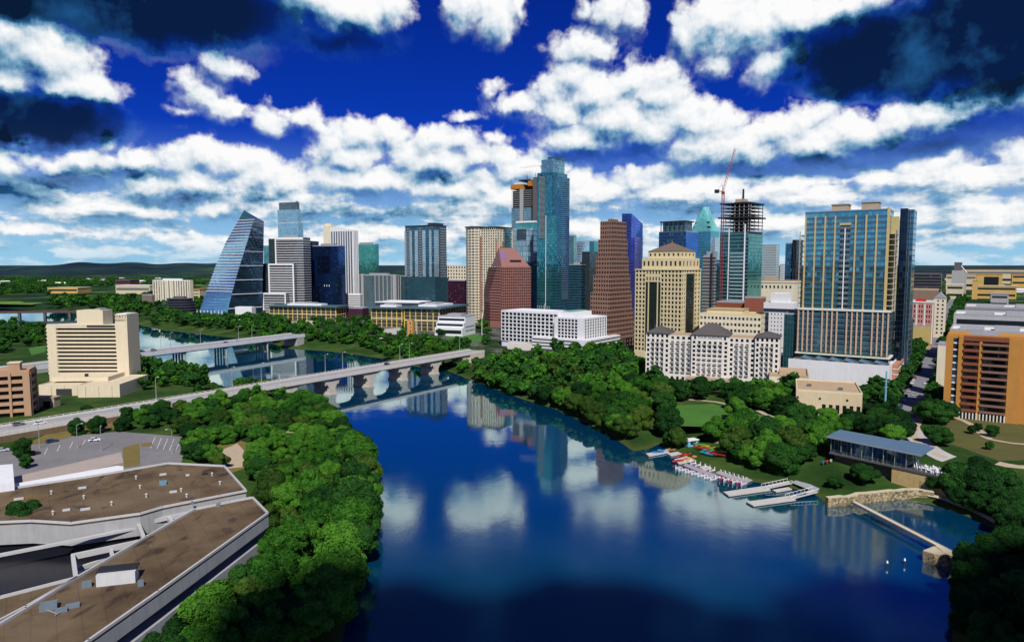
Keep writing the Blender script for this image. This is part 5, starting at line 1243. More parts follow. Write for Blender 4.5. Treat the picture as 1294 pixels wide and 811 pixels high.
hall('wide grey convention hall behind the orange brick slab with white roof edge', 1205, 1360, 470, 404, C('hall_grey', (.40, .42, .43), .7), 50)
hall('tall grey hall with dark windows farthest back among the convention roofs', 1219, 1370, 560, 393, C('hall_grey_dark', (.20, .22, .24), .7), 50)
b = hall('teal glass corner block left of the convention roofs', 1215, 1250, 540, 397, G('corner_teal', (.08, .22, .24), 2, 4), 20, False)
# far right: campus and stadium in warm light
far_ochre = C('far_ochre', (.52, .34, .10), .85, .2, .05); far_terra = C('far_terracotta', (.46, .16, .055), .85, .2, .05); far_cream = C('far_cream', (.55, .47, .30), .85, .15, .05)
def far_block(nm, label, xL, xC, Y, ytop, m_, rm, LB=30, n=0, cat='building', pent=None, ang=33):
    b = Bld(nm, label, xL, xC, None, Y, ytop, ang=ang, LB=LB); b.part('wall', m_, (0, b.LB, 0, b.LA, 0, b.h)); b.part('roof', rm, (-.8, b.LB + .8, -.8, b.LA + .8, b.h + .01, b.h + 1.2))
    if n: b.part('window_band', pane_dark, *[(-.2, -.003, 2, b.LA - 2, b.h * (i + .45) / n, b.h * (i + .75) / n) for i in range(n)])
    if pent: b.part('rooftop_plant', m_, (4, LB * .6, b.LA * .3, b.LA * .7, b.h + 1.21, b.h + pent))
    return b
far_block('campus_building', 'ochre hall with a wide black window behind the convention roofs', 1234, 1267, 1900, 347, far_ochre, far_terra, 30, 0).part('big_window', pane_black, (-.3, -.003, 8, 42, 16, 40))
far_block('campus_building', 'long low terracotta roofed range left of the ochre hall', 1196, 1234, 2000, 347, far_cream, far_terra, 30, 2)
far_block('campus_building', 'terracotta roofed range on the skyline above the ochre hall', 1212, 1296, 2600, 341, far_cream, far_terra, 30, 2)
far_block('campus_building', 'ochre block with terracotta roof at the right edge of the photo', 1279, 1330, 1800, 347, far_ochre, far_terra, 40, 3)
far_block('campus_building', 'flat ochre terrace building below the ochre hall', 1232, 1285, 1450, 362, far_ochre, far_cream, 40, 2)
far_block('campus_building', 'cream low block beside the far end of the street', 1196, 1218, 1450, 360, far_cream, roof_white, 30, 2)
far_block('campus_building', 'ochre pillar like block right of the far street trees', 1229, 1236, 1450, 355, far_ochre, far_ochre, 10, 0)
far_block('office_building', 'grey low block with dark windows at the far end of the street', 1252, 1275, 1150, 372, grey_conc, roof_grey, 30, 2)
far_block('office_tower', 'dark block standing on the skyline above the terracotta roofs', 1206, 1216, 2100, 332, dark_conc, dark_conc, 20, 0)
bs = Bld('stadium', 'grey stadium bowl with slanted lighting mast on the skyline at right', 1203, 1222, None, 1700, 342, ang=33, LB=40)
bs.part('stand', grey_conc, (0, 40, 0, bs.LA, 0, bs.h)); MB().tube((0, 0, bs.h - 6), (0, bs.LA * .4, bs.h + 12), 1.2).build('mast', steel_white, bs.root)

# ================================================================== left bank
def hyatt():
    Y = 404.0; b = Bld('hotel', 'cream slab hotel with eleven black balcony strips on the left bank', 58, 160, None, Y, 397, ang=0, LB=13)
    LA, LB = b.LA, b.LB; hc = b.h; hf = b.z(412); zr = 7.0; yc = b.ya(145); y2 = b.ya(69.5)
    n = 12; z0 = b.z(473); z1 = b.z(414.5); mb = MB(); st = MB(); fh = (z1 - z0) / n
    mb.box(0, LB - .2, 0, yc, 0, hc); mb.box(0, LB - .4, y2, LA, 0, hf); mb.box(1.6, LB - .5, yc, y2, 0, hf - .02)
    for i in range(n + 1):
        z = z0 + i * fh; mb.box(.15, 1.6, yc, y2, z, z + fh * .44 if i < n else hf)
    mb.box(0, 1.6, yc, y2, 0, z0)
    mb.build('wall', cream_pale if False else C('hotel_cream', (.62, .54, .38), .8, .08), b.root)
    for i in range(n):
        z = z0 + i * fh; b.part('balcony_strip', MATS['strip_black'] if 'strip_black' in MATS else C('strip_black', (.006, .006, .007), .5, .1), (1.45, 1.59, yc + .1, y2 - .1, z + fh * .44, z + fh))
    w = MB()
    for i in range(n + 1):
        z = z0 + i * fh; b.part('end_balcony', MATS['hotel_cream'], (1.5, LB - 1.5, LA + .003, LA + 1.5, z, z + 1.1)); b.part('end_balcony', MATS['hotel_cream'], (LB - .19, LB + 1.6, 1, yc - 1, z, z + 1.1))
    r = b.part('roof', roof_white, (.8, LB - .8, yc + .3, LA - .8, hf + .01, hf + .3)); b.part('rooftop_box', MATS['hotel_cream'], (2, LB - 1, b.ya(130, 2), b.ya(97, 2), hf + .31, b.z(392, 2, 20)), parent=r); b.part('rooftop_unit', grey_conc, (3, LB - 3, b.ya(126, 2), b.ya(119, 2), b.z(392, 2, 20), b.z(390, 2, 20)), parent=r)
    b.part('parapet', MATS['hotel_cream'], (0, .6, yc, LA, hf + .005, hf + 1.0)); b.part('roof', roof_white, (.8, LB - .9, .8, yc - .5, hc + .01, hc + .3))
    b.part('parapet_detail', dark_metal, (-.1, -.003, b.ya(145) + .3, b.ya(109), hf - .6, hf + .5))
    for t, z in (('HYATT', hc - 1.6), ('REGENCY', hc - 3.6)):
        text_part('sign_lettering', t, 2.6 if t == 'HYATT' else 1.7, dark_metal, b.root, (-.06, yc * .60, z), (pi / 2, 0, -pi / 2), .05)
    # podium and low wings
    p = Bld('hotel_podium', 'low cream podium with big flat roofs in front of the cream slab hotel', 40, 151, None, 372, 487, ang=-4, LB=34)
    m_ = MATS['hotel_cream']; LA2 = p.LA; hp = p.h
    p.part('wall', m_, (0, 34, 0, LA2 * .48, 0, hp), (6, 34, LA2 * .48 + .01, LA2, 0, hp - .8)); p.roof(C('cream_roof', (.60, .52, .36), .85), 0, 34, 0, LA2 * .48 - .1, hp, .7, wall=m_); p.roof(MATS['cream_roof'], 6, 34, LA2 * .48 + .1, LA2, hp - .8, .7, wall=m_)
    p.part('upper_block', m_, (14, 33, LA2 * .28, LA2 * .95, hp + .3, hp + 2.6)); p.parts('wall_joint', tan_stone, *[(5.9, 5.997, y, y + .25, 0, hp - 1) for y in np.arange(LA2 * .55, LA2, 7)], *[(-.1, -.003, y, y + .25, 0, hp - .2) for y in np.arange(4, LA2 * .46, 7)]); p.part('loading_bay', pane_black, (5.8, 5.99, LA2 * .62, LA2 * .80, 0, 4)); p.part('roof_vent', dark_metal, (16, 17.5, LA2 * .55, LA2 * .58, hp + 2.61, hp + 4.2))
    q = Bld('service_building', 'small tan annex with dark loading bay below the cream podium', 40, 68, 76, 345, 503, ang=5); q.part('wall', tan_stone, (0, q.LB, 0, q.LA, 0, q.h)); q.part('roof', C('tan_pink_roof', (.42, .30, .22), .9), (-.3, q.LB + .3, -.3, q.LA + .3, q.h + .01, q.h + .5)); q.part('door', pane_black, (-.12, -.003, 2, 6, 0, 3))
hyatt()
def garage():
    b = Bld('parking_garage', 'tan brick parking garage with open floors at the left edge', -60, 37, 42, 326, 470, ang=-24, LB=14)
    LA, LB, h = b.LA, b.LB, b.h; n = 6; fh = h / n; m_ = C('garage_tan', (.40, .25, .15), .85, .12); mb = MB()
    b.part('dark_interior', pane_black, (1.2, LB - .5, 1.2, LA, 0, h - .5))
    for i in range(n): mb.box(0, LB, 0, LA, i * fh + fh * .55, (i + 1) * fh)
    mb.build('floor_band', m_, b.root); ps = MB()
    for y in np.arange(0, LA, 7.5): b.part('pier', m_, (-.5, .7, y, y + (2.8 if y == 0 else 1.0), 0, h - .003))
    b.part('pier', m_, (.71, 2.6, -.4, 1, 0, h - .003)); b.part('pier', m_, (LB - 2, LB, -.4, 1, 0, h - .003)); r = b.roof(C('garage_roof', (.40, .30, .21), .9), wall=m_); b.part('stair_house', m_, (4, 9, b.ya(21, 4), b.ya(6, 4), h + .26, h + 4), parent=r); b.part('stair_roof', MATS['cream_roof'], (3.7, 9.3, b.ya(21, 4) - .3, b.ya(6, 4) + .3, h + 4.01, h + 4.5), parent=r)
garage()
def flat_roof_building():
    """the big two-winged flat-roofed building in the left foreground"""
    zr = 20.0; zb = 6.0
    root = thing('office_building', 'big flat brown roofed building with two angular wings in the left foreground', 'building', at(250, 660, zb))
    o0 = Vector(root.location)
    def Lp(px): p = at(px[0], px[1], zr) - o0; return (p.x, p.y)
    A = [(-160, 650), (0, 620), (110, 603.5), (212, 586), (283, 589.5), (311, 621), (277.5, 627.5), (206, 641.5), (177, 650), (90, 662), (40, 659), (-160, 668)]
    Bw = [(338.5, 649.5), (319, 629.5), (290, 635), (279, 637.5), (247, 644), (184, 680), (97, 731), (33, 770.5), (-30, 808), (-160, 880), (-100, 990), (60, 852), (112, 811), (200, 749)]
    Cw = [(97, 731), (0, 756), (-160, 795), (-160, 850), (-30, 801), (33, 768)]
    roofm = brown_roof_mat(); wallm = C('board_concrete', (.33, .335, .33), .85, .18, .3, .25); trim = C('roof_trim', (.46, .46, .45), .7, .1)
    zt = zr - o0.z
    def wing(px, nm, wz, bands=False):
        P = [Lp(p) for p in px]; r = MB().prism(P, zt - .5, zt).build('roof', roofm, root)
        n = len(P); pr = MB(); ctr = (sum(p[0] for p in P) / n, sum(p[1] for p in P) / n); wl = MB(); gl = MB()
        for a, b in zip(P, P[1:] + P[:1]):
            d = Vector((b[0] - a[0], b[1] - a[1])); L = d.length; d.normalize(); c = ((a[0] + b[0]) / 2, (a[1] + b[1]) / 2)
            pr.obox(c, d, L + .2, .42, zt - .003, zt + .5)
        pr.build('parapet', trim, r)
        ins = MB(); q = P
        if bands:
            fa = MB(); fa.prism(inset(q, -.1), zt - 3.1, zt - .51); fa.build('fascia', wallm, root); gl.prism(inset(q, 2.6), zt - 5.4, zt - 2.4).build('ribbon_glazing', C('ribbon_black', (.006, .007, .009), .3, .1), root); MB().prism(inset(q, -.1), zt - 8.2, zt - 5.4).build('floor_band', wallm, root); MB().prism(inset(q, 1.6), -2, zt - 8.2).build('lower_wall', dark_conc, root)
            for i in range(24):
                a, b = Vector((*q[0], 0)), Vector((*q[-2], 0)); p = a + (b - a) * ((i + .5) / 24); MB().obox((p.x - .6, p.y + .8), (1, 0), .5, .5, -2, zt - 8.21).build('column', wallm, root)
        else: MB().prism(inset(q, .02), zt - 5.2, zt - .51).build('wall', wallm, root); MB().prism(inset(q, .8), wz, zt - 5.2).build('lower_glazing', C('court_glass' + nm, (.010, .011, .016), .25, .3, .2), root)
        EXCL.append([(p[0] + o0.x, p[1] + o0.y) for p in inset(q, -2.5)]); return r
    ra = wing(A, 'upper', -2); rb = wing(Bw, 'lower', -2, True); rc = wing(Cw, 'rear', -2)
    # rooftop kit
    def kit(nm, px, py, w, d, h, m_, dx=1.0, dy=.5):
        p = at(px, py, zr) - o0; l = sqrt(dx * dx + dy * dy); return MB().obox((p.x, p.y), (dx / l, dy / l), w, d, zt + .01, zt + h).build(nm, m_, root)
    for px, py, w in ((24, 631, 2.6), (104, 617, 2.4), (206, 600, 2.2), (219, 622, 2.2), (108, 644, 2.6), (84, 645, 2.0), (237, 601, 1.2)): kit('roof_vent_hood', px, py, w * .8, .7, .45, trim)
    for px, py in ((65, 624), (106, 630), (172, 605), (177, 617), (185, 628), (268, 601), (278, 612), (67, 650), (141, 638), (23, 643), (229, 621), (236, 628)):
        p = at(px, py, zr) - o0; o = MB().tube((p.x, p.y, zt), (p.x, p.y, zt + .8), .22, .18, 8).tube((p.x, p.y, zt + .8), (p.x, p.y, zt + 1.1), .38, .05, 8).build('roof_ventilator', trim, root)
    kit('air_conditioner', 206, 612, 1.8, 1.5, 1.0, C('unit_blue', (.12, .24, .32), .5)); kit('roof_hatch', 259, 599, 1.5, 1.2, .4, dark_metal)
    sk = kit('stair_housing', 149, 735, 6.6, 2.6, 2.2, C('housing_pale', (.52, .53, .52), .7), 1, .28); p = at(149, 733, zr) - o0; MB().obox((p.x, p.y + .3), (.963, .27), 6.9, 2.6, zt + 2.21, zt + 2.5).build('stair_roof', dark_metal, sk)
    for px, py, w, h in ((110, 741, 1.6, 1.0), (178, 740, 1.0, 1.1), (62, 769, 2.6, 1.1), (78, 772, 1.8, .5), (92, 766, 2.2, .4), (276, 640, .9, .9), (243, 637, .6, .8)): kit('air_conditioner', px, py, w, w * .7, h, C('unit_grey', (.14, .18, .21), .5) if 'unit_grey' not in MATS else MATS['unit_grey'])
    pp = MB(); 
    for (a, c) in (((70, 778), (84, 770)), ((84, 770), (98, 766)), ((60, 772), (72, 776))):
        p, q = at(*a, zr) - o0, at(*c, zr) - o0; pp.tube((p.x, p.y, zt + .2), (q.x, q.y, zt + .2), .12)
    pp.build('roof_pipes', steel_grey, root)
    # open concrete frames between the wings
    zf = zr - 2.2
    def fr(pts, w, h, nm='concrete_frame', z=None):
        mb = MB(); z = zf if z is None else z
        for a, c in zip(pts, pts[1:]):
            p, q = at(*a, z) - o0, at(*c, z) - o0; d = (q - p); L = d.length; d.normalize(); mb.obox(((p.x + q.x) / 2, (p.y + q.y) / 2), (d.x, d.y), L, w, z - o0.z - h, z - o0.z)
        return mb.build(nm, trim, root)
    fr([(173, 660), (214, 651), (245, 645)], .8, 1.0); fr([(175, 661), (183, 681)], .8, 1.0, z=zf + .02); fr([(213, 652), (219, 660)], .8, 1.0, z=zf - .02); fr([(90, 700), (175, 682)], .8, 1.2, z=zf - .04); fr([(92, 700), (96, 730)], .8, 1.2, z=zf - .06); fr([(140, 692), (143, 706)], .7, 1.0, z=zf - .08); fr([(95, 717), (165, 694)], .7, .9, z=zf - 3)
    cp = [at(x, y, 14) - o0 for x, y in ((-60, 712), (90, 677), (178, 660), (182, 684), (96, 735), (-60, 770))]
    MB().prism([(p.x, p.y) for p in cp], -2, 14 - o0.z - 1.5).build('courtyard_glazing', C('courtyard_glass', (.010, .011, .016), .25, .3, .2), root)
    cpl = MB()
    for a, c in (((-60, 711), (90, 682)), ((90, 682), (178, 664))):
        p, q = at(*a, 17.0) - o0, at(*c, 17.0) - o0; d = (q - p); L = d.length; d.normalize(); cpl.obox(((p.x + q.x) / 2, (p.y + q.y) / 2), (d.x, d.y), L, .9, 17 - o0.z - .6, 17 - o0.z)
    cpl.build('courtyard_ledge', trim, root)
    # long ramp wall, low roof and white block on the far side
    def slab(nm, px, z, h, m_):
        P = [at(x, y, z) - o0 for x, y in px]; return MB().prism([(p.x, p.y) for p in P], z - h - o0.z, z - o0.z).build(nm, m_, root)
    slab('low_roof', [(10, 611), (18, 602), (153, 571), (156, 584), (20, 617)], 17.5, 11, C('dusty_roof', (.36, .31, .27), .9)); slab('white_parapet', [(6, 613), (148, 588), (156, 589), (156, 594), (8, 620)], 19.5, 1.4, steel_white); slab('plant_house', [(-40, 590), (16, 586), (18, 610), (-40, 618)], 22, 15, roof_white)
def inset(poly, d):
    n = len(poly); ar = sum(poly[i][0] * poly[(i + 1) % n][1] - poly[(i + 1) % n][0] * poly[i][1] for i in range(n)); s_ = 1 if ar > 0 else -1; out = []
    for i in range(n):
        a, b, c = Vector(poly[i - 1]), Vector(poly[i]), Vector(poly[(i + 1) % n]); e1 = (b - a).normalized(); e2 = (c - b).normalized()
        n1 = Vector((-e1.y, e1.x)) * s_; n2 = Vector((-e2.y, e2.x)) * s_; m_ = n1 + n2
        k = d / max(.35, (1 + n1.dot(n2))); out.append((b.x + m_.x * k, b.y + m_.y * k))
    return out
def brown_roof_mat():
    m, k, b, out = new_mat('brown_gravel_roof'); p = k.n.new('ShaderNodeNewGeometry').outputs['Position']
    n1 = k.noise(p, .07, 6, .62); n2 = k.noise(k.v('MULTIPLY', p, (1, .4, 1)), .12, 5, .6, dist=1.5); n3 = k.noise(p, 3.0, 3, .7)
    c = k.ramp(n1, [(.3, (.062, .042, .024)), (.5, (.122, .086, .050)), (.7, (.170, .122, .070))])
    c = k.mix(k.m('MULTIPLY', k.step(n2, .54, .68), .8), c, (.030, .020, .015)); c = k.mix(k.m('MULTIPLY', k.step(k.noise(p, .045, 5, .6), .62, .74), .65), c, (.19, .13, .03))
    c = k.v('SCALE', c, k.m('MULTIPLY_ADD', k.m('SUBTRACT', n3, .5), .5, 1.0)); q = k.sep(p); su = k.m('FRACT', k.m('MULTIPLY', k.m('ADD', k.m('MULTIPLY', q[0], .82), k.m('MULTIPLY', q[1], .57)), .28)); sv = k.m('FRACT', k.m('MULTIPLY', k.m('SUBTRACT', k.m('MULTIPLY', q[1], .82), k.m('MULTIPLY', q[0], .57)), .085))
    seam = k.m('MAXIMUM', k.m('LESS_THAN', su, .045), k.m('LESS_THAN', sv, .014)); c = k.mix(k.m('MULTIPLY', seam, .35), c, (.035, .027, .020))
    vo = k.n.new('ShaderNodeTexVoronoi'); k.put(vo, 'Vector', p); k.put(vo, 'Scale', .09); c = k.mix(k.m('MULTIPLY', k.m('GREATER_THAN', k.white(vo.outputs['Position'], dim='3D'), .78), .30), c, (.16, .125, .085))
    pud = k.m('MULTIPLY', k.step(k.noise(p, .16, 3, .5), .64, .70), .55); c = k.mix(pud, c, (.030, .024, .020))
    k.put(b, 'Base Color', c); k.put(b, 'Roughness', k.m('MULTIPLY_ADD', pud, -.8, .95)); k.put(b, 'Specular IOR Level', .15); return m
flat_roof_building()
# far left
b = Bld('apartment_building', 'cream apartment slab with many window columns far left of the sail tower', 193, 240, 244, 1220, 355, ang=18)
mb = MB(); b.lattice(mb, 'L', 0, b.LA, 4, b.h, 15, 11, .5, .8, .5); mb.box(.56, b.LB, 0, b.LA, 0, b.h); mb.box(0, .55, 0, b.LA, 0, 4); mb.build('wall', cream_pale, b.root); b.windows(pane_dark); b.fins('pier', off_white, b.LA / 8, 1.6, .6, 0, b.h, 'L'); b.roof(roof_white, pent=4)
def round_office():
    c = atY(228, 395, 1020); c.z = LAND; root = thing('office_building', 'dark rounded glass office with stacked bands left of the sail tower foot', 'building', c); n = 28
    for i in range(6):
        r = 27 - i * 1.6; P = [(r * cos(2 * pi * k / n), r * .7 * sin(2 * pi * k / n)) for k in range(n)]; P2 = [(p[0] * .97, p[1] * .97) for p in P]
        MB().prism(P2, i * 3.9, i * 3.9 + 2.6).build('ribbon_glazing', pane_black, root); MB().prism(P, i * 3.9 + 2.6, i * 3.9 + 3.9).build('floor_band', C('round_band', (.05, .055, .075), .4) if 'round_band' not in MATS else MATS['round_band'], root)
    MB().prism([(p[0] * .5, p[1] * .5) for p in P], 23.41, 26).build('mechanical_penthouse', dark_conc, root)
round_office()
simple('office_building', 'white low block at the right foot of the sail tower', 297, 318, 323, 900, 389, white_wall, ang=12, part='wall', roofm=roof_white)
simple('office_building', 'navy low glass block at the left edge of the round dark office', 205, 214, 222, 1080, 384, C('navy_low', (.03, .035, .06), .4), ang=12, part='wall', roofm=dark_conc)
simple('apartment_building', 'brown low block beneath the cream apartment slab', 179, 192, 200, 1240, 373, C('low_taupe', (.16, .13, .11), .85), ang=15, part='wall')
far_block('warehouse', 'long white low roofed shed left of the cream apartment slab', 146, 189, 1700, 361, far_cream, roof_white, 40, 1, ang=10)
far_block('office_building', 'dark green and maroon low block above the white shed', 146, 164, 2000, 354, C('maroon_low', (.12, .03, .04), .8), roof_teal, 40, 2, ang=10)
far_block('warehouse', 'sunlit sandy roofed hall among the trees far left', 60, 98, 1750, 364, far_ochre, far_cream, 50, 1, ang=5)
far_block('apartment_building', 'small cream block under the hills left of the sail tower edge', 243, 252, 1500, 366, far_cream, far_terra, 30, 3, ang=10)

# ================================================================== bridges
def arch_bridge():
    P0 = at(0, 543, 11.4).xy; P1 = at(594, 444, 11.4).xy; d = (P1 - P0).normalized(); nrm = Vector((-d.y, d.x)); L = (P1 - P0).length
    ext0, ext1 = -90.0, L + 9; zt = 11.4; hw = 7.6
    root = thing('arch_bridge', 'long concrete arch bridge crossing the lake with flared piers', 'bridge', (P0.x, P0.y, 0), atan2(d.y, d.x))
    def s_at(px):
        r = ray(px, 480); m_ = r.x / r.y; return (m_ * P0.y - P0.x) / (d.x - m_ * d.y)
    conc = C('bridge_concrete', (.50, .46, .38), .85, .15, .3, .3); light = C('bridge_parapet', (.56, .54, .49), .8, .12, .4, .2)
    MB().box(ext0, ext1, -hw + .5, hw - .5, zt - .55, zt).build('road_surface', C('bridge_road', (.30, .30, .31), .9, .12, .3, .05), root)
    mb = MB()
    for sy in (-1, 1):
        y0, y1 = sorted((sy * (hw - .5), sy * (hw + .1))); mb.box(ext0, ext1, y0, y1, zt - 1.2, zt + .45)
    mb.build('deck_edge', light, root)
    for sy in (-1, 1):
        rl = MB(); y = sy * (hw - .2); rl.box(ext0, ext1, y - .08, y + .08, zt + .95, zt + 1.1)
        for s_ in np.arange(ext0, ext1, 3.0): rl.box(s_ - .12, s_ + .12, y - .12, y + .12, zt + .45, zt + .95)
        rl.build('railing', light, root)
    mk = MB(); 
    for s_ in np.arange(ext0, ext1, 9): mk.box(s_, s_ + 3, -.08, .08, zt + .004, zt + .012)
    for yy in (-hw + 2.6, hw - 2.6): mk.box(ext0, ext1, yy - .07, yy + .07, zt + .004, zt + .012)
    mk.build('lane_marking', white_paint, root)
    sw = MB()
    for sy in (-1, 1): y0, y1 = sorted((sy * (hw - .52), sy * (hw - 2.2))); sw.box(ext0, ext1, y0, y1, zt + .003, zt + .16)
    sw.build('walkway', C('bridge_walk', (.46, .44, .40), .9), root)
    xs = [s_at(p) for p in (155, 190, 227, 299, 357, 411, 459.5, 503, 543, 583)]
    for i, s_ in enumerate(xs):
        if i == 0: continue
        gz = -2.5 if s_ > xs[3] + 5 else 4
        w = 2.3
        MB().box(s_ - w, s_ + w, -hw + .9, hw - .9, 1.1, 4.2).box(s_ - w - .6, s_ + w + .6, -hw + .6, hw - .6, gz, 1.1).box(s_ - w + .2, s_ + w - .2, -hw + 1.1, hw - 1.1, 4.2, zt - 1.21).build('pier', conc, root)
    for a, b in zip(xs, xs[1:]):                       # open-spandrel arches: three ribs with a thin crown
        sp = MB(); n = 18; ins = 2.1; a2, b2 = a + ins, b - ins
        for yy0, yy1 in ((-hw + 1.0, -hw + 2.4), (-.7, .7), (hw - 2.4, hw - 1.0)):
            for i in range(n):
                t0, t1 = i / n, (i + 1) / n; z = []
                for t in (t0, t1): u = abs(2 * t - 1); z.append((zt - 1.9 - 5.6 * u ** 5, zt - 1.21 - 0.0))
                X0, X1 = a2 + (b2 - a2) * t0, a2 + (b2 - a2) * t1; j = len(sp.v)
                u0, u1 = abs(2 * t0 - 1), abs(2 * t1 - 1); top = lambda u: zt - 1.21
                sp.v += [(X0, yy0, z[0][0]), (X1, yy0, z[1][0]), (X1, yy0, top(u1)), (X0, yy0, top(u0)), (X0, yy1, z[0][0]), (X1, yy1, z[1][0]), (X1, yy1, top(u1)), (X0, yy1, top(u0))]
                sp.f += [tuple(j + q for q in f) for f in ((0, 1, 2, 3), (5, 4, 7, 6), (0, 4, 5, 1), (3, 2, 6, 7))]
        for t in (.1, .9):
            X = a2 + (b2 - a2) * t; sp.box(X - .35, X + .35, -hw + 1.1, hw - 1.1, zt - 5.0, zt - 1.22)
        sp.build('arch_span', conc, root)
    MB().box(xs[-1] + 2.4, ext1, -hw, hw, -1, zt - 1.21).build('abutment', conc, root); MB().box(ext0, xs[0], -hw - .2, hw + .2, 3, zt - 1.21).build('abutment', C('bank_wall', (.15, .105, .06), .9, .3, .3, .3), root)
    fl = MB(); 
    c = P0 + d * ((ext0 + ext1) / 2); EXCL.append([tuple(P0 + d * ext0 + nrm * 10), tuple(P0 + d * ext1 + nrm * 10), tuple(P0 + d * ext1 - nrm * 10), tuple(P0 + d * ext0 - nrm * 10)])
    return P0, d, nrm, L, s_at, hw, zt, root
BR = arch_bridge()
def far_bridge():
    P0 = at(174, 446, 12).xy; P1 = at(361, 424, 12).xy; d = (P1 - P0).normalized(); L = (P1 - P0).length; zt = 12.0; hw = 9.0
    root = thing('beam_bridge', 'straight white edged beam bridge on rows of columns farther up the lake', 'bridge', (P0.x, P0.y, 0), atan2(d.y, d.x))
    MB().box(-120, L + 16, -hw + .4, hw - .4, zt - 1, zt).build('road_surface', MATS['bridge_road'], root)
    e = MB(); e.box(-120, L + 16, -hw - .2, -hw + .4, zt - 2.2, zt + .9); e.box(-120, L + 16, hw - .4, hw + .2, zt - 2.2, zt + .9); e.build('deck_edge', C('far_bridge_edge', (.55, .57, .58), .8), root)
    MB().box(-120, L + 16, -hw + .5, hw - .5, zt - 3.0, zt - 1.01).build('girder', grey_conc, root)
    r = MB(); r.box(-120, L + 16, -hw, -hw + .12, zt + 1.3, zt + 1.45)
    for s_ in np.arange(-118, L + 15, 4): r.box(s_, s_ + .15, -hw, -hw + .12, zt + .9, zt + 1.3)
    r.build('railing', steel_grey, root)
    for px in (185, 226, 279, 331):
        q = ray(px, 440); m_ = q.x / q.y; s_ = (m_ * P0.y - P0.x) / (d.x - m_ * d.y); cb = MB().box(s_ - 1, s_ + 1, -hw + .8, hw - .8, zt - 4.2, zt - 3.01).build('pier_cap', grey_conc, root)
        for y in np.linspace(-hw + 1.6, hw - 1.6, 5): MB().tube((s_, y, -2), (s_, y, zt - 4.21), .75, n=8).build('column', grey_conc, root)
    MB().box(L + 6, L + 15, -hw, hw, 0, zt - 2.3).build('abutment', grey_conc, root); MB().box(-120, -14, -hw, hw, 0, zt - 2.3).build('abutment', grey_conc, root)
    EXCL.append([tuple(P0 + d * -120 + Vector((-d.y, d.x)) * 13), tuple(P0 + d * (L + 16) + Vector((-d.y, d.x)) * 13), tuple(P0 + d * (L + 16) - Vector((-d.y, d.x)) * 13), tuple(P0 + d * -120 - Vector((-d.y, d.x)) * 13)])
    return P0, d, L, zt, hw
FB = far_bridge()
def rail_bridge():
    a = at(-120, 396, 9).xy; c = at(72, 393, 9).xy; d = (c - a).normalized(); L = (c - a).length
    root = thing('railway_bridge', 'low dark railway bridge over the far left arm of the lake', 'bridge', (a.x, a.y, 0), atan2(d.y, d.x)); m_ = C('rail_rust', (.09, .06, .05), .8)
    MB().box(-20, L + 40, -3, 3, 6.5, 9).build('girder', m_, root); MB().box(-20, L + 40, -3.2, -3.0, 9, 10).box(-20, L + 40, 3.0, 3.2, 9, 10).build('railing', m_, root)
    for s_ in np.arange(10, L + 30, 34): MB().box(s_ - 1.6, s_ + 1.6, -2.6, 2.6, -2, 6.49).build('pier', dark_conc, root)
rail_bridge()

# ================================================================== lamps
def lamp_proto(name, label, h, arm=2.2, r=.14, head=True, col=None, group=None):
    root = thing(name, label, 'street lamp', (0, 0, 0), 0, group); m_ = col or steel_grey
    MB().tube((0, 0, 0), (0, 0, .9), r * 2, r * 1.8, 8).build('base', grey_conc, root); p = MB().tube((0, 0, .9), (0, 0, h), r * 1.5, r * .9, 8)
    for i in range(5): t0, t1 = i / 5 * pi / 2, (i + 1) / 5 * pi / 2; p.tube((arm * (1 - cos(t0)), 0, h + 1.0 * sin(t0)), (arm * (1 - cos(t1)), 0, h + 1.0 * sin(t1)), r * .8, n=6)
    p.build('post', m_, root); MB().box(arm - .25, arm + .75, -.2, .2, h + .86, h + 1.06).build('lamp_head', steel_white, root); return root
P0, d, nrm, L, s_at, hw, zt, broot = BR
lp = None; ang = atan2(-nrm.y, -nrm.x)
lamp_words = ['farthest left', 'second from the left', 'above the left bank trees', 'at the start of the open water', 'above the first flared pier', 'just left of the second flared pier', 'above the last flared pier', 'nearest to the right bank', 'past the right end of the deck']
for i, px in enumerate((206, 303, 340, 421, 443, 515, 590, 527)):
    s_ = s_at(px); pos = P0 + d * s_ + nrm * (hw - .35)
    lab = 'tall lamp post on the arch bridge railing, ' + ['leftmost, by the podium trees', 'second from the left end', 'over the left bank water edge', 'left of the first flared pier', 'close right of the first flared pier lamp', 'at mid lake', 'nearest the right bank trees', 'right of the mid lake lamp'][i]
    if lp is None: lp = lamp_proto('street_lamp', lab, 11.0, group='lamps along the arch bridge'); lp.location = (pos.x, pos.y, zt + .46); lp.rotation_euler = (0, 0, ang)
    else: copy_tree(lp, (pos.x, pos.y, zt + .46), ang, lab)
P0f, df, Lf, ztf, hwf = FB; nf = Vector((-df.y, df.x)); angf = atan2(-nf.y, -nf.x)
for i, px in enumerate((212, 224, 262, 310, 327)):
    q = ray(px, 435); m_ = q.x / q.y; s_ = (m_ * P0f.y - P0f.x) / (df.x - m_ * df.y); pos = P0f + df * s_ + nf * (hwf - .3)
    copy_tree(lp, (pos.x, pos.y, ztf + .9), angf, 'curved lamp on the far beam bridge, ' + ['leftmost of five', 'second from left', 'middle of the five', 'fourth from left', 'rightmost of five'][i], 'lamps along the far beam bridge')
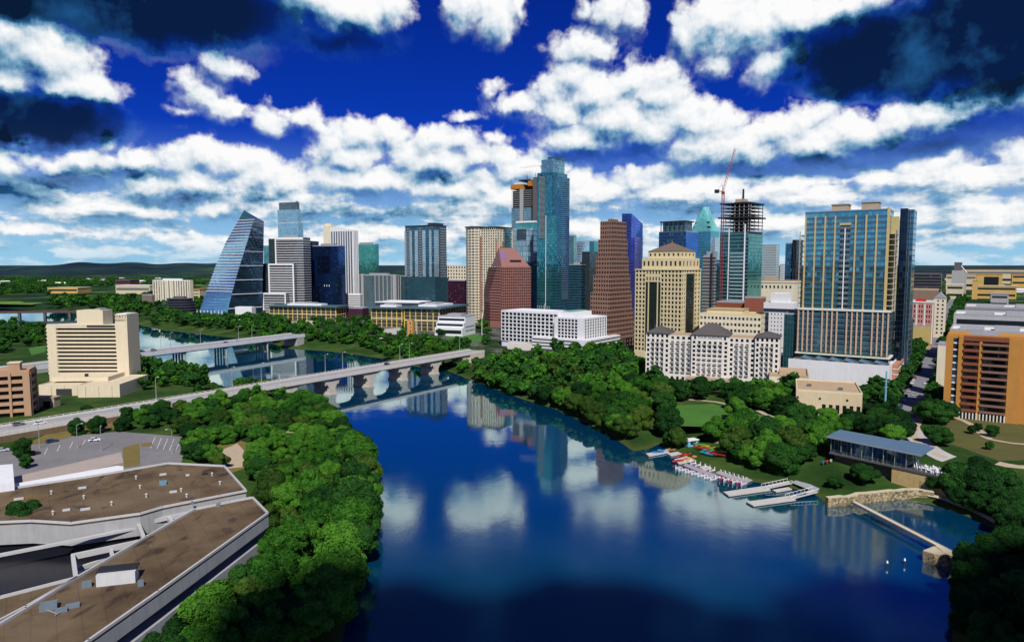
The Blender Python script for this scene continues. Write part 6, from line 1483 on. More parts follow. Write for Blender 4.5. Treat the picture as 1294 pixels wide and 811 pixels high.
for i, (px, py, h) in enumerate(((688, 418, 30), (609, 424, 22), (527, 430, 18))):
    p = ground(px, py); o = thing('light_pole', 'tall thin pale pole in the riverside park ' + ['in front of the white hotel', 'at the left edge of the white hotel', 'left of the bridge end'][i], 'light pole', p, 0, 'tall poles in the riverside park')
    MB().tube((0, 0, 0), (0, 0, 1), .5, .4, 8).build('base', grey_conc, o); MB().tube((0, 0, 1), (0, 0, h), .32, .16, 8).build('post', steel_white, o); MB().box(-.8, .8, -.25, .25, h, h + .3).build('lamp_head', steel_grey, o)
p = ground(1118, 522); o = thing('utility_pole', 'thick pale blue pole at the right of the tan hall', 'pole', p); hh = 80 + (335 - 470) * p.y / 863 - p.z
tb = C('pole_blue', (.16, .34, .42), .6); MB().tube((0, 0, 0), (0, 0, hh), .55, .35, 8).build('post', tb, o); MB().box(-1.6, 1.6, -.12, .12, hh * .76, hh * .76 + .25).box(-1.2, 1.2, -.12, .12, hh * .62, hh * .62 + .2).build('crossarm', tb, o)

# ================================================================== the lakeside at right: boathouse, walls, docks, boats
stone = None
def stone_mat():
    m, k, b, out = new_mat('rubble_stone'); p = k.n.new('ShaderNodeTexCoord').outputs['Object']
    v = k.n.new('ShaderNodeTexVoronoi'); v.feature = 'F1'; k.put(v, 'Vector', p); k.put(v, 'Scale', 1.1); w = k.white(v.outputs['Position'], dim='3D')
    ed = k.n.new('ShaderNodeTexVoronoi'); ed.feature = 'DISTANCE_TO_EDGE'; k.put(ed, 'Vector', p); k.put(ed, 'Scale', 1.1)
    c = k.ramp(w, [(0, (.16, .12, .06)), (.4, (.38, .30, .16)), (.75, (.50, .42, .25)), (1, (.30, .20, .09))]); c = k.mix(k.step(ed.outputs[0], .07, .0), c, (.06, .05, .03))
    moss = k.noise(p, .35, 4, .6); c = k.mix(k.m('MULTIPLY', k.step(moss, .55, .7), .75), c, (.035, .055, .012))
    k.put(b, 'Base Color', c); k.put(b, 'Roughness', .9); bp = k.n.new('ShaderNodeBump'); k.put(bp, 'Strength', .6); k.put(bp, 'Distance', .15); k.put(bp, 'Height', k.step(ed.outputs[0], 0, .12)); k.l.new(bp.outputs[0], b.inputs['Normal']); return m
stone = stone_mat()
def boathouse():
    zr = 14.6; E = at(1164, 573, zr).xy; Wp = at(1052, 551, zr).xy; a = (Wp - E).normalized(); L = (Wp - E).length
    root = thing('boathouse', 'long boathouse with thin blue grey roof, glass upper floor and stone terrace base', 'building', (E.x, E.y, 3.0), atan2(a.y, a.x))
    # local x runs along the roof away to the left, local -y ... lake side is +y
    s_ = 1 if (-a.y * -1 + a.x * 0) != 0 else 1
    lake = Vector((-.79, -.61)); n = Vector((-a.y, a.x)); f = 1 if n.dot(lake) > 0 else -1
    Y = lambda y0, y1: tuple(sorted((f * y0, f * y1)))
    rt = C('boathouse_roof', (.15, .26, .37), .35, .08, metal=.4); z = zr - 3.0
    rf = MB(); y0, y1 = Y(2.0, -9)
    rf.add([(-1, f * 2, z), (L + 1.5, f * 2, z), (L + 1.5, f * -9, z + 1.0), (-1, f * -9, z + 1.0), (-1, f * 2, z - .35), (L + 1.5, f * 2, z - .35), (L + 1.5, f * -9, z + .65), (-1, f * -9, z + .65)], [(0, 1, 2, 3), (7, 6, 5, 4), (0, 4, 5, 1), (1, 5, 6, 2), (2, 6, 7, 3), (3, 7, 4, 0)]); rfo = rf.build('roof', rt, root)
    MB().box(-1, L + 1.5, *Y(1.98, 2.2), z - .45, z + .06).build('fascia', steel_grey, rfo)
    y0, y1 = Y(-10.5, -16); MB().box(3, 13, y0, y1, z - .6, z - .2).build('rear_roof', rt, root)
    zf = 5.2
    MB().box(4.5, L, *Y(0, -8), zf + .3, z - .4).build('glazing', G('boathouse_glass', (.05, .10, .13), 1.6, 3, .15, .05, (.15, .17, .18), metal=.6), root)
    MB().box(-9, L + .5, *Y(1.2, -9.5), zf - .3, zf + .29).build('terrace_floor', dark_conc, root)
    MB().box(-8.6, 9, *Y(.8, -9), -2.5, zf - .31).build('stone_base', C('lodge_stone', (.50, .36, .15), .9, .3, .8), root); MB().box(9.01, L - .5, *Y(-1, -9), -1, zf - .31).build('lower_wall', C('lower_brown', (.12, .09, .06), .9), root)
    MB().box(-3.5, -.5, *Y(.81, .95), -1.5, 2.4).build('door', C('store_door', (.40, .30, .18), .8), root)
    for x in np.linspace(.5, L, 9): MB().tube((x, f * .9, zf + .29), (x, f * .9, z - .3), .13).build('column', steel_grey, root)
    for x in (0.8, 1.6): MB().tube((x, f * .2, zf + .3), (x + 2.2, f * -2.5, z - .3), .12).build('brace', steel_white, root)
    r = MB(); r.box(-8.9, L + .4, *Y(1.1, 1.16), zf + 1.2, zf + 1.28); r.box(-8.95, -8.88, *Y(1.1, -9), zf + 1.2, zf + 1.28)
    for x in np.arange(-8.9, L, 1.8): r.box(x, x + .08, *Y(1.08, 1.16), zf + .29, zf + 1.2)
    r.build('railing', dark_metal, root)
    st = MB()
    for i in range(12): st.box(-10.2 - i * .5, -9.7 - i * .5, *Y(-3, -5), -2, zf - .3 - i * .42)
    st.build('steps', kerb_mat, root)
    w = lambda x, y: (E.x + a.x * x + n.x * f * y, E.y + a.y * x + n.y * f * y)
    EXCL.append([w(-14, 4), w(L + 2, 4), w(L + 2, -17), w(-14, -17)])
    t0 = None; k = 0
    for i, (x, y) in enumerate(((-7.6, -.6), (-7.4, -3.2), (-7.2, -5.8), (-5.2, -.4), (-5, -3), (-4.8, -5.6), (-2.6, -.8), (-2.4, -3.6), (-2.3, -6.2), (-.2, -2), (0, -5))):
        q = w(x, y); lab = 'white terrace table on the boathouse deck, ' + ('front row by the rail' if y > -1.5 else 'middle row' if y > -4.2 else 'back row') + ', ' + ('outermost' if x < -6.5 else 'second from outside' if x < -4.5 else 'third from outside' if x < -2 else 'closest to the glass')
        if t0 is None:
            t0 = thing('terrace_table', lab, 'table', (*q, 3 + zf + .3), 0, 'tables on the boathouse terrace'); MB().prism([(.75 * cos(j * pi / 5), .75 * sin(j * pi / 5)) for j in range(10)], .72, .8, True, True).build('tabletop', steel_white, t0); MB().tube((0, 0, 0), (0, 0, .72), .08, n=8).build('leg', steel_grey, t0)
            for j in range(4):
                c = MB(); t = j * pi / 2 + .4; c.obox((1.15 * cos(t), 1.15 * sin(t)), (cos(t), sin(t)), .5, .5, .42, .48); c.obox((1.38 * cos(t), 1.38 * sin(t)), (cos(t), sin(t)), .06, .5, .48, .95); c.obox((1.15 * cos(t), 1.15 * sin(t)), (cos(t), sin(t)), .3, .3, 0, .42); c.build('bench_seat', steel_white, t0)
        else: copy_tree(t0, (*q, 3 + zf + .3), i * .7, lab)
    return w
boathouse()
# boom lift
p = ground(1077, 584); o = thing('boom_lift', 'orange and cream boom lift raised beside the boathouse', 'machine', p); MB().box(-1.2, 1.2, -.9, .9, .5, 1.6).build('chassis', C('lift_orange', (.65, .14, .02), .5), o)
for x in (-.8, .8):
    for y in (-.95, .95): MB().tube((x, y - .12, .45), (x, y + .12, .45), .45, n=12).build('wheel', dark_metal, o)
q = atY(1067, 557, p.y) - p; MB().tube((0, 0, 1.6), q * .5, .3).build('lower_boom', C('lift_cream', (.72, .58, .30), .5), o); MB().tube(q * .5, q, .24).build('upper_boom', MATS['lift_orange'], o); MB().obox((q.x, q.y), (1, 0), 1.4, .9, q.z, q.z + 1).build('basket', MATS['lift_orange'], o)
# stone walls and the footbridge across the lagoon mouth
def stone_wall(name, label, pts, h, w, zb=-1.0, cat='wall'):
    P = [at(x, y, .6) for x, y in pts]; o0 = P[len(P) // 2].copy(); o0.z = 0; root = thing(name, label, cat, o0); mb = MB(); rng = random.Random(3); V = []
    Q = []
    for a, b in zip(P, P[1:]):
        n = max(1, int((b - a).length / 2.2))
        for j in range(n): Q.append(a + (b - a) * j / n)
    Q.append(P[-1])
    for i, q in enumerate(Q):
        d = Q[min(i + 1, len(Q) - 1)] - Q[max(i - 1, 0)]; d.z = 0; d.normalize(); nn = Vector((-d.y, d.x, 0)); hh = h + rng.uniform(-.35, .35)
        V.append((q - o0 - nn * .12 * rng.random(), q - o0 + nn * w, hh))
    for (a, b, h0), (c, e, h1) in zip(V, V[1:]):
        i = len(mb.v); mb.v += [(a.x, a.y, zb), (c.x, c.y, zb), (e.x, e.y, zb), (b.x, b.y, zb), (a.x, a.y, h0), (c.x, c.y, h1), (e.x, e.y, h1), (b.x, b.y, h0)]; mb.f += [tuple(i + k for k in f) for f in ((4, 5, 6, 7), (0, 1, 5, 4), (2, 3, 7, 6))]
    for k in (0, -1):
        a, b, hh = V[k]; f = [(a.x, a.y, zb), (b.x, b.y, zb), (b.x, b.y, hh), (a.x, a.y, hh)]; mb.quad(*(f if k else f[::-1]))
    mb.build('masonry', stone, root); cp = MB()
    for (a, b, h0), (c, e, h1) in zip(V, V[1:]): cp.add([(a.x, a.y, h0 + .004), (c.x, c.y, h1 + .004), (e.x, e.y, h1 + .004), (b.x, b.y, h0 + .004), (a.x, a.y, h0 + .25), (c.x, c.y, h1 + .25), (e.x, e.y, h1 + .25), (b.x, b.y, h0 + .25)], [(4, 5, 6, 7), (0, 1, 5, 4), (2, 3, 7, 6)])
    cp.build('coping', C('coping_stone', (.50, .44, .30), .9, .25, .8) if 'coping_stone' not in MATS else MATS['coping_stone'], root); return root
stone_wall('stone_wall', 'low rubble stone wall curving along the lagoon below the boathouse', [(1046, 638), (1064, 637), (1085, 634.5), (1112, 631), (1135, 629), (1160, 628), (1180, 631)], 3.0, 1.6)
stone_wall('stone_wall', 'rubble stone wall at the right edge beyond the lagoon trees', [(1256, 645), (1275, 640), (1300, 638), (1330, 638)], 3.2, 1.6, 0)
stone_wall('stone_pier', 'rubble stone pier head at the near end of the lagoon footbridge', [(1166, 706), (1180, 711), (1196, 713), (1211, 712)], 3.0, 6.0, cat='pier')
ribbon('lagoon_walk', [(1082, 637.5), (1112, 634), (1150, 632), (1185, 637), (1215, 645), (1240, 654), (1259, 664)], 1.6, C('lagoon_stone', (.42, .37, .28), .9), .9, False)
p, q = at(1081, 635, 2.2), at(1197, 695, 2.2); dd = (q - p); Ld = dd.length; o = thing('footbridge', 'narrow pale concrete footbridge beam across the lagoon mouth', 'footbridge', (p.x, p.y, 0), atan2(dd.y, dd.x))
MB().box(-1, Ld + 1, -.75, .75, 1.6, 2.3).build('deck', C('beam_pale', (.55, .50, .38), .8), o); MB().box(-1, Ld + 1, -.85, -.751, 2.1, 2.5).box(-1, Ld + 1, .751, .85, 2.1, 2.5).build('kerb', MATS['beam_pale'], o)
for px, py, t in ((1121, 716, 'left'), (1143, 713, 'right')):
    p = at(px, py, 0); o = thing('marker_post', 'stubby white topped marker post standing in the lagoon water, the %s one' % t, 'marker post', p, 0, 'marker posts in the water'); MB().tube((0, 0, -1.5), (0, 0, 1.1), .28, .24, 10).build('post', dark_metal, o); MB().tube((0, 0, 1.1), (0, 0, 1.7), .27, .18, 10).build('white_cap', steel_white, o)
# docks ---------------------------------------------------------------
plank = C('dock_plank', (.47, .46, .42), .85, .12, .8, .2); plank_grey = C('dock_grey', (.33, .32, .32), .85, .15, .8); plank_violet = C('dock_violet', (.34, .29, .33), .85, .15, .8)
def dock(label, px, m_, z=.55, rail=None, th=.35):
    P = [at(x, y, z) for x, y in px]; o0 = P[0].copy(); o0.z = 0; root = thing('floating_dock', label, 'dock', o0, 0, 'docks on the right bank'); loc = [(p.x - o0.x, p.y - o0.y) for p in P]
    MB().prism(loc, z - th, z, True, True).build('deck', m_, root); fl = MB()
    for i in range(len(loc)): a, b = Vector(loc[i]), Vector(loc[(i + 1) % len(loc)]); d = b - a; L = d.length; d.normalize(); c = (a + b) / 2; fl.obox((c.x, c.y), d, L * .96, .3, z - .75, z - th - .01)
    fl.build('floats', dark_metal, root); return root
def gangway(label, a, b, wd=1.6, za=.6, zb=1.6):
    p, q = at(*a, za), at(*b, zb); o0 = p.copy(); d = q - p; L = Vector((d.x, d.y)).length; root = thing('gangway', label, 'gangway', o0, atan2(d.y, d.x), 'gangways to the docks'); s_ = (zb - za) / L
    MB().add([(0, -wd / 2, 0), (L, -wd / 2, s_ * L), (L, wd / 2, s_ * L), (0, wd / 2, 0), (0, -wd / 2, -.2), (L, -wd / 2, s_ * L - .2), (L, wd / 2, s_ * L - .2), (0, wd / 2, -.2)], [(0, 1, 2, 3), (7, 6, 5, 4), (0, 4, 5, 1), (2, 6, 7, 3), (1, 5, 6, 2), (3, 7, 4, 0)]).build('deck', plank, root)
    for y in (-wd / 2, wd / 2):
        r = MB().tube((0, y, 1.0), (L, y, s_ * L + 1.0), .07, n=5)
        for i in range(8): x = L * i / 7; r.tube((x, y, s_ * x), (x, y, s_ * x + 1), .05, n=4)
        r.build('handrail', steel_white, root)
dock('long pale floating dock, upper of the two, pointing out into the lake', [(914, 621), (921, 626), (974, 618.5), (966, 613.5)], plank)
dock('long pale floating dock, lower of the two, nearest the stone wall', [(943, 633.5), (952, 638.5), (1006, 631), (996, 626)], plank)
gangway('white railed gangway rising from the upper long pale dock', (965, 616), (998, 609), 2.6); gangway('white railed gangway rising from the lower long pale dock', (996, 629), (1030, 620), 2.6)
dock('short pale floating dock between the two long docks', [(976, 618.5), (981, 621), (1001, 617.5), (996, 615)], plank)
dock('white dock at the far left of the colourful kayaks', [(816, 572.5), (820, 576), (846, 571), (843, 568)], plank); dock('white dock holding orange kayak, second from the far left', [(843, 572.5), (848, 575.5), (876, 571), (871, 568)], plank)
dock('white dock with red and yellow kayaks right of the second white dock', [(852, 580), (858, 586), (893, 578), (886, 571)], plank); dock('white diagonal dock leading up to the bank behind the pedal boats', [(884, 590), (890, 594), (924, 584), (918, 580)], plank)
dock('violet grey dock lined with white pedal boats', [(864, 588), (866, 585), (907, 600), (902, 603)], plank_violet); dock('broad grey dock at the right end of the pedal boats', [(904, 597), (912, 593), (951, 606), (940, 611)], plank_grey)
lot('boat_ramp', [(999, 609), (1010, 605), (1036, 617), (1031, 622)], C('ramp_grey', (.30, .32, .33), .9), 1.35)
KMAT = {}
def cmat(nm, rgb):
    if nm not in KMAT: KMAT[nm] = C('paint_' + nm, rgb, .35, .08, 1.0, .05, spec=.5)
    return KMAT[nm]
def hull_mesh(L, W_, Hh, n=10):
    V = []; Fs = []
    for i in range(n + 1):
        t = i / n * 2 - 1; w = W_ / 2 * (1 - abs(t) ** 2.4) ** .6 + .02; up = .25 * Hh * t * t; V += [(t * L / 2, -w, Hh + up), (t * L / 2, -w * .55, up * .8), (t * L / 2, w * .55, up * .8), (t * L / 2, w, Hh + up), (t * L / 2, 0, Hh * .95 + up)]
    for i in range(n):
        a, b = i * 5, i * 5 + 5; Fs += [(a, b, b + 1, a + 1), (a + 1, b + 1, b + 2, a + 2), (a + 2, b + 2, b + 3, a + 3), (a + 3, b + 3, b + 4, a + 4), (a + 4, b + 4, b, a)]
    return MB().add(V, Fs)
kay = thing('kayak', 'x', 'kayak', (0, 0, -50)); hull_mesh(4.0, .85, .42).build('hull', cmat('red', (.62, .03, .03)), kay)
ck = MB(); ck.prism([(.75 * cos(j * pi / 6), .26 * sin(j * pi / 6)) for j in range(12)], .41, .50, True, True); ck.build('cockpit', dark_metal, kay)
first = [True]
def paint(o, part, m_):
    for c in o.children:
        if c.name.startswith(part): c.material_slots[0].link = 'OBJECT'; c.material_slots[0].material = m_
def kayak(px, py, ang, col, rgb, label, z=.62, sc=1.0):
    p = at(px, py, z); o = kay if first[0] else copy_tree(kay); first[0] = False; o.location = p; o.rotation_euler = (0, 0, radians(ang)); o.scale = (sc, sc, sc); o['label'] = label; o['group'] = 'kayaks by the rental docks'; bpy.context.view_layer.update(); paint(o, 'hull', cmat(col, rgb))
RED, YEL, GRN, BLU, ORG, TEA, WHT = (.62, .03, .03), (.70, .46, .03), (.10, .50, .05), (.03, .20, .55), (.75, .28, .04), (.05, .42, .45), (.75, .75, .75)
KY = [(832, 571.5, 15, 'blue', BLU, 'blue kayak on the far left white dock, the nearer one'), (838, 569.5, 15, 'skyblue', (.12, .42, .70), 'light blue kayak on the far left white dock, the farther one'), (852, 567.5, 15, 'orange', ORG, 'orange kayak stored left of the blue hut'), (848, 569, 15, 'tan', (.55, .36, .14), 'tan kayak lying beside the orange kayak'),
 (884, 562, -30, 'green', GRN, 'bright green kayak on the rack right of the blue hut, left end'), (889, 563.5, -30, 'green', GRN, 'bright green kayak second from the blue hut'), (894, 565.5, -30, 'orange', ORG, 'orange kayak in the middle of the row right of the blue hut'), (899, 566, -30, 'yellow', YEL, 'yellow kayak in the middle of the row right of the blue hut'), (905, 569, -30, 'green', GRN, 'green kayak near the right end of the row'), (910, 571, -30, 'yellow', YEL, 'yellow kayak at the right end of the row'),
 (884, 565.5, -30, 'red', RED, 'red kayak in the front row close to the blue hut'), (890, 567.5, -30, 'red', RED, 'red kayak in the front row, second from the blue hut'), (896, 570, -30, 'teal', TEA, 'teal kayak in the front row'), (902, 572.5, -30, 'red', RED, 'red kayak in the front row left of the last one'), (909, 575, -30, 'red', RED, 'red kayak at the right end of the front row'), (893, 572.5, -30, 'teal', TEA, 'teal kayak drawn up nearest the red and yellow dock'), (899, 574.5, -30, 'skyblue', (.12, .42, .70), 'light blue kayak right of the lone teal kayak'),
 (862, 576, 20, 'red', RED, 'red kayak moored on the upper edge of the red and yellow dock'), (870, 574.5, 20, 'red', RED, 'red kayak moored right of the other on the dock edge'), (878, 573, 20, 'salmon', (.68, .22, .12), 'salmon kayak at the right tip of the dock edge'), (857, 583, 20, 'red', RED, 'red kayak at the lower left end of the red and yellow dock'), (866, 581, 20, 'yellow', YEL, 'yellow kayak left of the other yellow one on the lower edge'), (874, 579, 20, 'pink', (.70, .16, .18), 'pink kayak on the lower edge of the dock'), (882, 577, 20, 'yellow', YEL, 'yellow kayak at the right of the lower dock edge')]
for r in KY: kayak(*r[:3], r[3], r[4], r[5], z=(.62 if r[1] > 566 and r[0] < 884 else zg(*at(r[0], r[1], 1.5).xy) + .4), sc=1.35)
kayak(1018, 626.5, 20, 'seagreen', (.03, .22, .25), 'long dark teal canoe lying under the lower gangway', .3, 2.0)
for i, (x, y, c, rgb) in enumerate(((1040, 585, 'blue', BLU), (1045, 584, 'red', RED), (1050, 582.5, 'white', WHT))): p = ground(x, y); kayak(x, y, 60, c, rgb, c + ' kayak on the gravel at the left end of the boathouse', p.z + .3, .9)
# white pedal boats
ped = thing('pedal_boat', 'x', 'pedal boat', (0, 0, -50)); hull_mesh(2.9, 1.5, .5, 8).build('hull', cmat('white', WHT), ped); s_ = MB(); s_.box(-.5, .1, -.55, -.08, .55, .62); s_.box(-.5, .1, .08, .55, .55, .62); s_.box(-.62, -.5, -.55, -.08, .55, 1.0); s_.box(-.62, -.5, .08, .55, .55, 1.0); s_.build('seats', cmat('seat', (.5, .5, .52)), ped)
neck = MB(); pts = [(1.0, 0, .5), (1.25, 0, .95), (1.1, 0, 1.35), (1.35, 0, 1.55)]
for a, b in zip(pts, pts[1:]): neck.tube(a, b, .16, .13, 6)
neck.build('prow', cmat('white', WHT), ped); firstp = [True]
def pedal(px, py, ang, label, hull=None):
    p = at(px, py, 0); o = ped if firstp[0] else copy_tree(ped); firstp[0] = False; o.location = p; o.rotation_euler = (0, 0, radians(ang)); o['label'] = label; o['group'] = 'pedal boats round the violet dock'; bpy.context.view_layer.update()
    if hull: paint(o, 'hull', hull)
ordn = ['first', 'second', 'third', 'fourth', 'fifth', 'sixth', 'seventh', 'eighth', 'ninth', 'tenth', 'eleventh', 'twelfth']
for i in range(12): t = i / 11; pedal(857 + 44 * t, 592.2 + 13.5 * t + (1.2 if i % 2 else 0), 205, 'white pedal boat moored on the lake side of the violet dock, %s from the left' % ordn[i])
for i in range(6): t = i / 5; pedal(870 + 30 * t, 584.5 + 11 * t, 25, 'white pedal boat on the bank side of the violet dock, %s from the left' % ordn[i])
for i in range(7): t = i / 6; pedal(907 + 33 * t, 604.5 + 8 * t, 205, ('crimson' if i % 2 else 'white') + ' pedal boat along the lake edge of the broad grey dock, %s from the left' % ordn[i], cmat('crimson', (.45, .02, .08)) if i % 2 else None)
for i in range(6): t = i / 5; pedal(914 + 28 * t, 597.5 + 8.5 * t, 205, ('white' if i % 3 else 'orange') + ' pedal boat parked on top of the broad grey dock, %s from the left' % ordn[i], cmat('orange', ORG) if i % 3 == 0 else None)
p = ground(873, 563); o = thing('rental_hut', 'small blue and white rental hut behind the colourful kayaks', 'hut', p, .4); MB().box(-2.6, 2.6, -1.5, 1.5, 0, 2.6).build('wall', cmat('hutblue', (.16, .42, .55)), o); MB().box(-3, 3, -1.9, 1.9, 2.61, 2.9).build('roof', steel_white, o); MB().box(-1.4, 1.4, -1.62, -1.503, 1.0, 2.2).build('hatch', pane_dark, o)
# pool terrace by the tan hall
pz = LAND + .1; lot('pool_deck', [(996, 524), (1004, 514), (1046, 519), (1046, 530), (1020, 533)], C('pool_paving', (.62, .55, .50), .9), pz); lot('pool', [(1017, 526), (1022, 522.5), (1042, 525), (1040, 529.5), (1024, 530.5)], C('pool_water', (.10, .42, .62), .08, .1), pz + .05)
um = None
for i, (x, y) in enumerate(((1003, 517), (1008, 515.5), (1013, 517), (1006, 521), (1001, 522), (1030, 520))):
    p = at(x, y, pz); lab = 'white pool umbrella ' + ['left back', 'back centre', 'back right', 'middle', 'nearest left', 'lone one across the pool'][i] + ' on the pool terrace'
    if um is None:
        um = thing('pool_umbrella', lab, 'umbrella', p, 0, 'umbrellas round the pool'); MB().tube((0, 0, 0), (0, 0, 2.6), .06).build('pole', steel_grey, um); c = MB(); n = 8; c.add([(1.7 * cos(j * pi / 4), 1.7 * sin(j * pi / 4), 2.2) for j in range(8)] + [(0, 0, 2.9)], [(j, (j + 1) % 8, 8) for j in range(8)]); c.build('canopy', steel_white, um)
    else: copy_tree(um, p, i * .3, lab)

# ================================================================== cars
def car_proto():
    root = thing('parked_car', 'x', 'car', (0, 0, -50)); b = MB()
    prof = [(-2.2, .35), (-2.25, .75), (-2.1, .95), (-1.3, 1.0), (.9, 1.0), (1.9, .85), (2.2, .65), (2.2, .35)]; n = len(prof); w = .88
    for y in (-w, w): b.v += [(x, y, z) for x, z in prof]
    b.f += [tuple(range(n))[::-1] if False else tuple(range(n - 1, -1, -1)), tuple(range(n, 2 * n))]; b.f += [(i, (i + 1) % n, n + (i + 1) % n, n + i) for i in range(n)]
    b.add([(-1.5, -.62, 1.42), (.15, -.62, 1.42), (.15, .62, 1.42), (-1.5, .62, 1.42), (-1.5, -.62, 1.5), (.15, -.62, 1.5), (.15, .62, 1.5), (-1.5, .62, 1.5)], [(4, 5, 6, 7), (0, 1, 5, 4), (1, 2, 6, 5), (2, 3, 7, 6), (3, 0, 4, 7)]); b.build('body', cmat('carwhite', (.72, .73, .74)), root)
    c = MB(); lo = [(-2.0, .98), (.95, .98)]; hi = [(-1.5, 1.43), (.15, 1.43)]
    c.add([(-2.0, -.82, .98), (.95, -.82, .98), (.95, .82, .98), (-2.0, .82, .98), (-1.5, -.62, 1.43), (.15, -.62, 1.43), (.15, .62, 1.43), (-1.5, .62, 1.43)], [(0, 1, 5, 4), (1, 2, 6, 5), (2, 3, 7, 6), (3, 0, 4, 7), (4, 5, 6, 7)]); c.build('windows', pane_dark, root)
    for x in (-1.35, 1.35):
        for y in (-.8, .8): MB().tube((x, y - .11, .33), (x, y + .11, .33), .33, n=12).build('wheel', dark_metal, root)
    return root
carp = car_proto(); firstc = [True]
PAINT = {'white': (.72, .73, .74), 'silver': (.42, .44, .46), 'black': (.015, .015, .017), 'dark blue': (.02, .05, .14), 'red': (.42, .02, .02), 'grey': (.14, .145, .15)}
def car(loc, ang, col, label, group): 
    o = carp if firstc[0] else copy_tree(carp); firstc[0] = False; o.location = loc; o.rotation_euler = (0, 0, ang); o['label'] = label; o['group'] = group; bpy.context.view_layer.update(); paint(o, 'body', cmat('car' + col.replace(' ', ''), PAINT[col]))
bz = 11.41; Pb = P0; ba = atan2(d.y, d.x)
for px, off, col, t in ((46, -2.2, 'white', 'white car driving on the bridge approach at far left'), (492, 2.0, 'black', 'lone black car out on the middle of the arch bridge'), (24, 3.0, 'grey', 'grey car behind the white one on the bridge approach')):
    s_ = s_at(px); q = P0 + d * s_ + nrm * off; car((q.x, q.y, bz), ba, col, t, 'cars on the arch bridge')
for px, off, col, t in ((183, 4, 'black', 'black car at the left end of the far beam bridge'), (191, -3, 'dark blue', 'dark blue car near the left end of the far beam bridge'), (198, 4, 'grey', 'grey car third from the left on the far beam bridge'), (283, -3, 'black', 'black car on the middle of the far beam bridge'), (303, 3, 'white', 'white car toward the right end of the far beam bridge')):
    q = ray(px, 440); m_ = q.x / q.y; s_ = (m_ * P0f.y - P0f.x) / (df.x - m_ * df.y); q = P0f + df * s_ + nf * off; car((q.x, q.y, ztf + .01), atan2(df.y, df.x), col, t, 'cars on the far beam bridge')
for px, py, a, col, t in ((66, 558.5, .9, 'dark blue', 'dark blue car parked on the verge between bridge and car park'), (42, 574, .4, 'black', 'black car parked under the left tree of the car park'), (4, 570, .4, 'silver', 'silver car at the left edge of the car park'), (120, 557, .3, 'white', 'white car alone in the middle of the car park')):
    q = at(px, py, LAND + .08); car(q, a, col, t, 'cars in the left car park')
sd_ = (STREET[3] - STREET[0]).normalized(); sa = atan2(sd_.y, sd_.x); sn = Vector((-sd_.y, sd_.x, 0)); cl_ = ['white', 'silver', 'black', 'red', 'grey', 'white', 'dark blue', 'silver']
tot = 0
for side, nm in ((4.9, 'left'), (-4.9, 'right')):
    for i in range(10):
        k = 2 + i * 3
        if k >= len(STREET) - 2: break
        q = STREET[k] + sn * side; q.z = zg(q.x, q.y) + .13; col = cl_[(i * 3 + (side < 0)) % 8]; car(q, sa, col, '%s car parked along the %s kerb of the street, %s from its lake end' % (col, nm, ordn[i]), 'cars parked along the street')
for i, (k, col) in enumerate(((7, 'white'), (15, 'silver'), (24, 'white'))): q = STREET[k] + sn * (1.7 if i % 2 else -1.7); q.z = zg(q.x, q.y) + .13; car(q, sa, col, '%s car driving in the middle of the street, %s from the lake end' % (col, ordn[i]), 'cars driving on the street')
for i, (x, y, col) in enumerate(((1152, 523, 'white'), (1157, 525, 'silver'), (1161, 521, 'white'))): q = ground(x, y); car(q + Vector((0, 0, .2)), 1.9, col, col + ' car in the little lot right of the street end, ' + ['leftmost', 'middle', 'rightmost'][i], 'cars in the little lot')
# lamps in the car park
for i, (x, y) in enumerate(((98, 566), (128, 570), (50, 566), (218, 572))):
    q = at(x, y, LAND); copy_tree(lp, q, 1 + i, 'lamp post in the left car park, ' + ['second from the left', 'third from the left', 'leftmost', 'rightmost by the trees'][i], 'lamps in the left car park', scale=(.8, .8, .8))

# ================================================================== trees
def leaf_mat(name, lo, mid, hi):
    m, k, b, out = new_mat(name); oi = k.n.new('ShaderNodeObjectInfo'); p = k.n.new('ShaderNodeNewGeometry')
    r = oi.outputs['Random']; n = k.noise(p.outputs['Position'], .55, 4, .6); isl = p.outputs['Random Per Island']
    f = k.m('ADD', k.m('MULTIPLY', n, .75), k.m('ADD', k.m('MULTIPLY', isl, .22), k.m('MULTIPLY', r, .36)))
    c = k.ramp(f, [(.30, lo), (.58, mid), (.86, hi)])
    b.inputs['Specular IOR Level'].default_value = .12; k.put(b, 'Base Color', c); k.put(b, 'Roughness', .75)
    tr = k.n.new('ShaderNodeBsdfTranslucent'); k.put(tr, 0, k.mix(1.0, c, (1.3, 1.5, .5), 'MULTIPLY')); mx = k.n.new('ShaderNodeMixShader'); k.put(mx, 0, .22); k.l.new(b.outputs[0], mx.inputs[1]); k.l.new(tr.outputs[0], mx.inputs[2]); k.l.new(mx.outputs[0], out.inputs[0]); return m
LEAF = {'dark green': leaf_mat('leaf_dark', (.003, .017, .004), (.010, .050, .009), (.028, .105, .014)),
        'bright green': leaf_mat('leaf_bright', (.006, .032, .005), (.026, .115, .010), (.090, .250, .022)),
        'olive green': leaf_mat('leaf_olive', (.011, .033, .006), (.034, .085, .011), (.080, .150, .020))}
bark = C('bark', (.09, .065, .045), .95, .3, 1.0)
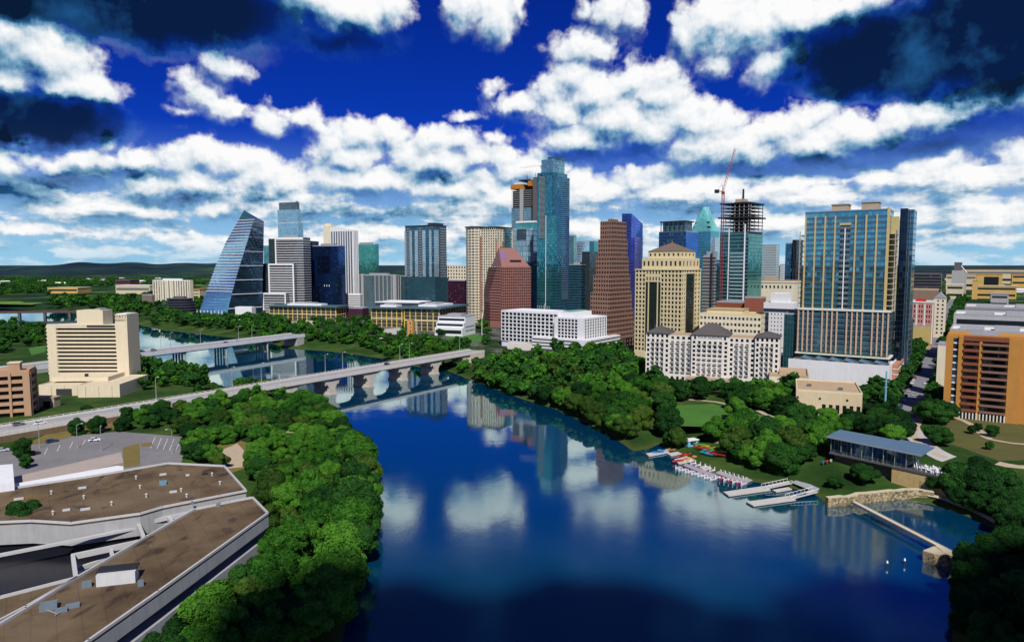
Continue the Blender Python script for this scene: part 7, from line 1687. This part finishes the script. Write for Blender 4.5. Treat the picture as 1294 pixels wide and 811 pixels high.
def crown_arrays(seed, nl, nc, size, flat=.85, tall=1.0):
    """leaf clusters spread over many overlapping lobes; unit radius"""
    rng = np.random.default_rng(seed); cs = [(0, 0, 0)]; rs = [.58]
    for _ in range(nl):
        v = rng.normal(size=3); v[2] = v[2] * .9 + .15; v /= np.linalg.norm(v); cs.append(tuple(v * rng.uniform(.48, .78) * np.array([1, 1, flat * tall]))); rs.append(rng.uniform(.20, .40))
    cs = np.array(cs); rs = np.array(rs); w = rs ** 2 / (rs ** 2).sum(); P = []; N = []; tot = 0
    while tot < nc:
        i = rng.choice(len(rs), nc, p=w); d_ = rng.normal(size=(nc, 3)); d_[:, 2] += .25; d_ /= np.linalg.norm(d_, axis=1)[:, None]
        p = cs[i] + d_ * (rs[i] * rng.uniform(.80, 1.10, nc))[:, None] * np.array([1, 1, flat]); dist = np.linalg.norm(p[:, None] - cs[None], axis=2) / rs[None]
        ok = (dist + (np.arange(len(rs))[None] == i[:, None]) * 9).min(1) > .80
        P.append(p[ok]); N.append(d_[ok]); tot += ok.sum()
    P = np.concatenate(P)[:nc]; N = np.concatenate(N)[:nc]; N = N + rng.normal(size=N.shape) * .42 + np.array([0, 0, .18]); N /= np.linalg.norm(N, axis=1)[:, None]
    t = np.cross(N, rng.normal(size=N.shape)); t /= np.linalg.norm(t, axis=1)[:, None]; u = np.cross(N, t); s = (size * rng.uniform(.6, 1.3, nc))[:, None]; asp = rng.uniform(.55, 1, nc)[:, None]
    V = np.stack([P - t * s - u * s * asp * .3, P - t * s * .1 - u * s * asp + N * s * .15, P + t * s + u * s * asp * .2, P + u * s * asp - N * s * .1], 1).reshape(-1, 3)
    core = MB(); ph = (1 + sqrt(5)) / 2
    ico = np.array([(-1, ph, 0), (1, ph, 0), (-1, -ph, 0), (1, -ph, 0), (0, -1, ph), (0, 1, ph), (0, -1, -ph), (0, 1, -ph), (ph, 0, -1), (ph, 0, 1), (-ph, 0, -1), (-ph, 0, 1)]) / sqrt(1 + ph * ph)
    IF = [(0, 11, 5), (0, 5, 1), (0, 1, 7), (0, 7, 10), (0, 10, 11), (1, 5, 9), (5, 11, 4), (11, 10, 2), (10, 7, 6), (7, 1, 8), (3, 9, 4), (3, 4, 2), (3, 2, 6), (3, 6, 8), (3, 8, 9), (4, 9, 5), (2, 4, 11), (6, 2, 10), (8, 6, 7), (9, 8, 1)]
    cv = []; cf = []
    for c, r in zip(cs, rs): cf += [tuple(len(cv) + q for q in f) for f in IF]; cv += [tuple(c + v * r * .78 * np.array([1, 1, flat])) for v in ico]
    return V, cv, cf
def crown_mesh(arr, name):
    V, cv, cf = arr; n = len(V) // 4; me = bpy.data.meshes.new(name); me.from_pydata(V.tolist() + cv, [], [(4 * i, 4 * i + 1, 4 * i + 2, 4 * i + 3) for i in range(n)] + [tuple(4 * n + q for q in f) for f in cf]); me.materials.append(LEAF['dark green']); return me
SHAPES = {'broad': (.70, 1.0), 'round': (.88, 1.0), 'tall': (1.0, 1.35)}
HI = {}; MID = {}; LOW = {}; TINY = {}
for i, (nm, (fl, tl)) in enumerate(SHAPES.items()):
    HI[nm] = [crown_mesh(crown_arrays(10 * i + j, 28, 11000, .043, fl, tl), 'crown') for j in range(3)]
    MID[nm] = [crown_mesh(crown_arrays(10 * i + j + 50, 20, 1900, .095, fl, tl), 'crown') for j in range(2)]
    LOW[nm] = [crown_arrays(10 * i + j + 80, 12, 330, .20, fl, tl) for j in range(2)]
    TINY[nm] = [crown_arrays(10 * i + j + 90, 5, 110, .34, fl, tl) for j in range(2)]
def trunk_mesh(seed):
    rng = random.Random(seed); mb = MB(); x = y = 0; prev = (0, 0, -.06)
    for i in range(3):
        t = (i + 1) / 3; q = (x + rng.uniform(-.04, .04), y + rng.uniform(-.04, .04), t * .62); mb.tube(prev, q, .055 * (1 - .25 * i), .055 * (1 - .25 * (i + 1)), 7); prev = q
    for i in range(5): a = i * 1.257 + rng.random(); mb.tube((0, 0, .30 + .06 * i), (.34 * cos(a), .34 * sin(a), .62 + .05 * i), .024, .010, 5)
    return mb.mesh('trunk', bark)
TRUNK = [trunk_mesh(i) for i in range(3)]
PL = []       # (x, y, z, height, radius, shape, colour, zone)
rt = random.Random(21)
def taken(x, y): return any(in_poly(x, y, e) for e in EXCL)
def fill(zone, px, space, hgt, rad, cols, shapes=('round', 'broad', 'tall'), z=None, wet=2.5, tries=4000, most=400):
    poly = [ground(a, b).xy for a, b in px]; x0, x1 = min(p.x for p in poly), max(p.x for p in poly); y0, y1 = min(p.y for p in poly), max(p.y for p in poly); n = 0; pts = []
    cand = np.array([(rt.uniform(x0, x1), rt.uniform(y0, y1)) for _ in range(tries)]); sd = lake_sd(cand); zz = zg_arr(cand)
    for (x, y), s_, z_ in zip(cand, sd, zz):
        if n >= most: break
        if s_ < wet or not in_poly(x, y, poly): continue
        if any((x - p[0]) ** 2 + (y - p[1]) ** 2 < (space * min(1, (.55 + p[4] / rad[1] * .45))) ** 2 for p in PL[-700:]): continue
        if taken(x, y): continue
        h = rt.uniform(*hgt); r = rt.uniform(*rad) * (h / hgt[1]) ** .5; PL.append((x, y, z_, h, r, rt.choice(shapes), rt.choice(cols), zone)); n += 1
    return n
def row(zone, px, hgt, rad, cols, step=7.5, jit=1.0, inland=3.5, shapes=('round', 'broad')):
    P = [at(a, b, .5) for a, b in px]
    for a, b in zip(P, P[1:]):
        L = (b - a).length; n = max(1, round(L / step)); dd = (b - a).normalized(); nn = Vector((-dd.y, dd.x, 0))
        for i in range(n):
            q = a + (b - a) * ((i + rt.uniform(.2, .8)) / n); best = None
            for s_ in (1, -1):
                c = q + nn * s_ * (inland + rt.uniform(0, jit)); sd = lake_sd([(c.x, c.y)])[0]
                if best is None or sd > best[0]: best = (sd, c)
            c = best[1]
            if best[0] < .8 or taken(c.x, c.y): continue
            h = rt.uniform(*hgt); PL.append((c.x, c.y, zg(c.x, c.y), h, rt.uniform(*rad), rt.choice(shapes), rt.choice(cols), zone))
def spot(zone, px, py, h, r, col, shape='round'):
    p = ground(px, py); PL.append((p.x, p.y, p.z, h, r, shape, col, zone))
DG, BG, OG = 'dark green', 'bright green', 'olive green'
MIXL = (BG, BG, DG, BG, OG); MIXD = (DG, DG, BG); MIXA = (DG, DG, BG, BG, OG)
# left bank, along the water then inland
row('L', [(455, 575), (440, 552), (418, 528), (398, 511), (372, 499)], (7, 9), (4.8, 6.4), (BG, BG, OG, DG), 7.5, 1.5, 2.4)
row('L', [(434, 805), (444, 755), (457, 705), (467, 650), (467, 607), (455, 575)], (11, 15), (6.4, 8.2), (BG, BG, BG, OG, DG), 8.6, 1.5, 2.6)
row('L', [(372, 499), (340, 493), (300, 491)], (7, 9), (4, 5), MIXA, 8)
fill('L', [(458, 600), (440, 560), (405, 525), (340, 500), (268, 495), (230, 520), (228, 545), (240, 575), (250, 590), (320, 600)], 8.6, (5.5, 8.5), (4.4, 6.6), MIXL)
fill('L', [(150, 830), (438, 815), (455, 705), (464, 650), (462, 598), (320, 598), (320, 610), (345, 660), (300, 720), (225, 770)], 10.2, (8.5, 14), (4.8, 8.2), MIXL)
fill('U', [(70, 552), (228, 538), (228, 520), (110, 528)], 8.5, (6, 8.5), (4, 5.2), MIXD, wet=4)
for a in ((352, 726, 9, 5.6, DG, 'broad'), (322, 748, 10, 6, DG, 'round'), (292, 775, 10, 6.2, DG, 'broad'), (262, 800, 9, 6, DG, 'round'), (228, 830, 9, 6, DG, 'broad'), (335, 778, 9, 5.6, BG, 'broad'), (302, 806, 9, 5.8, DG, 'round'), (372, 752, 9, 5.5, BG, 'round'), (350, 806, 10, 6.2, BG, 'broad'), (195, 862, 9, 6, DG, 'round'), (265, 850, 10, 6, BG, 'broad'), (390, 812, 9, 5.8, BG, 'round'), (330, 845, 10, 6, BG, 'round')): spot('L', *a)
for a in ((252, 584, 8.5, 5.5, DG, 'broad'), (242, 556, 7, 4.5, DG, 'round'), (28, 578, 8, 3.6, DG, 'tall'), (33, 592, 5, 2.6, DG, 'round')): spot('U', *a)
fill('H', [(150, 500), (262, 488), (258, 478), (215, 468), (178, 458), (176, 480), (150, 492)], 8.5, (7, 11), (4.2, 5.6), MIXD, wet=3)
fill('W', [(0, 452), (56, 448), (56, 415), (0, 412)], 13, (8, 11), (5.5, 7.5), (DG,), wet=4, most=26)
# north bank between and beyond the bridges
row('N', [(200, 417), (262, 424), (325, 430), (345, 434)], (8, 12), (5.5, 7), MIXD, 10, 2, 3)
fill('N', [(362, 436), (400, 438), (440, 443), (520, 457), (585, 474), (590, 466), (520, 450), (440, 438), (380, 432)], 7.5, (6, 9), (4.5, 6), MIXA, wet=2)
row('N', [(366, 441), (400, 443), (440, 447), (478, 453), (520, 463), (562, 469)], (7, 11), (4.5, 6), MIXA, 8, 3, 2.5)
fill('N', [(365, 432), (420, 428), (500, 430), (590, 438), (585, 455), (520, 458), (450, 444)], 9, (7, 10), (4.5, 6), MIXA)
fill('N', [(190, 414), (250, 404), (340, 404), (440, 412), (520, 425), (440, 432), (340, 426), (230, 418)], 13, (8, 12), (5.5, 7.5), MIXD)
# the park on the right bank
row('P', [(596, 479), (625, 491), (660, 504), (700, 516.5), (740, 535), (768, 549), (786, 560)], (9, 13), (5.6, 7.6), (BG, BG, DG, OG), 9, 3, 3.0)
row('P', [(832, 562), (850, 572)], (7, 9), (4, 5), MIXA, 7)
fill('P', [(590, 470), (640, 455), (700, 462), (780, 480), (815, 500), (870, 520), (900, 545), (880, 560), (830, 558), (770, 545), (700, 510), (640, 492)], 10.4, (9, 13.5), (5.8, 7.8), (BG, DG, BG, OG, DG))
fill('P', [(770, 470), (812, 486), (860, 498), (1000, 498), (1050, 520), (1000, 540), (940, 520), (850, 510), (790, 490)], 11, (9, 12.5), (6, 7.8), MIXD)
fill('P', [(880, 540), (960, 525), (1000, 545), (1050, 560), (1030, 580), (1000, 600), (965, 604), (930, 585), (900, 560)], 11, (10, 14), (6.2, 8), (BG, DG, OG, BG))
fill('P', [(690, 464), (700, 448), (775, 444), (812, 466), (832, 490), (770, 480)], 10, (8, 12), (5, 7), MIXD)
fill('S', [(1138, 480), (1160, 432), (1186, 396), (1192, 412), (1174, 455), (1152, 505)], 9, (8, 11), (5, 6.4), (DG,))
fill('S', [(1202, 396), (1216, 398), (1208, 440), (1190, 500), (1172, 515), (1186, 452)], 9, (8, 11), (5, 6.4), (DG,))
p_ = at(30, 676, 14); PL.append((p_.x, p_.y, 12.4, 10.5, 4.4, 'round', DG, 'U'))
fill('B', [(1000, 540), (1100, 535), (1140, 535), (1150, 560), (1060, 552), (1040, 560)], 9, (7, 9), (4.6, 5.8), MIXD)
for a in ((952, 591, 9, 5.6, BG, 'round'), (976, 594, 10, 6.4, OG, 'broad'), (1000, 590, 9, 6, DG, 'round'), (936, 584, 7, 4.4, DG, 'round'), (1018, 584, 7, 4.5, DG, 'broad'), (905, 558, 8, 5, DG, 'round'), (1092, 612, 7.5, 5.0, DG, 'broad'), (1056, 617, 5.0, 3.0, DG, 'round'), (1128, 560, 7.5, 5.2, BG, 'broad'), (1186, 562, 7.5, 5.6, DG, 'broad'), (1180, 535, 10, 8.0, DG, 'broad'), (1195, 530, 9, 6.5, DG, 'broad'), (1168, 528, 8, 5.5, DG, 'round'), (1254, 552, 5, 3.0, DG, 'round'), (1228, 548, 4, 2.0, DG, 'round'), (1250, 568, 3.5, 1.8, DG, 'round'), (1236, 545, 4, 2, DG, 'round'), (1290, 530, 8, 4.5, DG, 'round'), (1107, 528, 8, 5.5, DG, 'round'), (1090, 524, 7, 5, DG, 'round')): spot('B', *a)
# dark wood in the lower right corner and round the lagoon
row('R', [(1212, 720), (1209, 742), (1206, 775), (1204, 808)], (8, 10), (5, 6), (DG,), 7, 2, 3)
fill('R', [(1215, 730), (1330, 690), (1400, 820), (1300, 860), (1206, 830)], 8, (8, 11), (5, 6.4), (DG,), tries=3000)
row('R', [(1190, 640), (1230, 655), (1258, 668), (1262, 690), (1238, 706)], (6, 9), (4.5, 5.6), (DG,), 7, 2, 4)
for a in ((1215, 628, 11, 8, DG, 'broad'), (1240, 632, 11, 8, DG, 'broad'), (1262, 630, 10, 7, DG, 'broad'), (1230, 612, 9, 7, DG, 'broad'), (1285, 655, 9, 7, DG, 'broad'), (1190, 626, 7, 5, DG, 'round'), (1285, 690, 9, 6, DG, 'round')): spot('R', *a)
# street trees
for k in range(4, len(STREET) - 1, 3):
    for side in (10, -10.5):
        q = STREET[k] + sn * (side + rt.uniform(-1, 1))
        if not any(in_poly(q.x, q.y, e) for e in EXCL[:]) : PL.append((q.x, q.y, zg(q.x, q.y), rt.uniform(8, 11), rt.uniform(4.6, 6), rt.choice(('broad', 'round')), DG, 'S'))
for dd_ in (17, 23, -18):
    for k in range(8, len(STREET) - 1, 4):
        q = STREET[k] + sn * (dd_ + rt.uniform(-2, 2))
        if not taken(q.x, q.y): PL.append((q.x, q.y, zg(q.x, q.y), rt.uniform(7, 10), rt.uniform(4.5, 6), 'broad', DG, 'S'))
# woods that read as one mass: behind the hotel, along the river arm, below the hills and between far houses
FARL = []
def far_fill(px, n, hgt, rad, z=LAND):
    poly = [at(a, b, z).xy for a, b in px]; x0, x1 = min(p.x for p in poly), max(p.x for p in poly); y0, y1 = min(p.y for p in poly), max(p.y for p in poly); c = np.c_[np.array([rt.uniform(x0, x1) for _ in range(n)]), np.array([rt.uniform(y0, y1) for _ in range(n)])]; sd = lake_sd(c)
    for (x, y), s_ in zip(c, sd):
        if s_ > 3 and in_poly(x, y, poly) and not taken(x, y): h = rt.uniform(*hgt); FARL.append((x, y, LAND, h, rt.uniform(*rad), rt.choice(list(SHAPES)), rt.choice(MIXD), ''))
far_fill([(-20, 352), (250, 352), (300, 398), (240, 412), (130, 397), (60, 390), (-20, 386)], 7500, (8, 14), (6, 10))
far_fill([(-60, 460), (60, 445), (60, 412), (-60, 405)], 130, (8, 11), (5, 8)); far_fill([(230, 400), (600, 396), (640, 440), (560, 430), (430, 412), (300, 410)], 260, (7, 11), (4.5, 6.5))
far_fill([(1150, 350), (1330, 350), (1330, 400), (1210, 395), (1160, 420)], 420, (8, 12), (5, 8)); far_fill([(440, 350), (640, 350), (640, 372), (440, 372)], 300, (8, 12), (6, 9)); far_fill([(1190, 392), (1330, 395), (1330, 520), (1200, 500)], 90, (7, 10), (4.5, 6))

# ---- things: the nearest trees, each labelled by its looks and the landmark it stands by
LANDM = [(x, y, t) for x, y, t in ((440, 790, 'bottom edge of the left wood'), (455, 720, 'lake edge beside the near wing corner'), (466, 640, 'widest bulge of the left bank'), (455, 580, 'left bank point below the bridge'), (410, 522, 'first bridge pier on the left bank'), (345, 500, 'left end of the open water'), (280, 500, 'shaded arch at the left bank'), (300, 560, 'sandy clearing'), (365, 548, 'small bare patch in the wood'), (330, 690, 'near corner of the brown roof'), (270, 770, 'foot of the long concrete wall'), (380, 620, 'middle of the left wood'), (400, 700, 'lower middle of the left wood'), (225, 530, 'verge under the bridge'), (120, 540, 'grassy bank below the bridge'), (250, 585, 'far wing corner'), (30, 580, 'left car park edge'),
 (165, 490, 'cream podium corner'), (205, 475, 'left bank lamp by the podium'), (245, 485, 'lake side tip below the beam bridge'), (30, 430, 'sports field at far left'), (215, 420, 'left end of the far north shore'), (290, 425, 'middle of the beam bridge'), (345, 430, 'right end of the beam bridge'), (400, 442, 'shore left of the civic block'), (460, 448, 'shore below the civic block'), (520, 440, 'orange stair tower'), (560, 458, 'right end of the arch bridge'), (300, 408, 'foot of the sail tower'), (400, 412, 'long columned office'),
 (620, 482, 'right bridge abutment'), (650, 460, 'left end of the white hotel'), (690, 470, 'tall park pole'), (700, 510, 'curving grassy lake edge'), (740, 480, 'white hotel podium'), (760, 540, 'lake edge left of the spit'), (780, 500, 'foot of the yellow tower'), (820, 520, 'small park lawn'), (830, 560, 'reedy spit'), (870, 545, 'blue rental hut'), (880, 505, 'park path bend'), (910, 500, 'hipped hotel porch'), (950, 515, 'bend of the pale path'), (940, 560, 'bare earth path'), (925, 590, 'broad grey dock'), (985, 595, 'upper gangway'), (1000, 560, 'wood left of the boathouse'), (990, 540, 'pool terrace'), (1045, 550, 'left end of the boathouse'), (1080, 530, 'tan hall'), (1095, 610, 'boathouse stone base'), (1130, 555, 'rear boathouse roof'), (1145, 535, 'lake end of the street'), (1190, 545, 'orange brick slab lawn'), (1240, 550, 'winding park path'), (1210, 635, 'lagoon walk'), (1250, 640, 'right hand stone wall'), (1260, 690, 'inner lagoon shore'), (1210, 740, 'stone pier head'), (1250, 780, 'bottom right corner'), (1165, 480, 'street right of the big tower'), (1185, 430, 'middle of the street'), (1200, 390, 'far end of the street'), (1225, 760, 'dark shore by the pier head'), (1290, 730, 'right frame edge'))]
LM = [(ground(x, y).xy, t) for x, y, t in LANDM]
def in_view(t): x, y = proj((t[0], t[1], t[2] + t[3] * .6)); return -40 < x < 1334 and 300 < y < 880
PL.sort(key=lambda t: t[0] ** 2 + t[1] ** 2)
vis = [t for t in PL if in_view(t)]; near = vis[:292]; FARL += vis[292:] + [t for t in PL if not in_view(t)]
def ordinal(i): return ['nearest', 'second from', 'third from', 'fourth from', 'fifth from', 'sixth from', 'seventh from', 'eighth from', 'ninth from', 'tenth from'][i] if i < 10 else None
ZN = {'L': 'wood on the left bank', 'U': 'trees under the bridge approach', 'H': 'trees below the cream hotel', 'W': 'trees far left', 'N': 'trees of the north shore', 'P': 'trees of the right bank park', 'B': 'trees round the boathouse', 'R': 'dark trees round the lagoon', 'S': 'trees along the street'}
by = {}
for i, t in enumerate(near):
    j = min(range(len(LM)), key=lambda q: (LM[q][0].x - t[0]) ** 2 + (LM[q][0].y - t[1]) ** 2); by.setdefault((j, t[6]), []).append(i)
lab = {}
for (j, col), ids in by.items():
    ids.sort(key=lambda i: (LM[j][0].x - near[i][0]) ** 2 + (LM[j][0].y - near[i][1]) ** 2)
    for r, i in enumerate(ids):
        o_ = ordinal(r); lab[i] = ('%s %s tree, %s the %s' % (near[i][5], col, o_, LM[j][1])) if o_ else '%s tree in the thick of the wood by the %s' % (col, LM[j][1])
for i in lab:
    if len(lab[i].replace(',', '').split()) > 16: lab[i] = ' '.join(lab[i].split(' ')[1:])
    while len(lab[i].replace('-', ' ').split()) > 16: lab[i] = lab[i].replace(' tree in the thick of the wood by', ' tree deep in the wood by', 1) if 'thick' in lab[i] else lab[i].replace(' green', '', 1)
for i, (x, y, z, h, r, sh, col, zone) in enumerate(near):
    dist = sqrt(x * x + y * y); t = thing('tree', lab[i], 'tree', (x, y, z), rt.uniform(0, 6.28), ZN[zone]); me = rt.choice(HI[sh] if dist < 430 else MID[sh])
    tall = SHAPES[sh][0] * SHAPES[sh][1]; rz_ = max(r * .62, min(r * .95, h * .46)); c = bpy.data.objects.new('crown', me); COL.objects.link(c); c.parent = t; c.scale = (r, r, rz_ / SHAPES[sh][0] if sh != 'tall' else rz_); c.location = (0, 0, h - rz_ * (1.0 if sh != 'tall' else 1.25))
    c.material_slots[0].link = 'OBJECT'; c.material_slots[0].material = LEAF[col]
    tk = bpy.data.objects.new('trunk', rt.choice(TRUNK)); COL.objects.link(tk); tk.parent = t; tk.scale = (h * .75, h * .75, h)
def stuff(trees, name, label):
    for col in (DG, BG, OG):
        Vs = []; Fs = []; off = 0
        for (x, y, z, h, r, sh, c_, zone) in trees:
            if c_ != col: continue
            V, cv, cf = rt.choice((TINY if x * x + y * y > 810000 else LOW)[sh]); a = rt.uniform(0, 6.28); A = np.vstack([V, np.array(cv)]); rz_ = h * .52; B = np.c_[(A[:, 0] * cos(a) - A[:, 1] * sin(a)) * r + x, (A[:, 0] * sin(a) + A[:, 1] * cos(a)) * r + y, A[:, 2] * rz_ + z + h - rz_ * .9]
            n = len(V); fq = np.arange(n).reshape(-1, 4); Vs.append(B); Fs += (fq + off).tolist() + [[q + n + off for q in f] for f in cf]; off += len(A)
        if not Vs: continue
        me = bpy.data.meshes.new(name); me.from_pydata(np.concatenate(Vs).tolist(), [], Fs); me.materials.append(LEAF[col]); o = bpy.data.objects.new(name, me); COL.objects.link(o); tag(o, '%s leaved %s' % (col, label), 'woods', None, 'stuff')
stuff(FARL, 'distant_woodland', 'distant trees merging into one mass beyond the lake and round the city')
import collections; print('ZONES', collections.Counter(t[7] for t in PL))
print('TREES', len(PL), 'near', len(near), 'far', len(FARL))
# small far houses among the trees
fh = None; cnt = 0
HM = [C('house_pale', (.55, .52, .46), .85), C('house_warm', (.50, .36, .20), .85), C('house_white', (.72, .72, .72), .85), C('house_dark', (.12, .11, .11), .85)]; me_ = {}
for mi, m_ in enumerate(HM): mb = MB(); mb.box(-9, 9, -6, 6, 0, 6); mb.add([(-9.6, -6.6, 6.01), (9.6, -6.6, 6.01), (9.6, 6.6, 6.01), (-9.6, 6.6, 6.01), (-9.6, 0, 9), (9.6, 0, 9)], [(0, 1, 5, 4), (2, 3, 4, 5), (3, 0, 4), (1, 2, 5)]); me_[mi] = mb.mesh('far_house', m_)
HP = [('among the woods at far left', 'houses among the far left woods', [(-10, 352), (240, 352), (240, 372), (-10, 380)], 26), ('in the distance behind the glass towers', 'houses behind the towers', [(440, 350), (700, 350), (700, 380), (440, 380)], 26), ('beyond the street end at far right', 'houses at far right', [(1150, 345), (1320, 345), (1320, 372), (1200, 385)], 40)]
for wd, gp, px, n in HP:
    poly = [at(a, b, LAND).xy for a, b in px]; k = 0
    while k < n:
        x = rt.uniform(min(p.x for p in poly), max(p.x for p in poly)); y = rt.uniform(min(p.y for p in poly), max(p.y for p in poly))
        if not in_poly(x, y, poly): continue
        mi = rt.choice((0, 0, 1, 2, 2, 3)); k += 1
        if taken(x, y) or lake_sd([(x, y)])[0] < 10: continue
        o = bpy.data.objects.new('far_house', me_[mi]); COL.objects.link(o); o.location = (x, y, LAND); o.rotation_euler = (0, 0, rt.uniform(0, 3)); s_ = rt.uniform(.9, 1.7); o.scale = (s_, s_, s_ * .9); tag(o, ['cream', 'sand coloured', 'white', 'dark'][mi] + ' little house ' + wd, 'house', gp)
